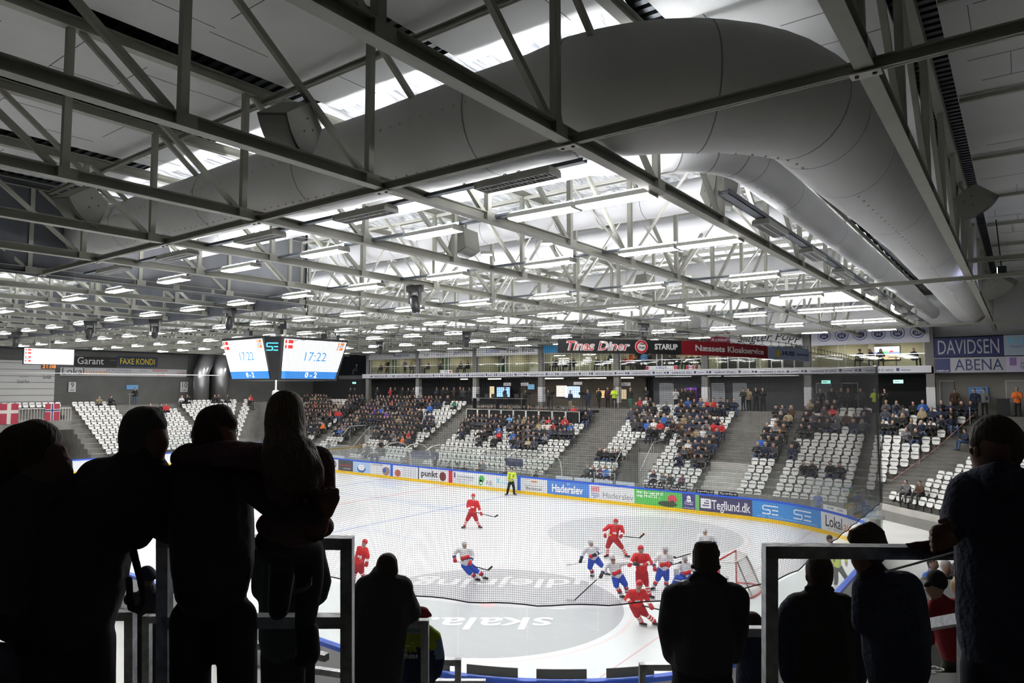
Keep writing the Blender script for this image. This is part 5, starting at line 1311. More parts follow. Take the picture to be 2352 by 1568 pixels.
# ---- the boxes
FRM = mat('frame_white', (.60, .60, .62), .5); BOXW = mat('box_wall_cream', (.50, .49, .36), .8); BOXD = mat('box_wall_dark', (.05, .05, .05), .8); BOXG = mat('box_wall_green', (.10, .18, .09), .8)
CEILL = mat('room_lamp', (.9, .9, .9), .5, emis=(1, .93, .75), es=8.0)
bays_ = [(COLX[i], COLX[i + 1]) for i in range(7)]
BK = [BOXW, BOXW, BOXW, BOXW, BOXD, BOXD, BOXW]
for i, (a, b) in enumerate(bays_):
    m = mbm(BK[i]).box(a, 57.4, 8.7, b, 57.5, 11.9); m.mat(BOXW).box(a - .06, 54.4, 8.7, a + .06, 57.5, 11.9)
    if i in (0, 1, 2): m.mat(BOXG).box(a + .3, 57.3, 8.7, a + 1.5, 57.39, 10.6)
    mid = (a + b) / 2
    m.mat(BOXW if i != 4 else BOXD).box(mid - .06, 54.6, 8.7, mid + .06, 57.4, 11.9)
    if i == 4: m.mat(BOXW).box(mid + .06, 57.35, 8.7, b, 57.39, 11.9)
    tag(m.build('wall_box_%d' % (i + 1)), kind='structure')
    tag(mbm(mat('box_ceiling', (.45, .44, .40), .8)).box(a, 54.0, 10.75, b, 57.4, 10.8).build('ceiling_box_%d' % (i + 1)), kind='structure')
    for xx in (lerp(a, b, .27), lerp(a, b, .75)):
        tag(mbm(CEILL).box(xx - .8, 55.2, 10.72, xx + .8, 56.2, 10.75).build('ceiling_lamp'), 'ceiling lamp inside %s glazed box on the far building, %s half' % (nth(i + 1), 'left' if xx < mid else 'right'), 'ceiling lamp', 'lamps inside the boxes')
    # window front: frame with mullions, handrail and glass
    w = tag(empty('window_front', (a, 53.98, 8.72)), 'glazed white-framed front of the boxes, %s bay from the left' % nth(i + 1), 'window', 'glazed fronts of the boxes')
    mm = mbm(FRM); W = b - a; ms = [.32, W * .47, W * .53, W - .32] if i not in (3, 5, 6) else ([.3] + [W * .14 * q for q in range(1, 4)] + [W * .52, W * .66, W * .80, W - .3] if i == 3 else ([W * .13 + W * .107 * q for q in range(8)] if i == 5 else [.3, W * .27, W * .33, W - .35]))
    for xm in ms: mm.box(xm - .03, -.03, 0, xm + .03, .03, 1.95)
    mm.box(.26, -.03, 1.72, W - .26, .03, 1.80); mm.box(.26, -.03, 0, W - .26, .03, .05); mm.build('frame').parent = w
    mbm(CHROME).box(.27, -.10, .90, W - .27, -.06, .95).build('handrail').parent = w
    mbm(WINGL).box(.26, -.005, .05, W - .26, .005, 1.72 if i in (3, 5) else .92).build('pane').parent = w
    # table and chairs inside
    for q, xx in enumerate((lerp(a, b, .28), lerp(a, b, .72))):
        t_ = tag(empty('lounge_table', (xx, 55.2, 8.72)), 'small table inside the %s glazed box, %s side' % (nth(i + 1), 'left' if q == 0 else 'right'), 'table', 'tables inside the boxes')
        mbm(WHITE).tube([(0, 0, .74), (0, 0, .77)], .5, 16).build('table_top').parent = t_; mbm(CHROME).tube([(0, 0, 0), (0, 0, .74)], .04, 8).build('leg').parent = t_; mbm(CHROME).tube([(0, 0, 0), (0, 0, .03)], .25, 12).build('base').parent = t_
# screen in the last box, jersey picture etc.
o = tag(empty('television', (-8.0, 57.3, 9.85)), 'wall television with a bright motor race picture in the last box', 'television'); mbm(BLACK).box(-.95, 0, -.5, .9, .08, .55).build('housing').parent = o
tvm = mbm(mat('tv_white', (.2, .2, .2), .4, emis=(.85, .88, 1), es=1.3)).box(-.9, -.01, .1, .85, 0, .5).mat(mat('tv_blue', (.1, .1, .3), .4, emis=(.22, .35, .9), es=1.2)).box(-.9, -.01, -.1, .85, 0, .1).mat(mat('tv_tan', (.3, .2, .1), .4, emis=(.65, .5, .33), es=1.2)).box(-.9, -.01, -.46, .85, 0, -.1).mat(mat('tv_green', (.1, .3, .1), .4, emis=(.1, .7, .15), es=1.2)).box(-.3, -.02, 0, .1, -.01, .15).mat(mat('tv_red', (.3, .1, .1), .4, emis=(.7, .08, .08), es=1.2)).box(.2, -.02, .05, .45, -.01, .2)
tvm.build('screen').parent = o
for i, (px, py, mt, wd, h_) in enumerate(((1343, 823, CLGN, .22, .7), (1155, 825, CLGR, .5, .9))):
    p = on(px, py, 1, 57.2); tag(mbm(mt).box(p.x - wd, 57.2, p.z - h_ / 2, p.x + wd, 57.28, p.z + h_ / 2).build('wall_poster'), ['green and blue poster inside the box left of the black banner column', 'grey poster inside the box behind the woman'][i], 'poster')
# flags tied on the box fronts
for i, (px, wd, lab, fl) in enumerate(((1025, 1.7, 'small white banner with a red heart tied on the box handrail', 'h'), (1520, 2.9, 'long white banner with flag ends tied on the box handrail', 'n'), (1588, .9, 'short white banner with red ends on the box handrail', 'd'))):
    p = on(px, 857, 1, 53.8); o = tag(mbm(WHITE).box(p.x - wd / 2, 53.78, 8.80, p.x + wd / 2, 53.80, 9.12).build('hand_banner'), lab, 'banner', 'banners on the box handrails')
    mm = mbm(TR)
    if fl == 'h': mm.box(p.x + .45, 53.77, 8.85, p.x + .7, 53.78, 9.05)
    else: mm.box(p.x + wd / 2 - .35, 53.77, 8.82, p.x + wd / 2 - .2, 53.78, 9.1).box(p.x + wd / 2 - .16, 53.77, 8.82, p.x + wd / 2, 53.78, 9.1); mm.box(p.x - wd / 2, 53.77, 8.82, p.x - wd / 2 + .25, 53.78, 9.1); mm.mat(TBL).box(p.x - wd / 2 + .1, 53.76, 8.94, p.x - wd / 2 + .35, 53.77, 8.99)
    q = mm.build('flag_marks'); q.parent = o
    tt = text('lettering', 'HEJA', (p.x, 53.77, 8.96), .2, TBL, width=wd * .35); tt.parent = o
# people in the boxes: (px, seated?, jacket, depth y)
bx = [(822, 1, CLB), (875, 1, CLB), (884, 1, CLG), (893, 0, CLB), (929, 0, CLGR), (940, 1, CLB), (987, 1, CLP), (1010, 1, CLB), (1054, 1, CLB), (1078, 1, CLB), (1154, 0, CLSL), (1269, 1, CLW), (1280, 1, CLB), (1298, 1, CLGR), (1309, 1, CLG), (1319, 1, CLB), (1373, 1, CLB), (1386, 1, CLB), (1403, 0, CLB), (1440, 1, CLR), (1446, 0, CLO), (1463, 1, CLN), (1478, 0, CLLB), (1489, 0, CLB), (1540, 1, CLB), (1556, 1, CLB), (1573, 1, CLBR), (1590, 1, CLB), (1603, 1, CLB), (1974, 1, CLB), (2000, 1, CLB), (2022, 1, CLSL), (2098, 1, CLB)]
for i, (px, st, c) in enumerate(bx):
    p = on(px, 830, 1, 54.9); z = 8.72 + (.50 if st else 0)
    o = spectator(PSIT[i % 8] if st else PSTA[i % 4], (p.x, 54.75 + .25 * (i % 3), z), random.uniform(-.6, .9), c, CLG, [HAIRD, HAIRB, HAIRL, HAIRG][i % 4], 1.0)
    tag(o, '%s person in %s inside the glazed boxes, %s from the left' % ('seated' if st else 'standing', {CLB: 'black', CLG: 'charcoal', CLGR: 'grey', CLP: 'plum', CLSL: 'slate', CLW: 'white', CLR: 'red', CLO: 'orange', CLN: 'navy', CLLB: 'light blue', CLBR: 'brown'}[c], nth(i + 1)), 'person', 'guests in the glazed boxes')
# ---- concourse below the boxes
GRV = mat('wall_ribbed_dark', (.075, .078, .085), .7)
m = mbm(GRV); m.box(-26.3, 56.4, 5.5, -11.0, 56.5, 8.3)
for q in range(150): m.box(-26.3 + .1 * q, 56.385, 5.5, -26.26 + .1 * q, 56.4, 8.3)
tag(m.build('wall_concourse_ribbed'), kind='structure')
DOORM = mat('door_grey', (.38, .39, .42), .6)
for i, (p0, p1) in enumerate(((1516, 1546), (1636, 1663), (1685, 1714), (1876, 1908), (1935, 1970))):
    a, b = on(p0, 900, 1, 56.3).x, on(p1, 900, 1, 56.3).x; o = mbm(DOORM if i < 3 else mat('door_darker', (.20, .20, .21), .6)).box(a, 56.3, 5.5, b, 56.38, 7.62).build('door_%d' % (i + 1)); o['kind'] = 'structure'
    mbm(FRM).box(a - .05, 56.28, 5.5, a, 56.38, 7.68).box(b, 56.28, 5.5, b + .05, 56.38, 7.68).box(a - .05, 56.28, 7.62, b + .05, 56.38, 7.68).build('door_frame', parent=o); mbm(CHROME).box(b - .15, 56.25, 6.5, b - .06, 56.3, 6.55).build('door_handle', parent=o)
for i, (p0, p1, c) in enumerate(((2160, 2192, (.20, .20, .19)), (2312, 2360, (.30, .30, .29)))):
    a, b = on(p0, 900, 1, 55.5).x, on(p1, 900, 1, 55.5).x; o = mbm(mat('door_right_%d' % i, c, .6)).box(a, 55.5, 5.5, b, 55.58, 7.75).build('door_%d' % (i + 6)); o['kind'] = 'structure'; mbm(FRM).box(a - .05, 55.48, 5.5, a, 55.6, 7.8).box(a - .05, 55.48, 7.75, b + .05, 55.6, 7.8).build('door_frame', parent=o)
# fittings under the slab
for i, (px, w_, c) in enumerate(((1065, .9, 1), (1360, 2.8, 1), (1270, 2.2, 0), (1135, 1.6, 0), (1440, 1.2, 0))):
    x = on(px, 880, 1, 55).x; tag(mbm(mat('soffit_lamp', (.5, .5, .5), .5, emis=(1, .9, .7), es=3.5) if c else CEILL).box(x - w_ / 2, 55.0, 8.12, x + w_ / 2, 55.12, 8.2).build('ceiling_lamp'), 'narrow lamp under the boxes above the concourse, %s' % ['over sign 12', 'above the press deck, longest', 'left of the longest', 'left end of the press deck', 'right of the press deck'][i], 'ceiling lamp', 'lamps under the boxes')
for i, (px, w_) in enumerate(((1545, 3.2), (1700, 3.0), (1790, 2.8), (1640, 1.6))):
    x = on(px, 873, 1, 53.7).x; tag(mbm(WHITE).box(x - w_ / 2, 53.75, 8.18, x + w_ / 2, 53.85, 8.25).build('light_rail'), 'white light rail under the fascia, %s from the left' % nth(i + 1), 'light rail', 'light rails under the fascia')
EXG = mat('exit_sign_green', (.1, .5, .3), .4, emis=(.35, .95, .8), es=1.5)
for i, (px, py) in enumerate(((1897, 877), (2063, 876), (813, 879))):
    p = on(px, py, 1, 54.1); o = tag(mbm(EXG).box(p.x - .3, 54.1, p.z - .12, p.x + .3, 54.16, p.z + .12).build('exit_sign'), ['green exit sign under the fascia, right of the last but one column', 'green exit sign under the fascia at the black opening', 'green exit sign at the left, over sign 11'][i], 'exit sign', 'exit signs'); mbm(TW).box(p.x - .22, 54.09, p.z - .04, p.x + .1, 54.1, p.z + .05).build('arrow').parent = o
# black sheet standing for the dark inside the opening
tag(mbm(BLACKM).box(-10.9, 56.3, 5.5, -5.3, 56.4, 8.3).build('wall_shade_sheet'), kind='structure')
# kiosk counters, windows and screens behind the press deck
KW = mat('kiosk_wood', (.09, .075, .055), .7)
tag(mbm(KW).box(-41.5, 57.3, 5.5, -27.5, 57.4, 8.2).build('wall_kiosk'), kind='structure')
for i, (px, py, w_, h_, c, lab) in enumerate(((1156, 900, 1.7, 1.0, (.35, .65, 1.0), 'bright blue kiosk window left behind the press deck'), (1290, 898, 1.2, 1.1, (.85, .8, .7), 'lit kiosk window with a hanging shirt behind the press deck'), (1315, 900, 1.7, 1.1, (.6, .75, 1.0), 'bright kiosk screen behind the man in a suit'), (1130, 900, .6, 1.2, (.75, .6, .35), 'narrow warm lit kiosk panel left behind the press deck'), (1220, 888, .8, .5, (.15, .35, .5), 'small blue monitor above the cameraman'), (1380, 905, .9, .7, (.8, .5, .2), 'warm lit bar shelf behind the hi-vis steward'), (1430, 905, .8, .9, (.5, .4, .25), 'dim warm kiosk window right of the pillar'))):
    p = on(px, py, 1, 57.2); o = tag(mbm(BLACK).box(p.x - w_ / 2 - .05, 57.2, p.z - h_ / 2 - .05, p.x + w_ / 2 + .05, 57.25, p.z + h_ / 2 + .05).build('kiosk_window'), lab, 'window', 'kiosk windows'); mbm(mat('kiosk_glow_%d' % i, c, .5, emis=c, es=.8)).box(p.x - w_ / 2, 57.18, p.z - h_ / 2, p.x + w_ / 2, 57.2, p.z + h_ / 2).build('screen').parent = o
for i, (px, py, t_) in enumerate(((1205, 882, 'KIOSK'), (1327, 880, '5'), (1437, 882, 'BAR'), (1165, 882, 'INFO'))):
    p = on(px, py, 1, 54.6); o = tag(mbm(WRAP).box(p.x - .45, 54.6, p.z - .15, p.x + .45, 54.63, p.z + .15).build('hanging_sign'), 'small pale hanging sign under the boxes, %s' % ['left of the press deck centre', 'square, over the press deck', 'right of the hi-vis steward', 'leftmost over the press deck'][i], 'sign', 'small hanging signs')
    if t_ != '5': tt = text('lettering', t_, (p.x, 54.59, p.z), .18, TNV, width=.6); tt.parent = o
# press deck with rail, desk, monitors, cameras
e = tag(empty('press_deck', (-36.5, 51.8, 5.3)), 'dark press platform over the top rows in front of the kiosks', 'platform'); mbm(BLACK).box(-6.2, -1.7, -.2, 6.4, 1.5, .0).box(-6.2, -1.7, -1.0, 6.4, -1.6, -.2).build('deck').parent = e
r_ = mbm(STEELW)
for q in range(9): x0 = -6.2 + 1.4 * q; r_.beam((x0 + .05, -1.75, -.95), (x0 + .05, -1.75, -.05), .05, .05).beam((x0 + .05, -1.75, -.05), (x0 + 1.35, -1.75, -.05), .05, .05).beam((x0 + 1.35, -1.75, -.95), (x0 + 1.35, -1.75, -.05), .05, .05)
r_.build('support_rail').parent = e
mbm(BLACKM).box(-6.2, -1.72, -.94, 6.4, -1.71, -.08).build('skirt').parent = e
e = tag(empty('press_desk', (-40, 51.2, 5.3)), 'long black press desk with equipment on the platform', 'desk'); mbm(mat('desk_top', (.14, .14, .14), .5)).box(-2.8, -.3, .95, 3.4, .3, 1.0).build('desk_top').parent = e
for x in (-2.6, .2, 3.2): mbm(BLACK).box(x - .03, -.25, 0, x + .03, .25, .95).build('leg').parent = e
for i, x in enumerate((-42.2, -41.1, -40.3, -38.9, -37.6)): o = tag(empty('monitor', (x, 51.2, 6.3)), 'small black monitor on the press desk, %s from the left' % nth(i + 1), 'monitor', 'monitors on the press desk'); mbm(BLACK).box(-.25, 0, .05, .25, .04, .4).build('screen_back').parent = o; mbm(BLACK).box(-.08, -.05, 0, .08, .1, .06).build('foot').parent = o
for i, px in enumerate((1215, 1268, 1338)):
    x = on(px, 900, 1, 51.4).x; e = tag(empty('tv_camera', (x, 51.4, 5.3)), 'black television camera on a tripod on the press deck, %s from the left' % nth(i + 1), 'camera', 'television cameras'); mbm(BLACK).box(-.12, -.35, 1.35, .12, .25, 1.62).tube([(0, -.35, 1.5), (0, -.55, 1.5)], .09, 10).build('camera_body').parent = e
    for a in (0, 2.1, 4.2): mbm(BLACK).tube([(0, 0, 1.35), (.45 * math.cos(a), .45 * math.sin(a), 0)], .03, 6).build('leg').parent = e
# standing people on the concourse: (px, jacket, trousers, hair, words, proto, y)
st = [(805, CLB, CLB, 54.2), (815, CLB, CLB, 54.4), (867, CLB, CLJ, 53.6), (897, CLR, CLB, 53.9), (908, CLB, CLB, 54.2), (925, CLB, CLB, 54.0), (938, CLB, CLB, 54.4), (950, CLG, CLB, 54.0), (1003, CLN, CLB, 54.0), (1018, CLB, CLB, 54.3), (1027, CLB, CLB, 54.0), (1043, CLBR, CLB, 54.1), (1057, CLB, CLB, 54.4), (1064, CLG, CLB, 54.0), (1078, CLB, CLB, 54.2), (1160, CLB, CLB, 54.8), (1207, CLB, CLB, 51.9), (1260, CLB, CLB, 51.9), (1310, CLN, CLT, 51.6), (1350, CLN, CLN, 51.8), (1376, CLB, CLB, 53.5), (1396, CLP, CLB, 54.3), (1411, CLY, CLB, 53.6), (1448, CLB, CLTE, 53.4), (1484, CLB, CLB, 54.0), (1552, CLW, CLB, 54.0), (1567, CLB, CLB, 54.2), (1574, CLB, CLB, 54.0), (1587, CLB, CLB, 54.0), (1707, CLB, CLB, 53.6), (1719, CLT, CLB, 53.8), (1736, CLB, CLB, 53.6), (1752, CLB, CLB, 53.6), (1884, CLB, CLB, 53.8), (1910, CLB, CLB, 53.8), (1932, CLB, CLB, 53.8), (1948, CLB, CLB, 53.9), (1977, CLG, CLB, 53.8), (2009, CLY, CLB, 53.9), (2032, CLB, CLB, 53.6), (2193, CLBR, CLB, 54.6), (2238, CLN, CLB, 54.4), (2260, CLGR, CLB, 54.4), (2336, CLO, CLB, 53.7)]
WDS = {CLB: 'black jacket', CLR: 'red jacket', CLG: 'charcoal jacket', CLN: 'navy jacket', CLBR: 'brown top', CLP: 'purple shirt', CLY: 'yellow hi-vis jacket', CLW: 'white shirt', CLT: 'tan jacket', CLGR: 'grey blazer', CLO: 'orange hi-vis vest'}
for i, (px, j, t_, y) in enumerate(st):
    x = on(px, 900, 1, y).x; z = 5.3 if 51 < y < 52 else 5.5
    o = spectator(PSTA[[0, 1, 2, 1, 3, 0, 4][i % 7]] if px not in (1310, 1350, 1448, 2238) else PSTA[0], (x, y, z), random.uniform(-.4, .6), j, t_, [HAIRD, HAIRB, HAIRD, HAIRG, HAIRD][i % 5], random.uniform(.98, 1.06))
    tag(o, 'standing person in %s on the far concourse, %s from the left' % (WDS[j] + (' and green trousers' if t_ is CLTE else (' and tan trousers' if t_ is CLT else '')), nth(i + 1)), 'person', 'people standing on the far concourse')
# bins, blue notices
o = tag(mbm(mat('notice_blue', (.10, .28, .60), .5)).box(on(2225, 897, 1, 55.55).x, 55.5, 6.6, on(2270, 897, 1, 55.55).x, 55.55, 7.35).build('notice_board'), 'blue notice board on the wall behind two standing men', 'notice board')
for q in range(3): mbm(TW).box(on(2232, 897, 1, 55.5).x, 55.48, 6.78 + .16 * q, on(2262, 897, 1, 55.5).x, 55.5, 6.81 + .16 * q).build('text_line').parent = o
o = tag(mbm(mat('purple_glow', (.12, .03, .3), .5, emis=(.16, .04, .45), es=.6)).box(on(1576, 897, 1, 56).x, 56.0, 6.0, on(1600, 897, 1, 56).x, 56.1, 7.3).build('vending_machine'), 'dark red vending machine with a purple glowing top on the concourse', 'vending machine'); mbm(mat('vend_red', (.07, .01, .02), .5)).box(on(1576, 897, 1, 56).x, 55.9, 5.5, on(1600, 897, 1, 56).x, 56.09, 7.1).build('door_panel').parent = o
o = tag(empty('wheelie_bin', (on(2305, 945, 1, 53.9).x, 54.0, 5.5)), 'black wheelie bin beside the standing men at the right', 'bin'); mbm(BLACK).box(-.35, -.3, .06, .35, .3, 1.05).build('body').parent = o; mbm(BLACK).box(-.38, -.36, 1.05, .38, .34, 1.12).build('lid').parent = o
# ---- vomitory rails
def rail(name, pts, label, extra=(), r=.035, group='galvanised stair rails'):
    m = mbm(GALV).tube(pts, r, 8); o = m.build(name, smooth=True); tag(o, label, 'handrail', group)
    for a, b in extra: mbm(GALV).tube([a, b], r * .8, 6).build('post').parent = o
for nm, (v0, v1, vy) in (('the left passage below sign 11', VOMS[0]), ('the middle passage', VOMS[1])):
    yb = 44.2; z1, z0 = 3.35, 1.3
    rail('handrail', [(v0, yb, z0), (v0, 46.6, z1), (v0, vy, z1 + .0), (v1, vy, z1), (v1, 46.6, z1), (v1, yb, z0)], 'galvanised rail around the top of ' + nm, [((v0, vy, 1.4), (v0, vy, z1)), ((v1, vy, 1.4), (v1, vy, z1)), (((v0 + v1) / 2, vy, 2), ((v0 + v1) / 2, vy, z1)), ((v0, 46.6, 1.6), (v0, 46.6, z1)), ((v1, 46.6, 1.6), (v1, 46.6, z1)), ((v0, yb, .2), (v0, yb, z0)), ((v1, yb, .2), (v1, yb, z0))])
    m = mbm(CONCL); m.box(v0 - .0, vy - .05, -.1, v1, vy, 2.35); tag(m.build('wall_passage_%d' % (1 if 'left' in nm else 2)), kind='structure')
a0, a1 = VOMS[2][0], VOMS[2][1]
m = mbm(CONCL); m.box(a0, 46.8, -.1, a1, 46.9, 2.2)
for q in range(5): m.box(a0, 44.4 + .45 * q, -.1, a1, 44.85 + .45 * q, .45 + .28 * q)
tag(m.build('floor_light_stairs'), kind='structure')
for i, (p0, p1, y, z) in enumerate(((1365, 1412, 42.0, 1.45), (1478, 1530, 42.0, 1.4))):
    a, b = on(p0, 1090, 1, y).x, on(p1, 1090, 1, y).x; rail('handrail', [(a, y, 0), (a, y, z), (b, y, z), (b, y, 0)], 'low galvanised frame behind the far glass, %s' % ['left of the middle passage', 'right of the middle passage'][i])
# rope on the corner stairs
tag(mbm(mat('tape_red_white', (.55, .25, .22), .6)).tube([on(2238, 950, 1, 52.2), on(2150, 1030, 1, 49.2), on(2045, 1105, 1, 46.2)], .018, 5).build('barrier_tape'), 'red and white barrier tape along the corner stairs', 'tape')
for i, (px, py, y) in enumerate(((2228, 960, 52), (2111, 1050, 48.3))):
    p = on(px, py, 1, y); tag(mbm(CHROME).tube([(p.x, p.y, p.z - .4), (p.x, p.y, p.z + .7)], .025, 6).build('barrier_post'), 'thin steel post of the tape on the corner stairs, %s' % ['upper', 'lower'][i], 'post', 'posts of the barrier tape')
# ---- team benches with curved clear shelters behind the far boards
xa, xb = on(912, 1040, 1, 41).x, on(1262, 1060, 1, 41).x
for k in range(2):
    s0, s1 = (xa, lerp(xa, xb, .62)) if k == 0 else (lerp(xa, xb, .66), xb)
    e = tag(empty('bench_shelter', (s0, 41, 0)), 'curved clear team bench shelter behind the far boards, %s one' % ['longer left', 'shorter right'][k], 'bench shelter', 'team bench shelters'); L_ = s1 - s0; nb = 5 if k == 0 else 3
    prof = [(0, -1.5, 2.35), (0, -.8, 2.65), (0, 0, 2.72), (0, .8, 2.5), (0, 1.4, 2.0), (0, 1.6, 1.3), (0, 1.65, .2)]
    for q in range(nb): mbm(STEELW).tube([(L_ * q / (nb - 1), y, z) for _, y, z in prof], .03, 6).build('rib').parent = e
    m = mbm(GLASS)
    for q in range(len(prof) - 1): m.quad((0, *prof[q][1:]), (L_, *prof[q][1:]), (L_, *prof[q + 1][1:]), (0, *prof[q + 1][1:]))
    m.build('clear_roof').parent = e
    mbm(TIMBERL).box(0, .4, .5, L_, .85, .55).build('bench').parent = e
    mbm(mat('bench_panel', (.03, .035, .10), .6)).box(0.2, 1.50, 1.3, L_ * .35, 1.53, 1.9).build('sign_panel').parent = e
for i, px in enumerate((928, 936, 988, 1013, 1032, 1052, 1066, 1097, 1100, 1165, 1232)):
    x = on(px, 1060, 1, 40.6).x; up = px in (1097, 988); o = spectator(PSTA[1] if up else PSIT[i % 6], (x, 40.6 if not up else 41.2, 0.0 if up else .55), random.uniform(-.5, .5), [CLN, CLG, CLB, CLGR][i % 4], CLB, HAIRD, 1.0)
    tag(o, '%s person in dark clothes at the team benches, %s from the left' % ('standing' if up else 'seated', nth(i + 1)), 'person', 'people at the team benches')
for i, px in enumerate((873, 886, 1344, 1358, 1374, 1388, 1408, 1497, 1520, 1537, 1562, 1887)):
    x = on(px, 1080, 1, 42.6).x; big = px in (873, 886, 1887); o = spectator(PSTA[3] if big else PSIT[i % 8], (x, 42.9 if not big else 41.6, 0 if big else .95), random.uniform(-.3, .3), [CLB, CLN, CLSL, CLB, CLP, CLBL][i % 6], CLB, [HAIRD, HAIRB, HAIRL][i % 3], 1.0 if i < 8 else .85)
    tag(o, '%s person behind the far glass, %s from the left' % ('standing' if big else 'seated', nth(i + 1)), 'person', 'people just behind the far glass')
# the couple on the corner steps and the lone man higher up
for i, (px, py, y, j, w_) in enumerate(((2087, 1140, 44.3, CLGR, 'pale grey hoodie and dark cap'), (2117, 1142, 44.1, CLBR, 'dark brown parka'), (2218, 1020, 49.8, CLN, 'navy jacket alone on the steps'))):
    p = on(px, py, 1, y); o = spectator(PSIT[[3, 1, 0][i]], (p.x, y, p.z + .05), -.55 - .2 * i, j, CLG if i < 2 else CLJ, [CLN, HAIRB, HAIRD][i], 1.0); tag(o, 'seated person in %s at the corner stairs' % w_, 'person')
# ---- left end wall
def yzsign(py0, py1, px0, px1, colr, lab, items, X=-76.9, nm='sponsor_banner', group='banners on the left end wall'):
    a = on(px0, (py0 + py1) / 2, 0, X); b = on(px1, (py0 + py1) / 2, 0, X); zt_ = on(px0, py0, 0, X).z; zb_ = on(px0, py1, 0, X).z
    o = mbm(mat('yz_%d_%d_%d' % tuple(int(c * 999) for c in colr), colr, .6)).box(X, a.y, zb_, X + .04, b.y, zt_).build(nm); tag(o, lab, 'sign', group); W = b.y - a.y; H = zt_ - zb_
    for s_, f, fz, size, mt, wd in items: t = text('lettering', s_, (X + .05, a.y + W * f, zb_ + H * fz), H * size, mt, rot=(PI / 2, 0, PI / 2), width=W * wd); t.parent = o
    return o
yzsign(843, 862, 138, 428, (.55, .55, .57), 'long white wall banner reading Lokalavisen and kontor syd', [('Lokal', .09, .5, 1.15, TB, .155), ('avisen', .255, .45, 1.05, TOR, .17), ('DET BLÅ GYMNASIUM', .43, .75, .25, TNV, .19), ('DET SIKRE VALG', .43, .5, .25, TGY, .19), ('kontor\nsyd', .77, .55, .55, TR, .13), ('kontorsyd', .95, .5, .3, TR, .07), ('DET BLÅ', .63, .7, .2, TNV, .06)])
yzsign(818, 841, 172, 268, (.008, .008, .009), 'black wall banner reading Garant', [('Garant', .36, .55, 1.0, TW, .62), ('HADERSLEV', .90, .7, .12, TGY, .15)])
o = yzsign(818, 841, 268, 362, (.015, .03, .06), 'dark banner with yellow letters FAXE KONDI and coloured stripes', [('FAXE KONDI', .50, .5, .85, TYL, .84)])
yzsign(818, 866, 432, 610, (.05, .05, .052), 'dark wall panel right of the white banner', [])
for i, (p0, t_) in enumerate(((157, '9'), (414, '10'))): yzsign(877, 900, p0, p0 + 17, (.6, .6, .6), 'white block sign with number ' + t_ + ' on the end wall', [(t_, .5, .66, .75, TB, .40 if i == 0 else .65), ('SE', .5, .18, .22, TNV, .6)], nm='number_sign')
yzsign(884, 894, 290, 317, (.16, .38, .68), 'light blue notice on the end wall beside the standing man', [], nm='notice')
o = yzsign(826, 926, -10, 125, (.58, .58, .57), 'white ribbed sectional gate at the far left reading Lindab', [('Lindab', .86, .62, .15, TNV, .14), ('www.lindab.dk', .45, .62, .05, TGY, .16), ('Danish Port', .45, .50, .11, TB, .2)], nm='sectional_gate', group=None)
for q in range(8): z_ = 5.9 + .62 * q; mbm(mat('gate_joint', (.15, .15, .15), .7)).box(-76.86, 20, z_, -76.84, 28.1, z_ + .05).build('joint').parent = o
for i, (px, r_) in enumerate(((462, .85), (506, .95))):
    p = on(px, 880, 0, -75.6); m = mbm(CHROME).tube([(-75.6, p.y, 5.5), (-75.6, p.y, 9.0), (-75.8, p.y + (1.0 if i == 0 else 0), 11.2)], r_, 18); tag(m.build('ventilation_pipe', smooth=True), 'thick shiny ventilation pipe on the end wall, %s one' % ['left', 'right'][i], 'pipe', 'ventilation pipes')
o = spectator(PSTA[0], (on(310, 900, 0, -74.2)), PI / 2, CLB, CLJ, HAIRD); o.location.z = 5.5; tag(o, 'person in black jacket and jeans standing at the end wall beside a high table', 'person')
p = on(298, 905, 0, -74.3); e = tag(empty('high_table', (p.x, p.y, 5.5)), 'tall narrow table beside the standing person at the end wall', 'table'); mbm(STEEL).box(-.3, -.3, 1.08, .3, .3, 1.12).build('table_top').parent = e; mbm(STEEL).tube([(0, 0, 0), (0, 0, 1.1)], .03, 6).build('leg').parent = e
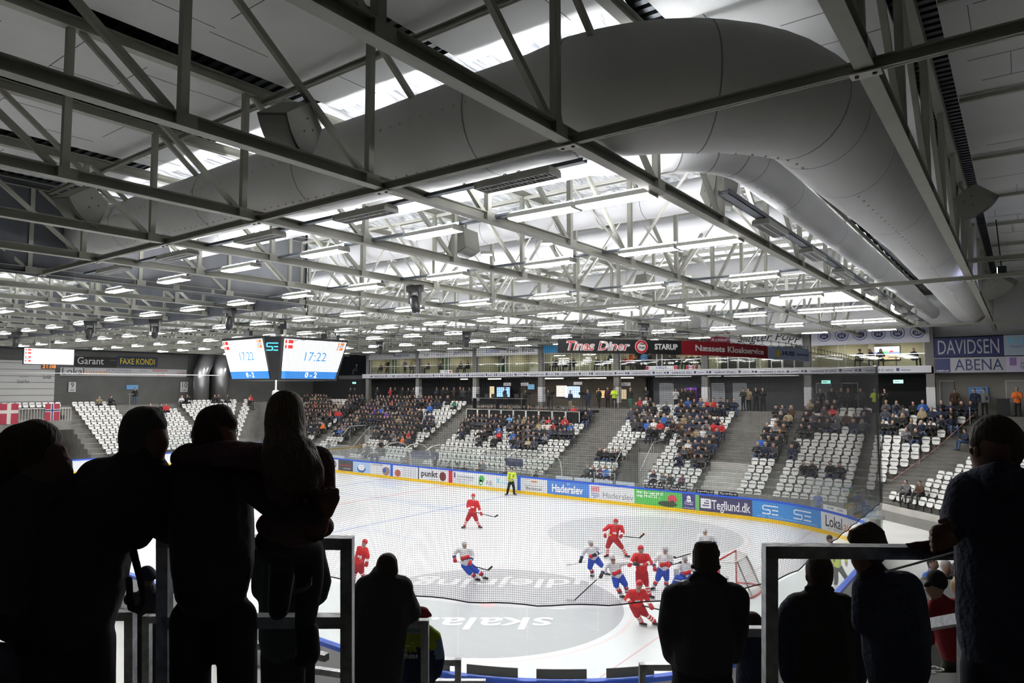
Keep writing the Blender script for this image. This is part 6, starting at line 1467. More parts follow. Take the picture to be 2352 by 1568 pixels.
# left platform with rail and two flags
m = mbm(CONC); P = [on(75, 930, 0, -68), on(165, 930, 0, -68)]
m.box(-74, P[0].y - 6, 3.6, -67.9, P[1].y, 4.4); tag(m.build('floor_platform_left'), kind='structure')
rl = mbm(STEELW); ya, yb = P[0].y - 5.5, P[1].y - .05
rl.beam((-68, ya, 5.5), (-68, yb, 5.5), .05, .05); 
for q in range(40): yy = ya + (yb - ya) * q / 39; rl.beam((-68, yy, 4.4), (-68, yy, 5.5), .02, .02, up=(1, 0, 0))
o = rl.build('platform_rail'); tag(o, 'white barred railing on the platform at the far left', 'railing'); 
def flag(px0, px1, py0, py1, X, kind, lab):
    a = on(px0, py0, 0, X); b = on(px1, py1, 0, X); W = b.y - a.y; H = a.z - b.z; n = 14; o = empty('flag', (X, a.y, a.z))
    def cell(y0, y1, z0, z1, c, k):
        m = mbm(c); vs = []
        for j in range(n + 1):
            z = lerp(z0, z1, j / n)
            for y in (y0, y1): vs += [(.03 * math.sin(y * 6) + .002 * k, y * W, -z * H), (.03 * math.sin(y * 6) + .002 * k + .01, y * W, -z * H)]
        fs = []
        for j in range(n): q = j * 4; fs += [(q, q + 2, q + 6, q + 4), (q + 1, q + 5, q + 7, q + 3), (q, q + 4, q + 5, q + 1), (q + 2, q + 3, q + 7, q + 6)]
        m.add(vs, fs); return m
    F_R = mat('flag_red', (.30, .02, .04), .7); F_W = mat('flag_white', (.50, .47, .42), .7); F_B = mat('flag_blue', (.02, .03, .12), .7)
    for k_ in range(6): cell(k_ / 6, (k_ + 1) / 6, 0, 1, F_R, 0).build('cloth_panel').parent = o
    cell(.38, .60, 0, 1, F_W, 3).build('cross_upright').parent = o
    for k_ in range(4): cell(k_ / 4, (k_ + 1) / 4, .32, .48, F_W, 3).build('cross_bar').parent = o
    if kind == 'n':
        cell(.44, .54, 0, 1, F_B, 6).build('blue_upright').parent = o
        for k_ in range(4): cell(k_ / 4, (k_ + 1) / 4, .36, .44, F_B, 6).build('blue_bar').parent = o
    tag(o, lab, 'flag', 'national flags on the left platform')
flag(0, 41, 927, 973, -67.85, 'd', 'red flag with a white cross hanging at the far left edge')
flag(104, 136, 927, 965, -67.85, 'n', 'red flag with a blue and white cross on the platform rail')
# ================================================================== PLAYERS AND OFFICIALS on the ice; joints read off as picture points at each player's own distance
JR = mat('jersey_red', (.58, .015, .02), .7); JRD = mat('pants_red', (.38, .01, .02), .75); JW = mat('jersey_white', (.74, .75, .78), .7); PB = mat('pants_blue', (.02, .07, .45), .7)
HLR = mat('helmet_red', (.55, .02, .03), .3); HLW = mat('helmet_white', (.60, .60, .62), .3); HLB = mat('helmet_black', (.02, .02, .02), .3); GLB = mat('glove_black', (.015, .015, .018), .7); GLR = mat('glove_red', (.45, .02, .03), .7); SKT = mat('skate_black', (.012, .012, .012), .4); VIS = glassmat('visor', (.75, .78, .8), .1)
STRP = mat('stripe_navy', (.02, .03, .14), .7); REFY = mat('referee_yellow', (.60, .75, .05), .7)
def player(J, kind, label, stick=None, glove=None, sc_=1.0, goalie=False, group='hockey players'):
    """J: joint -> (px, py[, forward offset]); feet set the depth"""
    fx = (J['fl'][0] + J['fr'][0]) / 2; fy = max(J['fl'][1], J['fr'][1]); g = on(fx, fy, 2, 0); D = (g - CC).dot(CF)
    def P(k): a = J[k]; return at(a[0], a[1], D - (a[2] if len(a) > 2 else 0))
    feet = {}
    for k in ('fl', 'fr'):
        f = P(k); f.z = max(f.z, .06); feet[k] = f
    red = kind == 'red'; ref = kind == 'ref'
    top, pants = (JR, JRD) if red else ((REFY, BLACKM) if ref else (JW, PB))
    mats = [SKIN, top, pants, JR if red else (BLACKM if ref else JW), TW if red else (BLACKM if ref else JR), STRP if not red else TW]
    S, T, Q, SO, ST, NB = 0, 1, 2, 3, 4, 5
    hd, nk = P('hd'), None; sl, sr = P('sl'), P('sr'); el, er = P('el'), P('er'); hl, hr = P('hl'), P('hr'); hp = P('hp'); kl, kr = P('kl'), P('kr'); fl, fr = feet['fl'], feet['fr']
    mid = (sl + sr) / 2; up = (mid - hp).normalized(); s = sc_; sd = (sr - sl).normalized(); tw = CF.cross(V((0, 0, 1)))
    b = 1.0 if not ref else .82
    c = [(sl, .10 * s * b, sr, .10 * s * b, T), (mid - up * .08, .17 * s * b, hp + up * .12, .19 * s * b, T), (mid - up * .14 + sd * .07, .14 * s * b, hp + up * .10 + sd * .05, .15 * s * b, T), (mid - up * .14 - sd * .07, .14 * s * b, hp + up * .10 - sd * .05, .15 * s * b, T),
         (mid, .075 * s, hd - up * .08, .06 * s, S), (hd - CF * .03 - up * .01, .088 * s, hd - up * .055 - CF * .035, .072 * s, S), (hd - CF * .122 - up * .01, .016, hd - CF * .126 - up * .03, .018, S)]
    if not red and not ref: c += [(mid - up * .28 - sd * .11 - CF * .155, .07, mid - up * .20 + sd * .12 - CF * .155, .06, ST), (mid - up * .34 - sd * .12 - CF * .16, .03, mid - up * .26 + sd * .12 - CF * .16, .03, NB)]
    if red: c += [(mid - up * .24 - sd * .05 - CF * .165, .035, mid - up * .24 + sd * .05 - CF * .165, .035, ST)]
    if ref:
        for q in (-.12, -.04, .04, .12): c.append((mid - up * .05 + sd * q - CF * .10, .022, mid - up * .40 + sd * q - CF * .10, .022, BLACKM and NB))
    for a, e_, h_ in ((sl, el, hl), (sr, er, hr)):
        c.append((a, .095 * s * b, e_, .080 * s * b, T)); c.append((e_, .078 * s * b, e_.lerp(h_, .45), .072 * s * b, T)); c.append((e_.lerp(h_, .45), .074 * s * b, e_.lerp(h_, .62), .07 * s * b, NB if not ref else T)); c.append((e_.lerp(h_, .62), .068 * s * b, h_, .05 * s, T if not ref else S))
    wd = .10
    for k_, f_, sg in ((kl, fl, -1), (kr, fr, 1)):
        h0 = hp + (k_ - hp).normalized() * .03 + sd * .07 * sg
        c.append((h0, .15 * s * b, k_, .105 * s * b, Q)); an = f_ + V((0, 0, .08)); sh = k_.lerp(an, .10)
        if ref: c.append((k_, .095, an, .075, Q))
        elif red:
            for t0, t1, mm in ((.05, .30, SO), (.30, .42, ST), (.42, .56, SO), (.56, .66, ST), (.66, .78, SO), (.78, .88, ST), (.88, 1, SO)): c.append((k_.lerp(an, t0), .082 * s, k_.lerp(an, t1), .07 * s, mm))
        else:
            for t0, t1, mm in ((.05, .45, SO), (.45, .72, ST), (.72, .80, NB), (.80, 1, SO)): c.append((k_.lerp(an, t0), .085 * s, k_.lerp(an, t1), .07 * s, mm))
    me = capsmesh(c, .022, 2); o = meshobj('person', me, mats); tag(o, label, 'person', group)
    # helmet, visor, gloves, skates as parts
    hm = HLR if red else (HLB if ref else HLW)
    h = meshobj('helmet', capsmesh([(hd + up * .055 + CF * .012, .112 * s, hd + up * .035 + CF * .035, .112 * s, 0), (hd - up * .05 + CF * .065, .085, hd + CF * .055, .098, 0)], .02, 1), [hm], o)
    if not ref: mbm(VIS).prism([hd - CF * .135 * s + tw * (.085 * q) + up * z for q, z in ((-1, .03), (1, .03), (1, -.02), (-1, -.02))], CF * .006).build('visor', parent=o)
    if goalie:
        mk = mbm(CHROME)
        for q in range(-3, 4): mk.tube([hd - CF * .12 + tw * .03 * q + up * .03, hd - CF * .14 + tw * .03 * q - up * .04, hd - CF * .11 + tw * .03 * q - up * .11], .005, 4)
        mk.build('face_cage', parent=o)
    gm = glove or (GLR if red else GLB)
    if not ref:
        for h_, e_ in ((hl, el), (hr, er)):
            d = (h_ - e_).normalized(); gc = [(h_ - d * .07, .062, h_ + d * .02, .066, 0)]
            sdv = d.cross(up).normalized()
            for q in range(4): gc.append((h_ + d * .03 + sdv * (.036 * (q - 1.5)), .022, h_ + d * .085 + sdv * (.03 * (q - 1.5)) - up * .025, .018, 0))
            gc.append((h_ + sdv * .055, .022, h_ + d * .05 + sdv * .075 - up * .01, .018, 0))
            meshobj('glove', capsmesh(gc, .013, 1), [gm], o)
    else:
        for h_, e_ in ((hl, el), (hr, er)): meshobj('hand', capsmesh([(h_, .04, h_ + V((0, 0, -.06)), .03, 0)], .015, 1), [SKIN], o)
    for f_, k_ in ((fl, kl), (fr, kr)):
        tz = CF * -.10 + (V((f_.x - hp.x, f_.y - hp.y, 0))).normalized() * .14; tz.z = 0
        meshobj('skate', capsmesh([(f_ + V((0, 0, .10)), .06, f_ + V((0, 0, .04)), .05, 0), (f_ + V((0, 0, .02)) - tz * .2, .045, f_ + V((0, 0, .01)) + tz, .04, 0)], .018, 1), [SKT], o)
        mbm(CHROME).beam(f_ + V((0, 0, -.035)) - tz * .5, f_ + V((0, 0, -.035)) + tz * 1.2, .006, .04).build('skate_blade', parent=o)
    if goalie:
        for k_, f_ in ((kl, fl), (kr, fr)):
            ax = (f_ - k_); m4 = mbm(PB).beam(k_ - CF * .12 - ax * .25, f_ - CF * .12, .27, .10, up=tuple(-CF)).mat(TW).beam(k_ - CF * .18 + ax * .1, k_ - CF * .18 + ax * .25, .25, .02, up=tuple(-CF)); m4.build('leg_pad', parent=o)
        mbm(TW).beam(hl - CF * .08 - V((0, 0, .16)), hl - CF * .08 + V((0, 0, .20)), .20, .06, up=tuple(-CF)).build('blocker', parent=o)
    if stick:
        a, bq, t_ = stick[:3]; col_ = stick[3] if len(stick) > 3 else BLACK
        dz = stick[4] if len(stick) > 4 else .12
        A = at(a[0], a[1], D - dz); B = at(bq[0], bq[1], D - dz); C_ = at(t_[0], t_[1], D - dz)
        B.z = max(B.z, .03); C_.z = max(C_.z, .04)
        st_ = mbm(col_).beam(A, B, .024, .034).build('hockey_stick')
        tag(st_, 'hockey stick held by the ' + label.replace('hockey ', ''), 'hockey stick', 'hockey sticks')
        mbm(BLACK if len(stick) < 6 else TW).beam(B, C_, .012, .075).build('blade', parent=st_)
        mbm(TYL if red else TW).beam(A.lerp(B, .02), A.lerp(B, .22), .028, .038).build('taped_grip', parent=st_)
    return o
def Jd(s):
    out = {}; v = s.split()
    for k, t in zip(('hd', 'sl', 'sr', 'el', 'er', 'hl', 'hr', 'hp', 'kl', 'kr', 'fl', 'fr'), v): out[k] = tuple(float(q) for q in t.split(','))
    return out
player(Jd('1087,1140 1077,1151 1096,1153 1074,1162,.05 1101,1168,.05 1080,1173,.25 1105,1179,.2 1085,1177 1073,1193,.05 1094,1193,.05 1067,1211 1101,1213'), 'red', 'red hockey player standing near the blue line', ((1080, 1173), (1136, 1187), (1144, 1182)))
player(Jd('1414,1199 1399,1208 1427,1210 1388,1217,.05 1431,1222,.05 1390,1229,.25 1426,1231,.25 1408,1236 1396,1254,.1 1427,1255,.1 1395,1279 1438,1280'), 'red', 'red hockey player standing tallest above the group', ((1396, 1228), (1469, 1235), (1480, 1225)))
player(Jd('1472,1262 1459,1276 1486,1277 1451,1290,.1 1495,1293,.1 1447,1297,.3 1483,1296,.25 1474,1314 1467,1336,.1 1484,1338,.1 1465,1362 1492,1374'), 'red', 'red hockey player between two white players')
player(Jd('1469,1343,.3 1449,1360,.15 1478,1359,.15 1439,1375,.15 1486,1375,.2 1449,1385,.4 1496,1392,.4 1461,1388 1463,1411,.15 1481,1408,.1 1473,1433 1503,1437'), 'red', 'red hockey player leaning forward nearest the camera', ((1450, 1384), (1516, 1400), (1524, 1404)), sc_=1.0)
player(Jd('837,1247 825,1259 840,1262 822,1272 845,1276,.1 832,1290,.2 842,1294,.2 823,1293 816,1312 830,1312 812,1340 838,1336'), 'red', 'red hockey player skating at the left edge behind the post')
player(Jd('1357,1247 1346,1259 1370,1257 1338,1273 1380,1267 1334,1286,.15 1365,1274,.3 1364,1283 1355,1302,.1 1381,1297,.1 1362,1326 1392,1318'), 'white', 'white hockey player bending at the left of the group', ((1345, 1289), (1312, 1296), (1300, 1297), TW, .15, 1))
player(Jd('1407,1283,.1 1394,1297 1424,1295 1387,1308,.1 1442,1291,.1 1381,1321,.3 1461,1295,.2 1419,1324 1415,1343,.15 1436,1341,.1 1427,1374 1440,1360'), 'white', 'white hockey player with a stick reaching far left', ((1384, 1318), (1320, 1400), (1301, 1398), BLACK, .3, 1))
player(Jd('1528,1262 1512,1276 1540,1277 1501,1291,.05 1543,1291,.05 1504,1305,.25 1537,1298,.25 1523,1307 1511,1328,.1 1531,1328,.1 1502,1355 1530,1354'), 'white', 'white hockey player between the red player and goalkeeper', ((1526, 1302), (1560, 1292), (1566, 1290)), glove=GLR)
player(Jd('1573,1284 1562,1296 1584,1297 1555,1307,.1 1592,1308 1553,1316,.25 1598,1318,.1 1575,1322 1556,1326,.35 1592,1328,.2 1548,1342,.1 1600,1344,.1'), 'white', 'goalkeeper in white and blue crouching before the goal', ((1596, 1268), (1553, 1281), (1547, 1279)), goalie=True)
player(Jd('1619,1221 1608,1232 1635,1233 1604,1243 1644,1243 1607,1252,.2 1640,1251,.2 1622,1254 1614,1272,.05 1632,1272,.05 1611,1294 1636,1296'), 'white', 'white hockey player behind the head of the centre man')
player(Jd('1067,1251 1052,1262 1081,1263 1042,1272 1086,1276 1045,1285,.2 1080,1292,.3 1071,1296 1078,1314,.15 1095,1311,.1 1094,1334 1112,1327'), 'white', 'white hockey player skating alone left of centre', ((1046, 1288), (1121, 1309), (1131, 1300)), glove=GLR)
player(Jd('1175,1078 1168,1086 1183,1087 1166,1096 1185,1096 1169,1105,.1 1174,1101,.2 1174,1105 1168,1120 1180,1120 1165,1135 1181,1137'), 'ref', 'referee in yellow and black standing at the far blue line', group='officials')
o = player(Jd('1906,1238 1908,1262 1930,1258 1905,1282 1943,1278 1912,1298,.1 1944,1296,.1 1922,1302 1920,1322,.1 1938,1318 1921,1345 1947,1337'), 'ref', 'linesman in yellow jacket below the right-hand rail', group='officials')
# ================================================================== NEAR STAND below the camera (rows square to the view)
def lp(s, t, z=0): return FH * s + CR * t + V((0, 0, z))      # s metres out, t metres to the right
m = mbm(CONC); Z0 = 5.65
q = [lp(-7, -16), lp(3.15, -16), lp(3.15, 5.2), lp(-7, 5.2)]; m.prism([(a.x, a.y, 5.4) for a in q], (0, 0, .25))
for i in range(11):
    s0 = 3.15 + .8 * i; z = Z0 - .42 * (i + 1)
    q = [lp(s0, -16), lp(s0 + .8, -16), lp(s0 + .8, 5.2 - .0 * i), lp(s0, 5.2)]; m.prism([(a.x, a.y, z - .45) for a in q], (0, 0, .45))
tag(m.build('floor_terrace_near'), kind='structure')
q = [lp(12, -16), lp(12.1, -16), lp(12.1, 4.5), lp(12, 4.5)]
tag(mbm(CONCL).prism([(a.x, a.y, 0) for a in q], (0, 0, 1.4)).build('wall_front_near'), kind='structure')
m = mbm(mat('step_grey', (0.1200, 0.1250, 0.1200), .85))
for i in range(8):
    q = [lp(3.4 + .8 * i, 5.3), lp(9.8, 5.3), lp(9.8, 7.6), lp(3.4 + .8 * i, 7.6)]; m.prism([(a.x, a.y, 2.4) for a in q], (0, 0, 2.2 - .22 * i) if i else (0, 0, 2.3))
tag(m.build('floor_steps_near'), kind='structure')
t = text('lettering', 'RK3', (0, 0, 0), .13, WHITE, rot=(0, 0, YAW)); t.location = at(2142, 1540, 5.1); t.rotation_euler = (0, 0, YAW + .5); tag(t, 'white painted RK3 on the grey steps by the red sweater man', 'lettering')
o = tag(mbm(mat('step_plate', (0.1000, 0.1050, 0.1000), .8)).prism([at(2085, 1400, 5.6) - V((0, 0, .5)), at(2240, 1400, 5.6) - V((0, 0, .5)), at(2240, 1568, 4.4) - V((0, 0, .15)), at(2085, 1568, 4.4) - V((0, 0, .15))], (0, 0, -.05)).build('floor_landing'), kind='structure')
m = mbm(CONC).box(-1.9, 9.5, 0, 2.8, 15.5, 2.75).box(-.9, 9.5, 0, 2.8, 15.5, 3.1); tag(m.build('floor_terrace_right'), kind='structure')
# ---- galvanised frames
def frame(pts, w_, label, extra=(), group='galvanised barrier frames', mt=None):
    """pts: picture points with depth; square tube"""
    mt = mt or GALV; P = [at(*p) for p in pts]; m = MB().mat(mt)
    for a, b in zip(P, P[1:]):
        d = (b - a).normalized(); m.beam(a - d * w_ * .5, b + d * w_ * .5, w_, w_, up=tuple(CF))
    o = m.build('crowd_barrier'); tag(o, label, 'barrier', group)
    for a, b in extra: mbm(mt).beam(at(*a), at(*b), w_, w_, up=tuple(CF)).build('rail', parent=o)
    return o
frame([(378, 1900, 2.95), (378, 1241, 2.95), (798, 1246, 2.95), (798, 1900, 2.95)], .05, 'grey square-tube barrier frame in front of the man with glasses', [((378, 1425, 2.95), (798, 1425, 2.95))])
frame([(1768, 1900, 2.90), (1768, 1264, 2.90), (2220, 1268, 2.90), (2220, 1900, 2.90)], .052, 'grey square-tube barrier frame at the right under the flag stick', [((1995, 1266, 2.9), (2215, 1268, 2.9))])
frame([(300, 1900, 4.0), (300, 1412, 4.0), (120, 1412, 4.0)], .05, 'lower grey barrier post left of the first frame, wider one')
frame([(338, 1900, 4.4), (338, 1420, 4.4), (420, 1420, 4.4)], .045, 'lower grey barrier post between the two left frames')
frame([(976, 1900, 4.7), (976, 1431, 4.7), (880, 1431, 4.7)], .052, 'grey barrier frame beside the child in the striped jacket')
frame([(1052, 1800, 6.2), (1052, 1519, 6.2), (960, 1519, 6.2)], .055, 'low grey barrier frame right of the child')
frame([(1475, 1800, 6.2), (1475, 1530, 6.2), (1600, 1530, 6.2)], .055, 'low grey barrier frame left of the centre man')
frame([(1700, 1449, 4.6), (1762, 1449, 4.6)], .055, 'short grey rail behind the small head by the right frame')
frame([(2110, 1438, 4.4), (2214, 1420, 4.0)], .06, 'slanting grey rail in front of the red sweater')
frame([(700, 1423, 4.8), (790, 1421, 4.8)], .045, 'thin grey rail right of the hanging boot, upper')
frame([(560, 1478, 5.6), (655, 1487, 5.4), (745, 1508, 5.2)], .05, 'grey rail low between the man and the boot', [((690, 1512, 5.2), (690, 1800, 5.2))])
frame([(620, 1523, 5.8), (790, 1548, 5.8)], .05, 'lowest grey rail below the boot')
frame([(1005, 1566, 7.0), (1110, 1566, 7.0)], .05, 'grey rail at the bottom edge below the grey signs')
# red cloth and flag stick on the right frame
tag(mbm(mat('stick_white', (0.6000, 0.6000, 0.6000), .5)).tube([at(2033, 1313, 2.75), at(2235, 1256, 2.72)], .0045, 6).build('flag_stick'), 'thin white flag stick lying over the right barrier rail', 'stick')
cl = capsmesh([(at(2085, 1251, 2.86), .012, at(2130, 1256, 2.83), .028, 0), (at(2130, 1256, 2.83), .028, at(2185, 1250, 2.84), .036, 0), (at(2140, 1268, 2.80), .012, at(2190, 1262, 2.80), .03, 0)], .012, 2)
tag(meshobj('folded_flag', cl, [mat('flag_dark_red', (0.0500, 0.0060, 0.0120), .9)]), 'folded dark red cloth lying on the right barrier rail', 'flag')
# ================================================================== PEOPLE NEAR THE CAMERA
def C_(s, D):
    """'x,y,r[,dz] x,y,r[,dz] m' -> capsules at distance D (dz towards the camera)"""
    out = []
    for ln in s.strip().split('\n'):
        ln = ln.split('#')[0].split()
        if not ln: continue
        mi = int(ln[-1]); pts = []
        for t in ln[:-1]:
            v = [float(q) for q in t.split(',')]; d = D - (v[3] if len(v) > 3 else 0); pts.append((at(v[0], v[1], d), v[2] * d / FPX))
        if len(pts) == 1: pts.append(pts[0])
        for a, b in zip(pts, pts[1:]): out.append((a[0], a[1], b[0], b[1], mi))
    return out
def near(label, D, body, mats, parts=(), vox=.014, group=None):
    o = meshobj('person', capsmesh(C_(body, D), vox, 3), mats); tag(o, label, 'person', group)
    for nm, s, mt, vx in parts:
        meshobj(nm, capsmesh(C_(s, D), vx, 1), [mt], o)
    return o
NJ = mat('jacket_black', (0.0462, 0.0462, 0.0508), .95, bump=(9, .5)); NJ2 = mat('jacket_black_soft', (0.0601, 0.0601, 0.0693), .95, bump=(14, .4)); NJN = mat('jacket_navy_dark', (0.0370, 0.0462, 0.0832), .95, bump=(40, .4)); NTR = mat('trousers_black', (0.0323, 0.0370, 0.0508), .95)
NPL = mat('jacket_plum', (0.1500, 0.0720, 0.0900), .95, bump=(28, .7)); NHB = mat('hair_near_brown', (0.0704, 0.0480, 0.0352), .75, bump=(80, .5), scl=(1, 1, .15)); NHL = mat('hair_near_blond', (.19, .13, .08), .6, bump=(120, .9), scl=(1, 1, .06)); NHG = mat('hair_near_grey', (0.1053, 0.0983, 0.0936), .8, bump=(90, .4)); NSK = mat('skin_near', (0.2000, 0.1100, 0.0800), .7)
NSC = mat('scarf_mauve', (0.1890, 0.1058, 0.1109), .9, bump=(18, .8)); NGR = mat('coat_dark_green', (0.0396, 0.0634, 0.0515), .95)
def fingers(parent, base, dirv, side, size, mt, curl=.5, nm='hand', thumb=1):
    """palm + four unequal bent fingers + side thumb"""
    d = V(dirv).normalized(); s = V(side).normalized(); n = d.cross(s).normalized(); c = []
    B = V(base); k = size
    c.append((B, .026 * k, B + d * .05 * k, .030 * k, 0)); c.append((B + s * .02 * k, .022 * k, B + d * .055 * k + s * .028 * k, .020 * k, 0)); c.append((B - s * .02 * k, .022 * k, B + d * .055 * k - s * .028 * k, .018 * k, 0))
    for i, L in enumerate((.070, .078, .072, .056)):
        o_ = (1.5 - i) * .021 * k; p0 = B + d * .062 * k + s * o_; p1 = p0 + (d * .62 - n * curl * .6) * L * .5 * k; p2 = p1 + (d * .25 - n * curl * 1.2) * L * .5 * k
        c.append((p0, .0095 * k, p1, .009 * k, 0)); c.append((p1, .009 * k, p2, .0075 * k, 0))
    t0 = B + d * .012 * k + s * .032 * k * thumb; t1 = t0 + (d * .5 + s * .7 * thumb - n * .3) * .042 * k; t2 = t1 + (d * .8 + s * .1 * thumb - n * .4) * .032 * k
    c.append((t0, .014 * k, t1, .011 * k, 0)); c.append((t1, .011 * k, t2, .009 * k, 0))
    return meshobj(nm, capsmesh(c, .0055, 1), [mt], parent)
# A: woman at the left edge, ponytail and scarf
near('woman with brown ponytail and mauve scarf at the left edge, seen from behind', 2.55, '''
90,1030,42 90,1052,34 0
92,1075,26 90,1100,34 1
20,1135,44 140,1122,36 1
70,1130,60 55,1200,84 45,1330,92 1
0,1160,40 -30,1290,38 40,1380,30,.1 1
62,1395,78 2
80,1470,48 80,1900,40 2
120,1470,46 125,1900,40 2
150,1010,5 1
''', [NSK, NJ2, NTR], [('hair', '''92,1012,45 88,1030,46 0
80,1000,40 60,1010,42 0
45,1015,44 18,1075,46 12,1130,40 26,1168,14 0
70,1060,30 45,1120,34 30,1150,20 0''', NHB, .012), ('scarf', '''100,1068,34 140,1066,24 0
84,1088,36 135,1088,30 0
128,1040,24,.02 146,1062,14,.02 0''', NSC, .01)])
# B: man leaning over the rail
b_ = near('grey-haired man in dark jacket leaning on the rail, face turned right', 2.62, '''
348,1002,38 356,1020,30 0
386,1014,6 383,1026,5 0
377,1040,6 370,1046,8 0
330,1035,38 300,1072,46 1
225,1096,46 340,1088,48 372,1104,32 1
285,1115,72 215,1190,100 180,1280,112 172,1360,105 1
372,1105,34 352,1180,32 318,1235,28 1
165,1130,44 110,1230,44 130,1340,40 1
165,1400,98 2
115,1470,66 112,1900,54 2
200,1470,60 208,1900,50 2
''', [SKIND if False else NSK, NJ, NTR], [('hair', '''327,977,46 322,1004,47 316,1030,40 0
318,1040,32 322,1046,28 0
350,962,30 362,975,22 0
345,955,20,.03 370,975,10 0''', NHG, .012), ('ear', '358,1000,7 359,1014,6 0', NSK, .006), ('bag_strap', '''300,1240,9,.2 322,1330,8,.2 330,1380,6,.2 318,1402,8,.2 300,1395,8,.2 296,1330,8,.2 0''', NJN, .007)])
# C: man with glasses, arm round the girl
c_ = near('short-haired man with glasses in quilted dark jacket, back to camera', 2.66, '''
502,990,41 510,1014,34 0
544,1010,6 540,1022,6 0
528,1030,14 522,1036,14 0
492,1040,40 490,1068,46 1
425,1090,40 560,1086,42 1
490,1120,86 488,1210,92 490,1300,90 1
415,1100,42 368,1165,40 372,1205,34 400,1228,26,-.1 1
575,1105,42,.1 650,1165,40,.2 725,1180,26,.25 1
488,1335,84 2
438,1420,47 438,1900,40 2
544,1420,46 548,1900,40 2
''', [NSK, NJ, NTR], [('hair', '''492,972,43 490,998,48 490,1024,38 0
505,962,36 520,972,26 0''', NHG if False else NHB, .012), ('ear', '522,994,7 522,1010,6 0', NSK, .006), ('collar', '462,1052,16 500,1044,18 530,1052,14 0', NJN, .01)])
g_ = MB().mat(BLACK); gl_ = [at(524, 990, 2.60), at(546, 990, 2.66)]; g_.beam(gl_[0], gl_[1], .003, .004)
g_.tube([at(541 + 5 * math.cos(a), 994 + 11 * math.sin(a), 2.70) for a in [2 * PI * k / 12 for k in range(12)]], .0018, 4, closed=True); g_.build('glasses', parent=c_)
fingers(c_, at(738, 1178, 2.42), CR * .3 + V((0, 0, .9)), CR, 1.0, NSK, .6, thumb=-1)
# D: girl with long hair sitting up on the rail
d_ = near('girl with long loose hair in plum quilted jacket sitting on the rail', 2.50, '''
656,955,42 658,975,36 0
660,1000,24 662,1020,26 1
612,1052,34 730,1056,34 1
672,1075,68 680,1150,66 682,1192,62 1
605,1050,34 520,1042,32,-.08 430,1046,30,-.14 415,1052,24,-.14 1
738,1066,32 746,1130,26 738,1180,20,.05 1
618,1205,30 690,1222,36 745,1210,24 1
655,1232,40,-.05 705,1262,38,-.2 712,1330,32,-.2 700,1440,24,-.15 2
620,1240,34,-.1 650,1290,32,-.3 640,1400,24,-.3 2
''', [NSK, NPL, NTR], [('hair', '''655,937,43 655,968,47 656,1010,46,.03 0
640,1010,34,.05 636,1050,36,.09 640,1095,26,.10 0
672,1020,36,.05 690,1060,38,.09 706,1100,28,.10 722,1135,10,.09 0
655,1050,36,.09 664,1095,32,.11 668,1128,14,.10 0
690,1090,24,.11 695,1125,12,.10 0
625,1040,22,.07 618,1080,14,.08 0
700,1030,26,.05 726,1080,20,.08 738,1110,9,.07 0''', NHL, .010), ('boot', '''705,1450,27,-.15 708,1500,28,-.15 0
706,1508,26,-.15 690,1516,18,-.1 0''', mat('boot_dark', (0.0160, 0.0150, 0.0160), .8), .01), ('reflective_band', '''676,1358,5,-.14 700,1352,6,-.12 712,1342,5,-.12 715,1325,3,-.13 0''', mat('reflective_band', (0.2000, 0.2000, 0.2000), .5), .005)])
fingers(d_, at(735, 1192, 2.44), CR * -.2 - V((0, 0, .9)), -CR, .8, NSK, .5)
# E: people half hidden behind them
near('person in long dark green coat standing lower between the frames', 3.55, '''
652,1215,26 652,1235,22 0
652,1262,34 700,1270,28 1
608,1270,30 605,1350,28 1
650,1290,50 650,1400,54 648,1465,52 1
628,1500,30 628,1800,24 2
672,1500,30 672,1800,24 2
''', [NSK, NGR, NTR], [('hair', '650,1205,27 650,1222,26 0', NHB, .014)], .016)
near('person in dark quilted jacket with bent arm behind the hanging leg', 3.9, '''
690,1215,22 690,1232,20 0
660,1265,28 722,1270,26 1
690,1290,40 688,1400,42 1
722,1275,26 742,1335,20 735,1368,18 715,1388,14,.1 1
690,1440,36 690,1700,30 2
''', [NSK, NJ2, NTR], [('hair', '690,1205,24 690,1218,22 0', NHB, .014)], .016)
near('person in dark cap low behind the left barrier posts', 5.2, '''
338,1325,16 338,1340,14 0
338,1352,18 338,1420,34 1
300,1375,16 372,1375,16 1
338,1450,32 338,1700,26 2
''', [NSK, NJ2, NTR], [('cap', '336,1316,18 340,1320,18 0\n352,1324,6 358,1326,5 0', CLN, .014)], .018)
# bag at the bottom left
tag(meshobj('shoulder_bag', capsmesh(C_('''-10,1515,40 22,1530,24 0
-10,1555,44 26,1565,20 0''', 2.4), .012, 2), [mat('bag_grey_blue', (.10, .11, .15), .8, noise=(8, .5))]), 'grey-blue patterned bag at the bottom left corner', 'bag')
# F: man bending forward left of centre
near('man in black jacket bending forward left of centre, seen from behind', 4.6, '''
890,1298,18,-.12 890,1312,18,-.1 0
880,1322,30,-.05 880,1340,36 1
845,1350,31 918,1352,32 1
880,1380,64 868,1470,66 864,1540,64 1
918,1368,34 944,1405,25,-.1 922,1420,22,-.3 1
828,1375,30 818,1450,26 1
860,1570,60 2
835,1600,34 835,1800,28 2
890,1600,34 890,1800,28 2
''', [NSK, NJ, NTR], [('hair', '''889,1294,25 887,1304,25 0
904,1304,12 908,1312,8 0''', NHB, .014), ('collar', '858,1322,10 884,1316,14 905,1325,8 0', NJ2, .012)], .018)
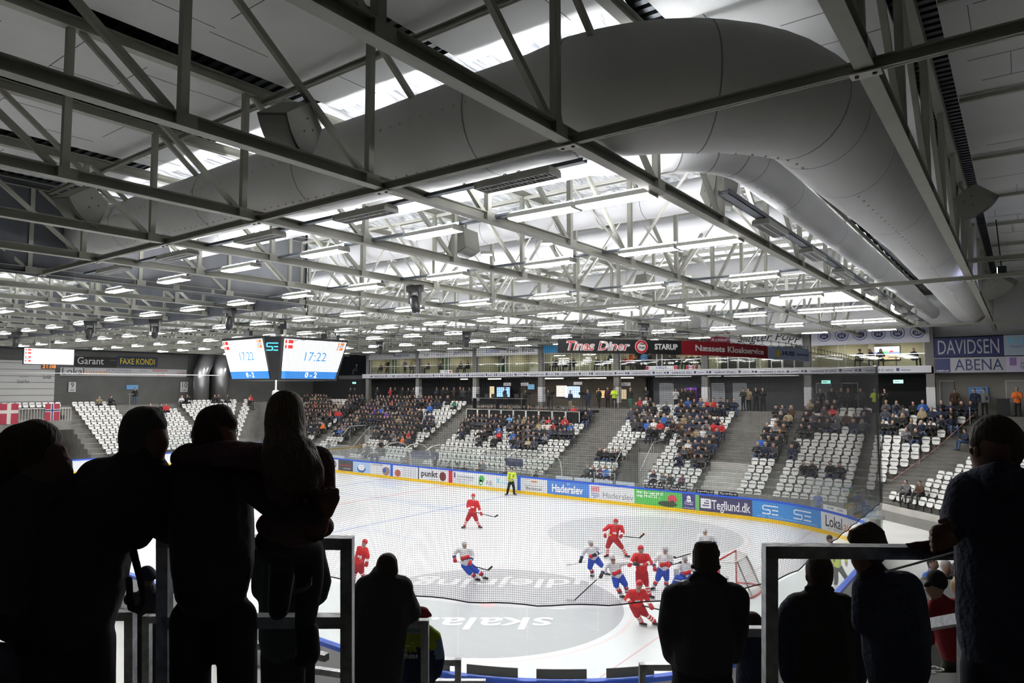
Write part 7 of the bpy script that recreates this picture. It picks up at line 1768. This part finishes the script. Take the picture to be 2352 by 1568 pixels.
# G: child in striped sports jacket
k_ = near('child with red cap in navy and lime sports jacket', 5.0, '''
968,1418,13 968,1430,12 0
955,1452,20 982,1452,18 1
935,1462,20 998,1462,16 1
958,1478,34 992,1472,20 1
958,1500,42 958,1580,42 2
930,1480,20 924,1540,18 2
1000,1470,16 1010,1508,13 3
1010,1512,13 1004,1545,12 2
940,1600,24 940,1750,18 4
975,1600,24 975,1750,18 4
''', [NSK, mat('jacket_lime', (0.3600, 0.4500, 0.0200), .8), mat('jacket_navy_child', (0.0150, 0.0300, 0.0900), .8), mat('jacket_light_blue', (0.2000, 0.3200, 0.5000), .8), NTR], [('cap', '966,1407,15 972,1408,15 0\n984,1410,6 988,1412,5 0', mat('cap_red', (0.3000, 0.0120, 0.0200), .8), .012), ('scarf', '940,1446,9,.08 972,1447,9,.08 0', mat('scarf_pale_blue', (0.2200, 0.3200, 0.4200), .8), .01)], .018)
Mx = Matrix((CR.to_4d(), V((0, 0, 1)).to_4d(), (-FH).to_4d(), (0, 0, 0, 1))).transposed()
for r_ in range(3): Mx[3][r_] = 0
Mx[3][3] = 1
M1 = Mx.copy(); p = at(939, 1506, 4.835); M1.translation = p
t = text('lettering', 'adidas', (0, 0, 0), .045, TW, M=M1, width=.125, ext=.012); t.parent = k_; t.matrix_parent_inverse = Matrix()
m = mbm(mat('letter_lime', (0.4000, 0.4800, 0.0500), .6)); p = at(941, 1490, 4.835)
for q, h_ in enumerate((.022, .042, .062)):
    a = p + CR * (-.036 + .032 * q) - V((0, 0, .018)); m.prism([a, a + CR * .024, a + CR * (.024 - h_ * .35) + V((0, 0, h_)), a + CR * (-h_ * .35) + V((0, 0, h_))], -FH * .014)
m.build('emblem', parent=k_)
# H: man in the middle
near('short-haired man in black jacket with raised collar, centre right', 4.25, '''
1621,1288,24 1621,1308,21 0
1590,1298,6 1590,1306,5 0
1652,1298,6 1652,1306,5 0
1621,1325,24 1621,1345,30 1
1562,1368,32 1680,1368,32 1
1612,1390,66 1612,1460,74 1612,1508,72 1
1552,1374,34 1535,1440,26 1545,1500,24,-.1 1
1688,1374,34 1692,1440,28 1682,1500,24,-.1 1
1612,1535,70 2
1580,1570,38 1580,1800,30 2
1648,1570,38 1648,1800,30 2
''', [NSK, NJ2, mat('jeans_dark', (0.0120, 0.0180, 0.0350), .9)], [('hair', '''1621,1272,30 1621,1292,31 0
1608,1256,14 1634,1258,16 0
1598,1268,9 1645,1270,10 0''', NHB, .013), ('collar', '1590,1330,9 1605,1320,11 1640,1320,11 1662,1334,9 0\n1600,1318,8 1592,1328,8 0', NJ2, .01)], .017)
# I: small child
near('small brown-haired child just left of the right barrier frame', 4.9, '''
1730,1430,17 1730,1442,15 0
1730,1460,16 1730,1475,24 1
1700,1488,22 1760,1488,22 1
1730,1510,38 1730,1600,40 1
1730,1650,34 1730,1800,30 2
''', [NSK, NJN, NTR], [('hair', '1729,1426,22 1731,1434,22 0', mat('hair_near_child', (0.0500, 0.0280, 0.0200), .8), .012)], .018)
# J: man in vest framed by the right barrier
near('man in dark vest over navy sleeves inside the right barrier frame', 4.05, '''
1882,1318,24 1882,1332,21 0
1852,1320,6 1852,1330,5 0
1882,1345,26 1882,1362,34 1
1836,1394,34 1932,1394,34 1
1884,1420,66 1886,1500,74 1886,1560,74 1
1822,1408,34 1806,1476,29 1818,1550,26 2
1946,1408,34 1964,1480,31 1962,1555,27 2
1886,1600,70 3
1850,1640,36 1850,1850,30 3
1922,1640,36 1922,1850,30 3
''', [NSK, mat('vest_dark_olive', (0.0400, 0.0375, 0.0300), .95), NJN, NTR], [('hair', '''1882,1304,31 1882,1326,30 0
1866,1290,12 1896,1290,13 0''', NHB, .013), ('collar', '1856,1352,9 1882,1346,12 1908,1354,9 0', NJN, .011)], .017)
# K: man in quilted coat looking left
near('man with tousled hair in quilted navy coat, right of the vest man', 3.4, '''
1988,1265,30 1980,1290,24 0
1956,1275,6 1958,1284,6 0
1995,1300,30,-.02 2010,1325,34 1
2000,1345,36 2078,1350,40 1
2045,1380,66 2052,1450,70 2058,1515,72 1
2085,1365,38 2104,1440,32 2112,1525,24 1
1988,1350,30 1982,1430,26 1
2058,1545,66 2
2030,1600,36 2030,1800,30 2
2085,1600,36 2085,1800,30 2
''', [NSK, NJN, NTR], [('hair', '''1992,1240,34 1998,1262,36 0
1972,1230,20 1960,1236,14 0
2010,1234,24 2022,1252,18 0
1958,1222,9 1950,1238,5 0
1975,1214,9 2000,1208,12 2022,1222,10 0''', NHB, .012), ('collar', '1985,1318,12,.02 2005,1308,13,.04 2030,1318,12 0', mat('collar_brown', (0.0300, 0.0120, 0.0100), .9), .01)], .016)
# L: man at the right edge
l_ = near('tall man in long dark coat at the right edge, hand on the rail', 2.55, '''
2285,1022,52 2280,1048,46 0
2228,1030,6 2230,1042,6 0
2290,1080,48 2292,1108,60 1
2232,1122,42 2340,1118,46 1
2278,1160,84 2288,1260,84 2292,1350,84 2294,1430,86 1
2220,1132,42 2198,1190,36,.02 2188,1222,26,.08 1
2294,1470,84 1
2255,1530,44 2255,1850,40 2
2330,1530,44 2330,1850,40 2
''', [NSK, NJN, NTR], [('hair', '''2288,1002,52 2296,1030,50 2300,1056,36 0
2262,1000,30 2250,1016,22 0
2320,1002,30 2330,1030,24 0''', NHB, .012), ('ear', '2242,1030,6,.02 2244,1044,6,.02 0', NSK, .006), ('hood', '2240,1092,18,.02 2290,1082,24,.1 2345,1092,20 0\n2232,1100,14 2290,1112,30,.08 2350,1104,18 0', NJN, .012)])
fingers(l_, at(2186, 1226, 2.46), -CR * .9 - V((0, 0, .25)), V((0, 0, 1)), 1.0, NSK, .6)
# M: man in red sweater
near('man in black cap, red sweater and camouflage trousers at lower right', 5.7, '''
2150,1345,19 2146,1362,15 0
2128,1350,4 2128,1356,4 0
2156,1375,17 2165,1385,20 1
2142,1398,18 2205,1394,22 1
2172,1420,38 2184,1465,34 2192,1495,32 1
2140,1402,17 2128,1440,14,.1 2135,1470,13,.2 1
2195,1510,30 2
2180,1540,20 2180,1700,17 2
2208,1540,20 2210,1700,17 2
''', [SKIND, mat('sweater_red', (0.3060, 0.0170, 0.0255), .85), mat('trousers_camo', (0.0300, 0.0300, 0.0200), .9, noise=(16, .6))], [('cap', '2151,1328,21 2153,1334,22 0\n2132,1342,7 2126,1344,5 0', CLB, .012)], .018)
# N: spectators seated farther right
for i, (px, py, D, j, h_, w_) in enumerate(((2161, 1296, 12.0, CLN, HAIRG, 'grey-haired person in navy and orange with glasses'), (2196, 1308, 11.5, CLG, HAIRD, 'person in grey jacket and pale cap'), (2121, 1340, 10.5, CLG, HAIRB, 'brown-haired person in dark fur-trimmed coat'), (2112, 1362, 9.6, CLGR, HAIRB, 'woman in grey-green parka'), (2200, 1345, 9.0, CLT, HAIRL, 'person in camouflage jacket'), (2135, 1290, 13.5, CLBL, HAIRD, 'person in blue jacket'), (2205, 1285, 14, CLB, HAIRD, 'person in black jacket'))):
    p = at(px, py, D); o = spectator(PSIT[[1, 5, 6, 7, 0, 4, 2][i]], (p.x, p.y, p.z - .78), .9 + math.atan2(-p.x, 1) * .2, j, CLG, h_, 1.0); tag(o, w_ + ' seated at the lower right', 'person', 'spectators at the lower right')
    tag(mbm(CONC).box(p.x - .35, p.y - .35, 2.4, p.x + .5, p.y + .35, p.z - 1.22).build('floor_step_%d' % (i + 1)), kind='structure')
# camera operator's crane end at the corner boards and a mounted camera
p = at(2010, 1206, 30); e = tag(empty('corner_camera', p), 'small grey camera mounted on the glass at the far right corner', 'camera'); mbm(SPKM).tube([(0, 0, -.1), (0, 0, .3)], .22, 10).build('housing').parent = e; mbm(CHROME).tube([(0, 0, -.1), (0, 0, -.5)], .03, 6).build('mount').parent = e
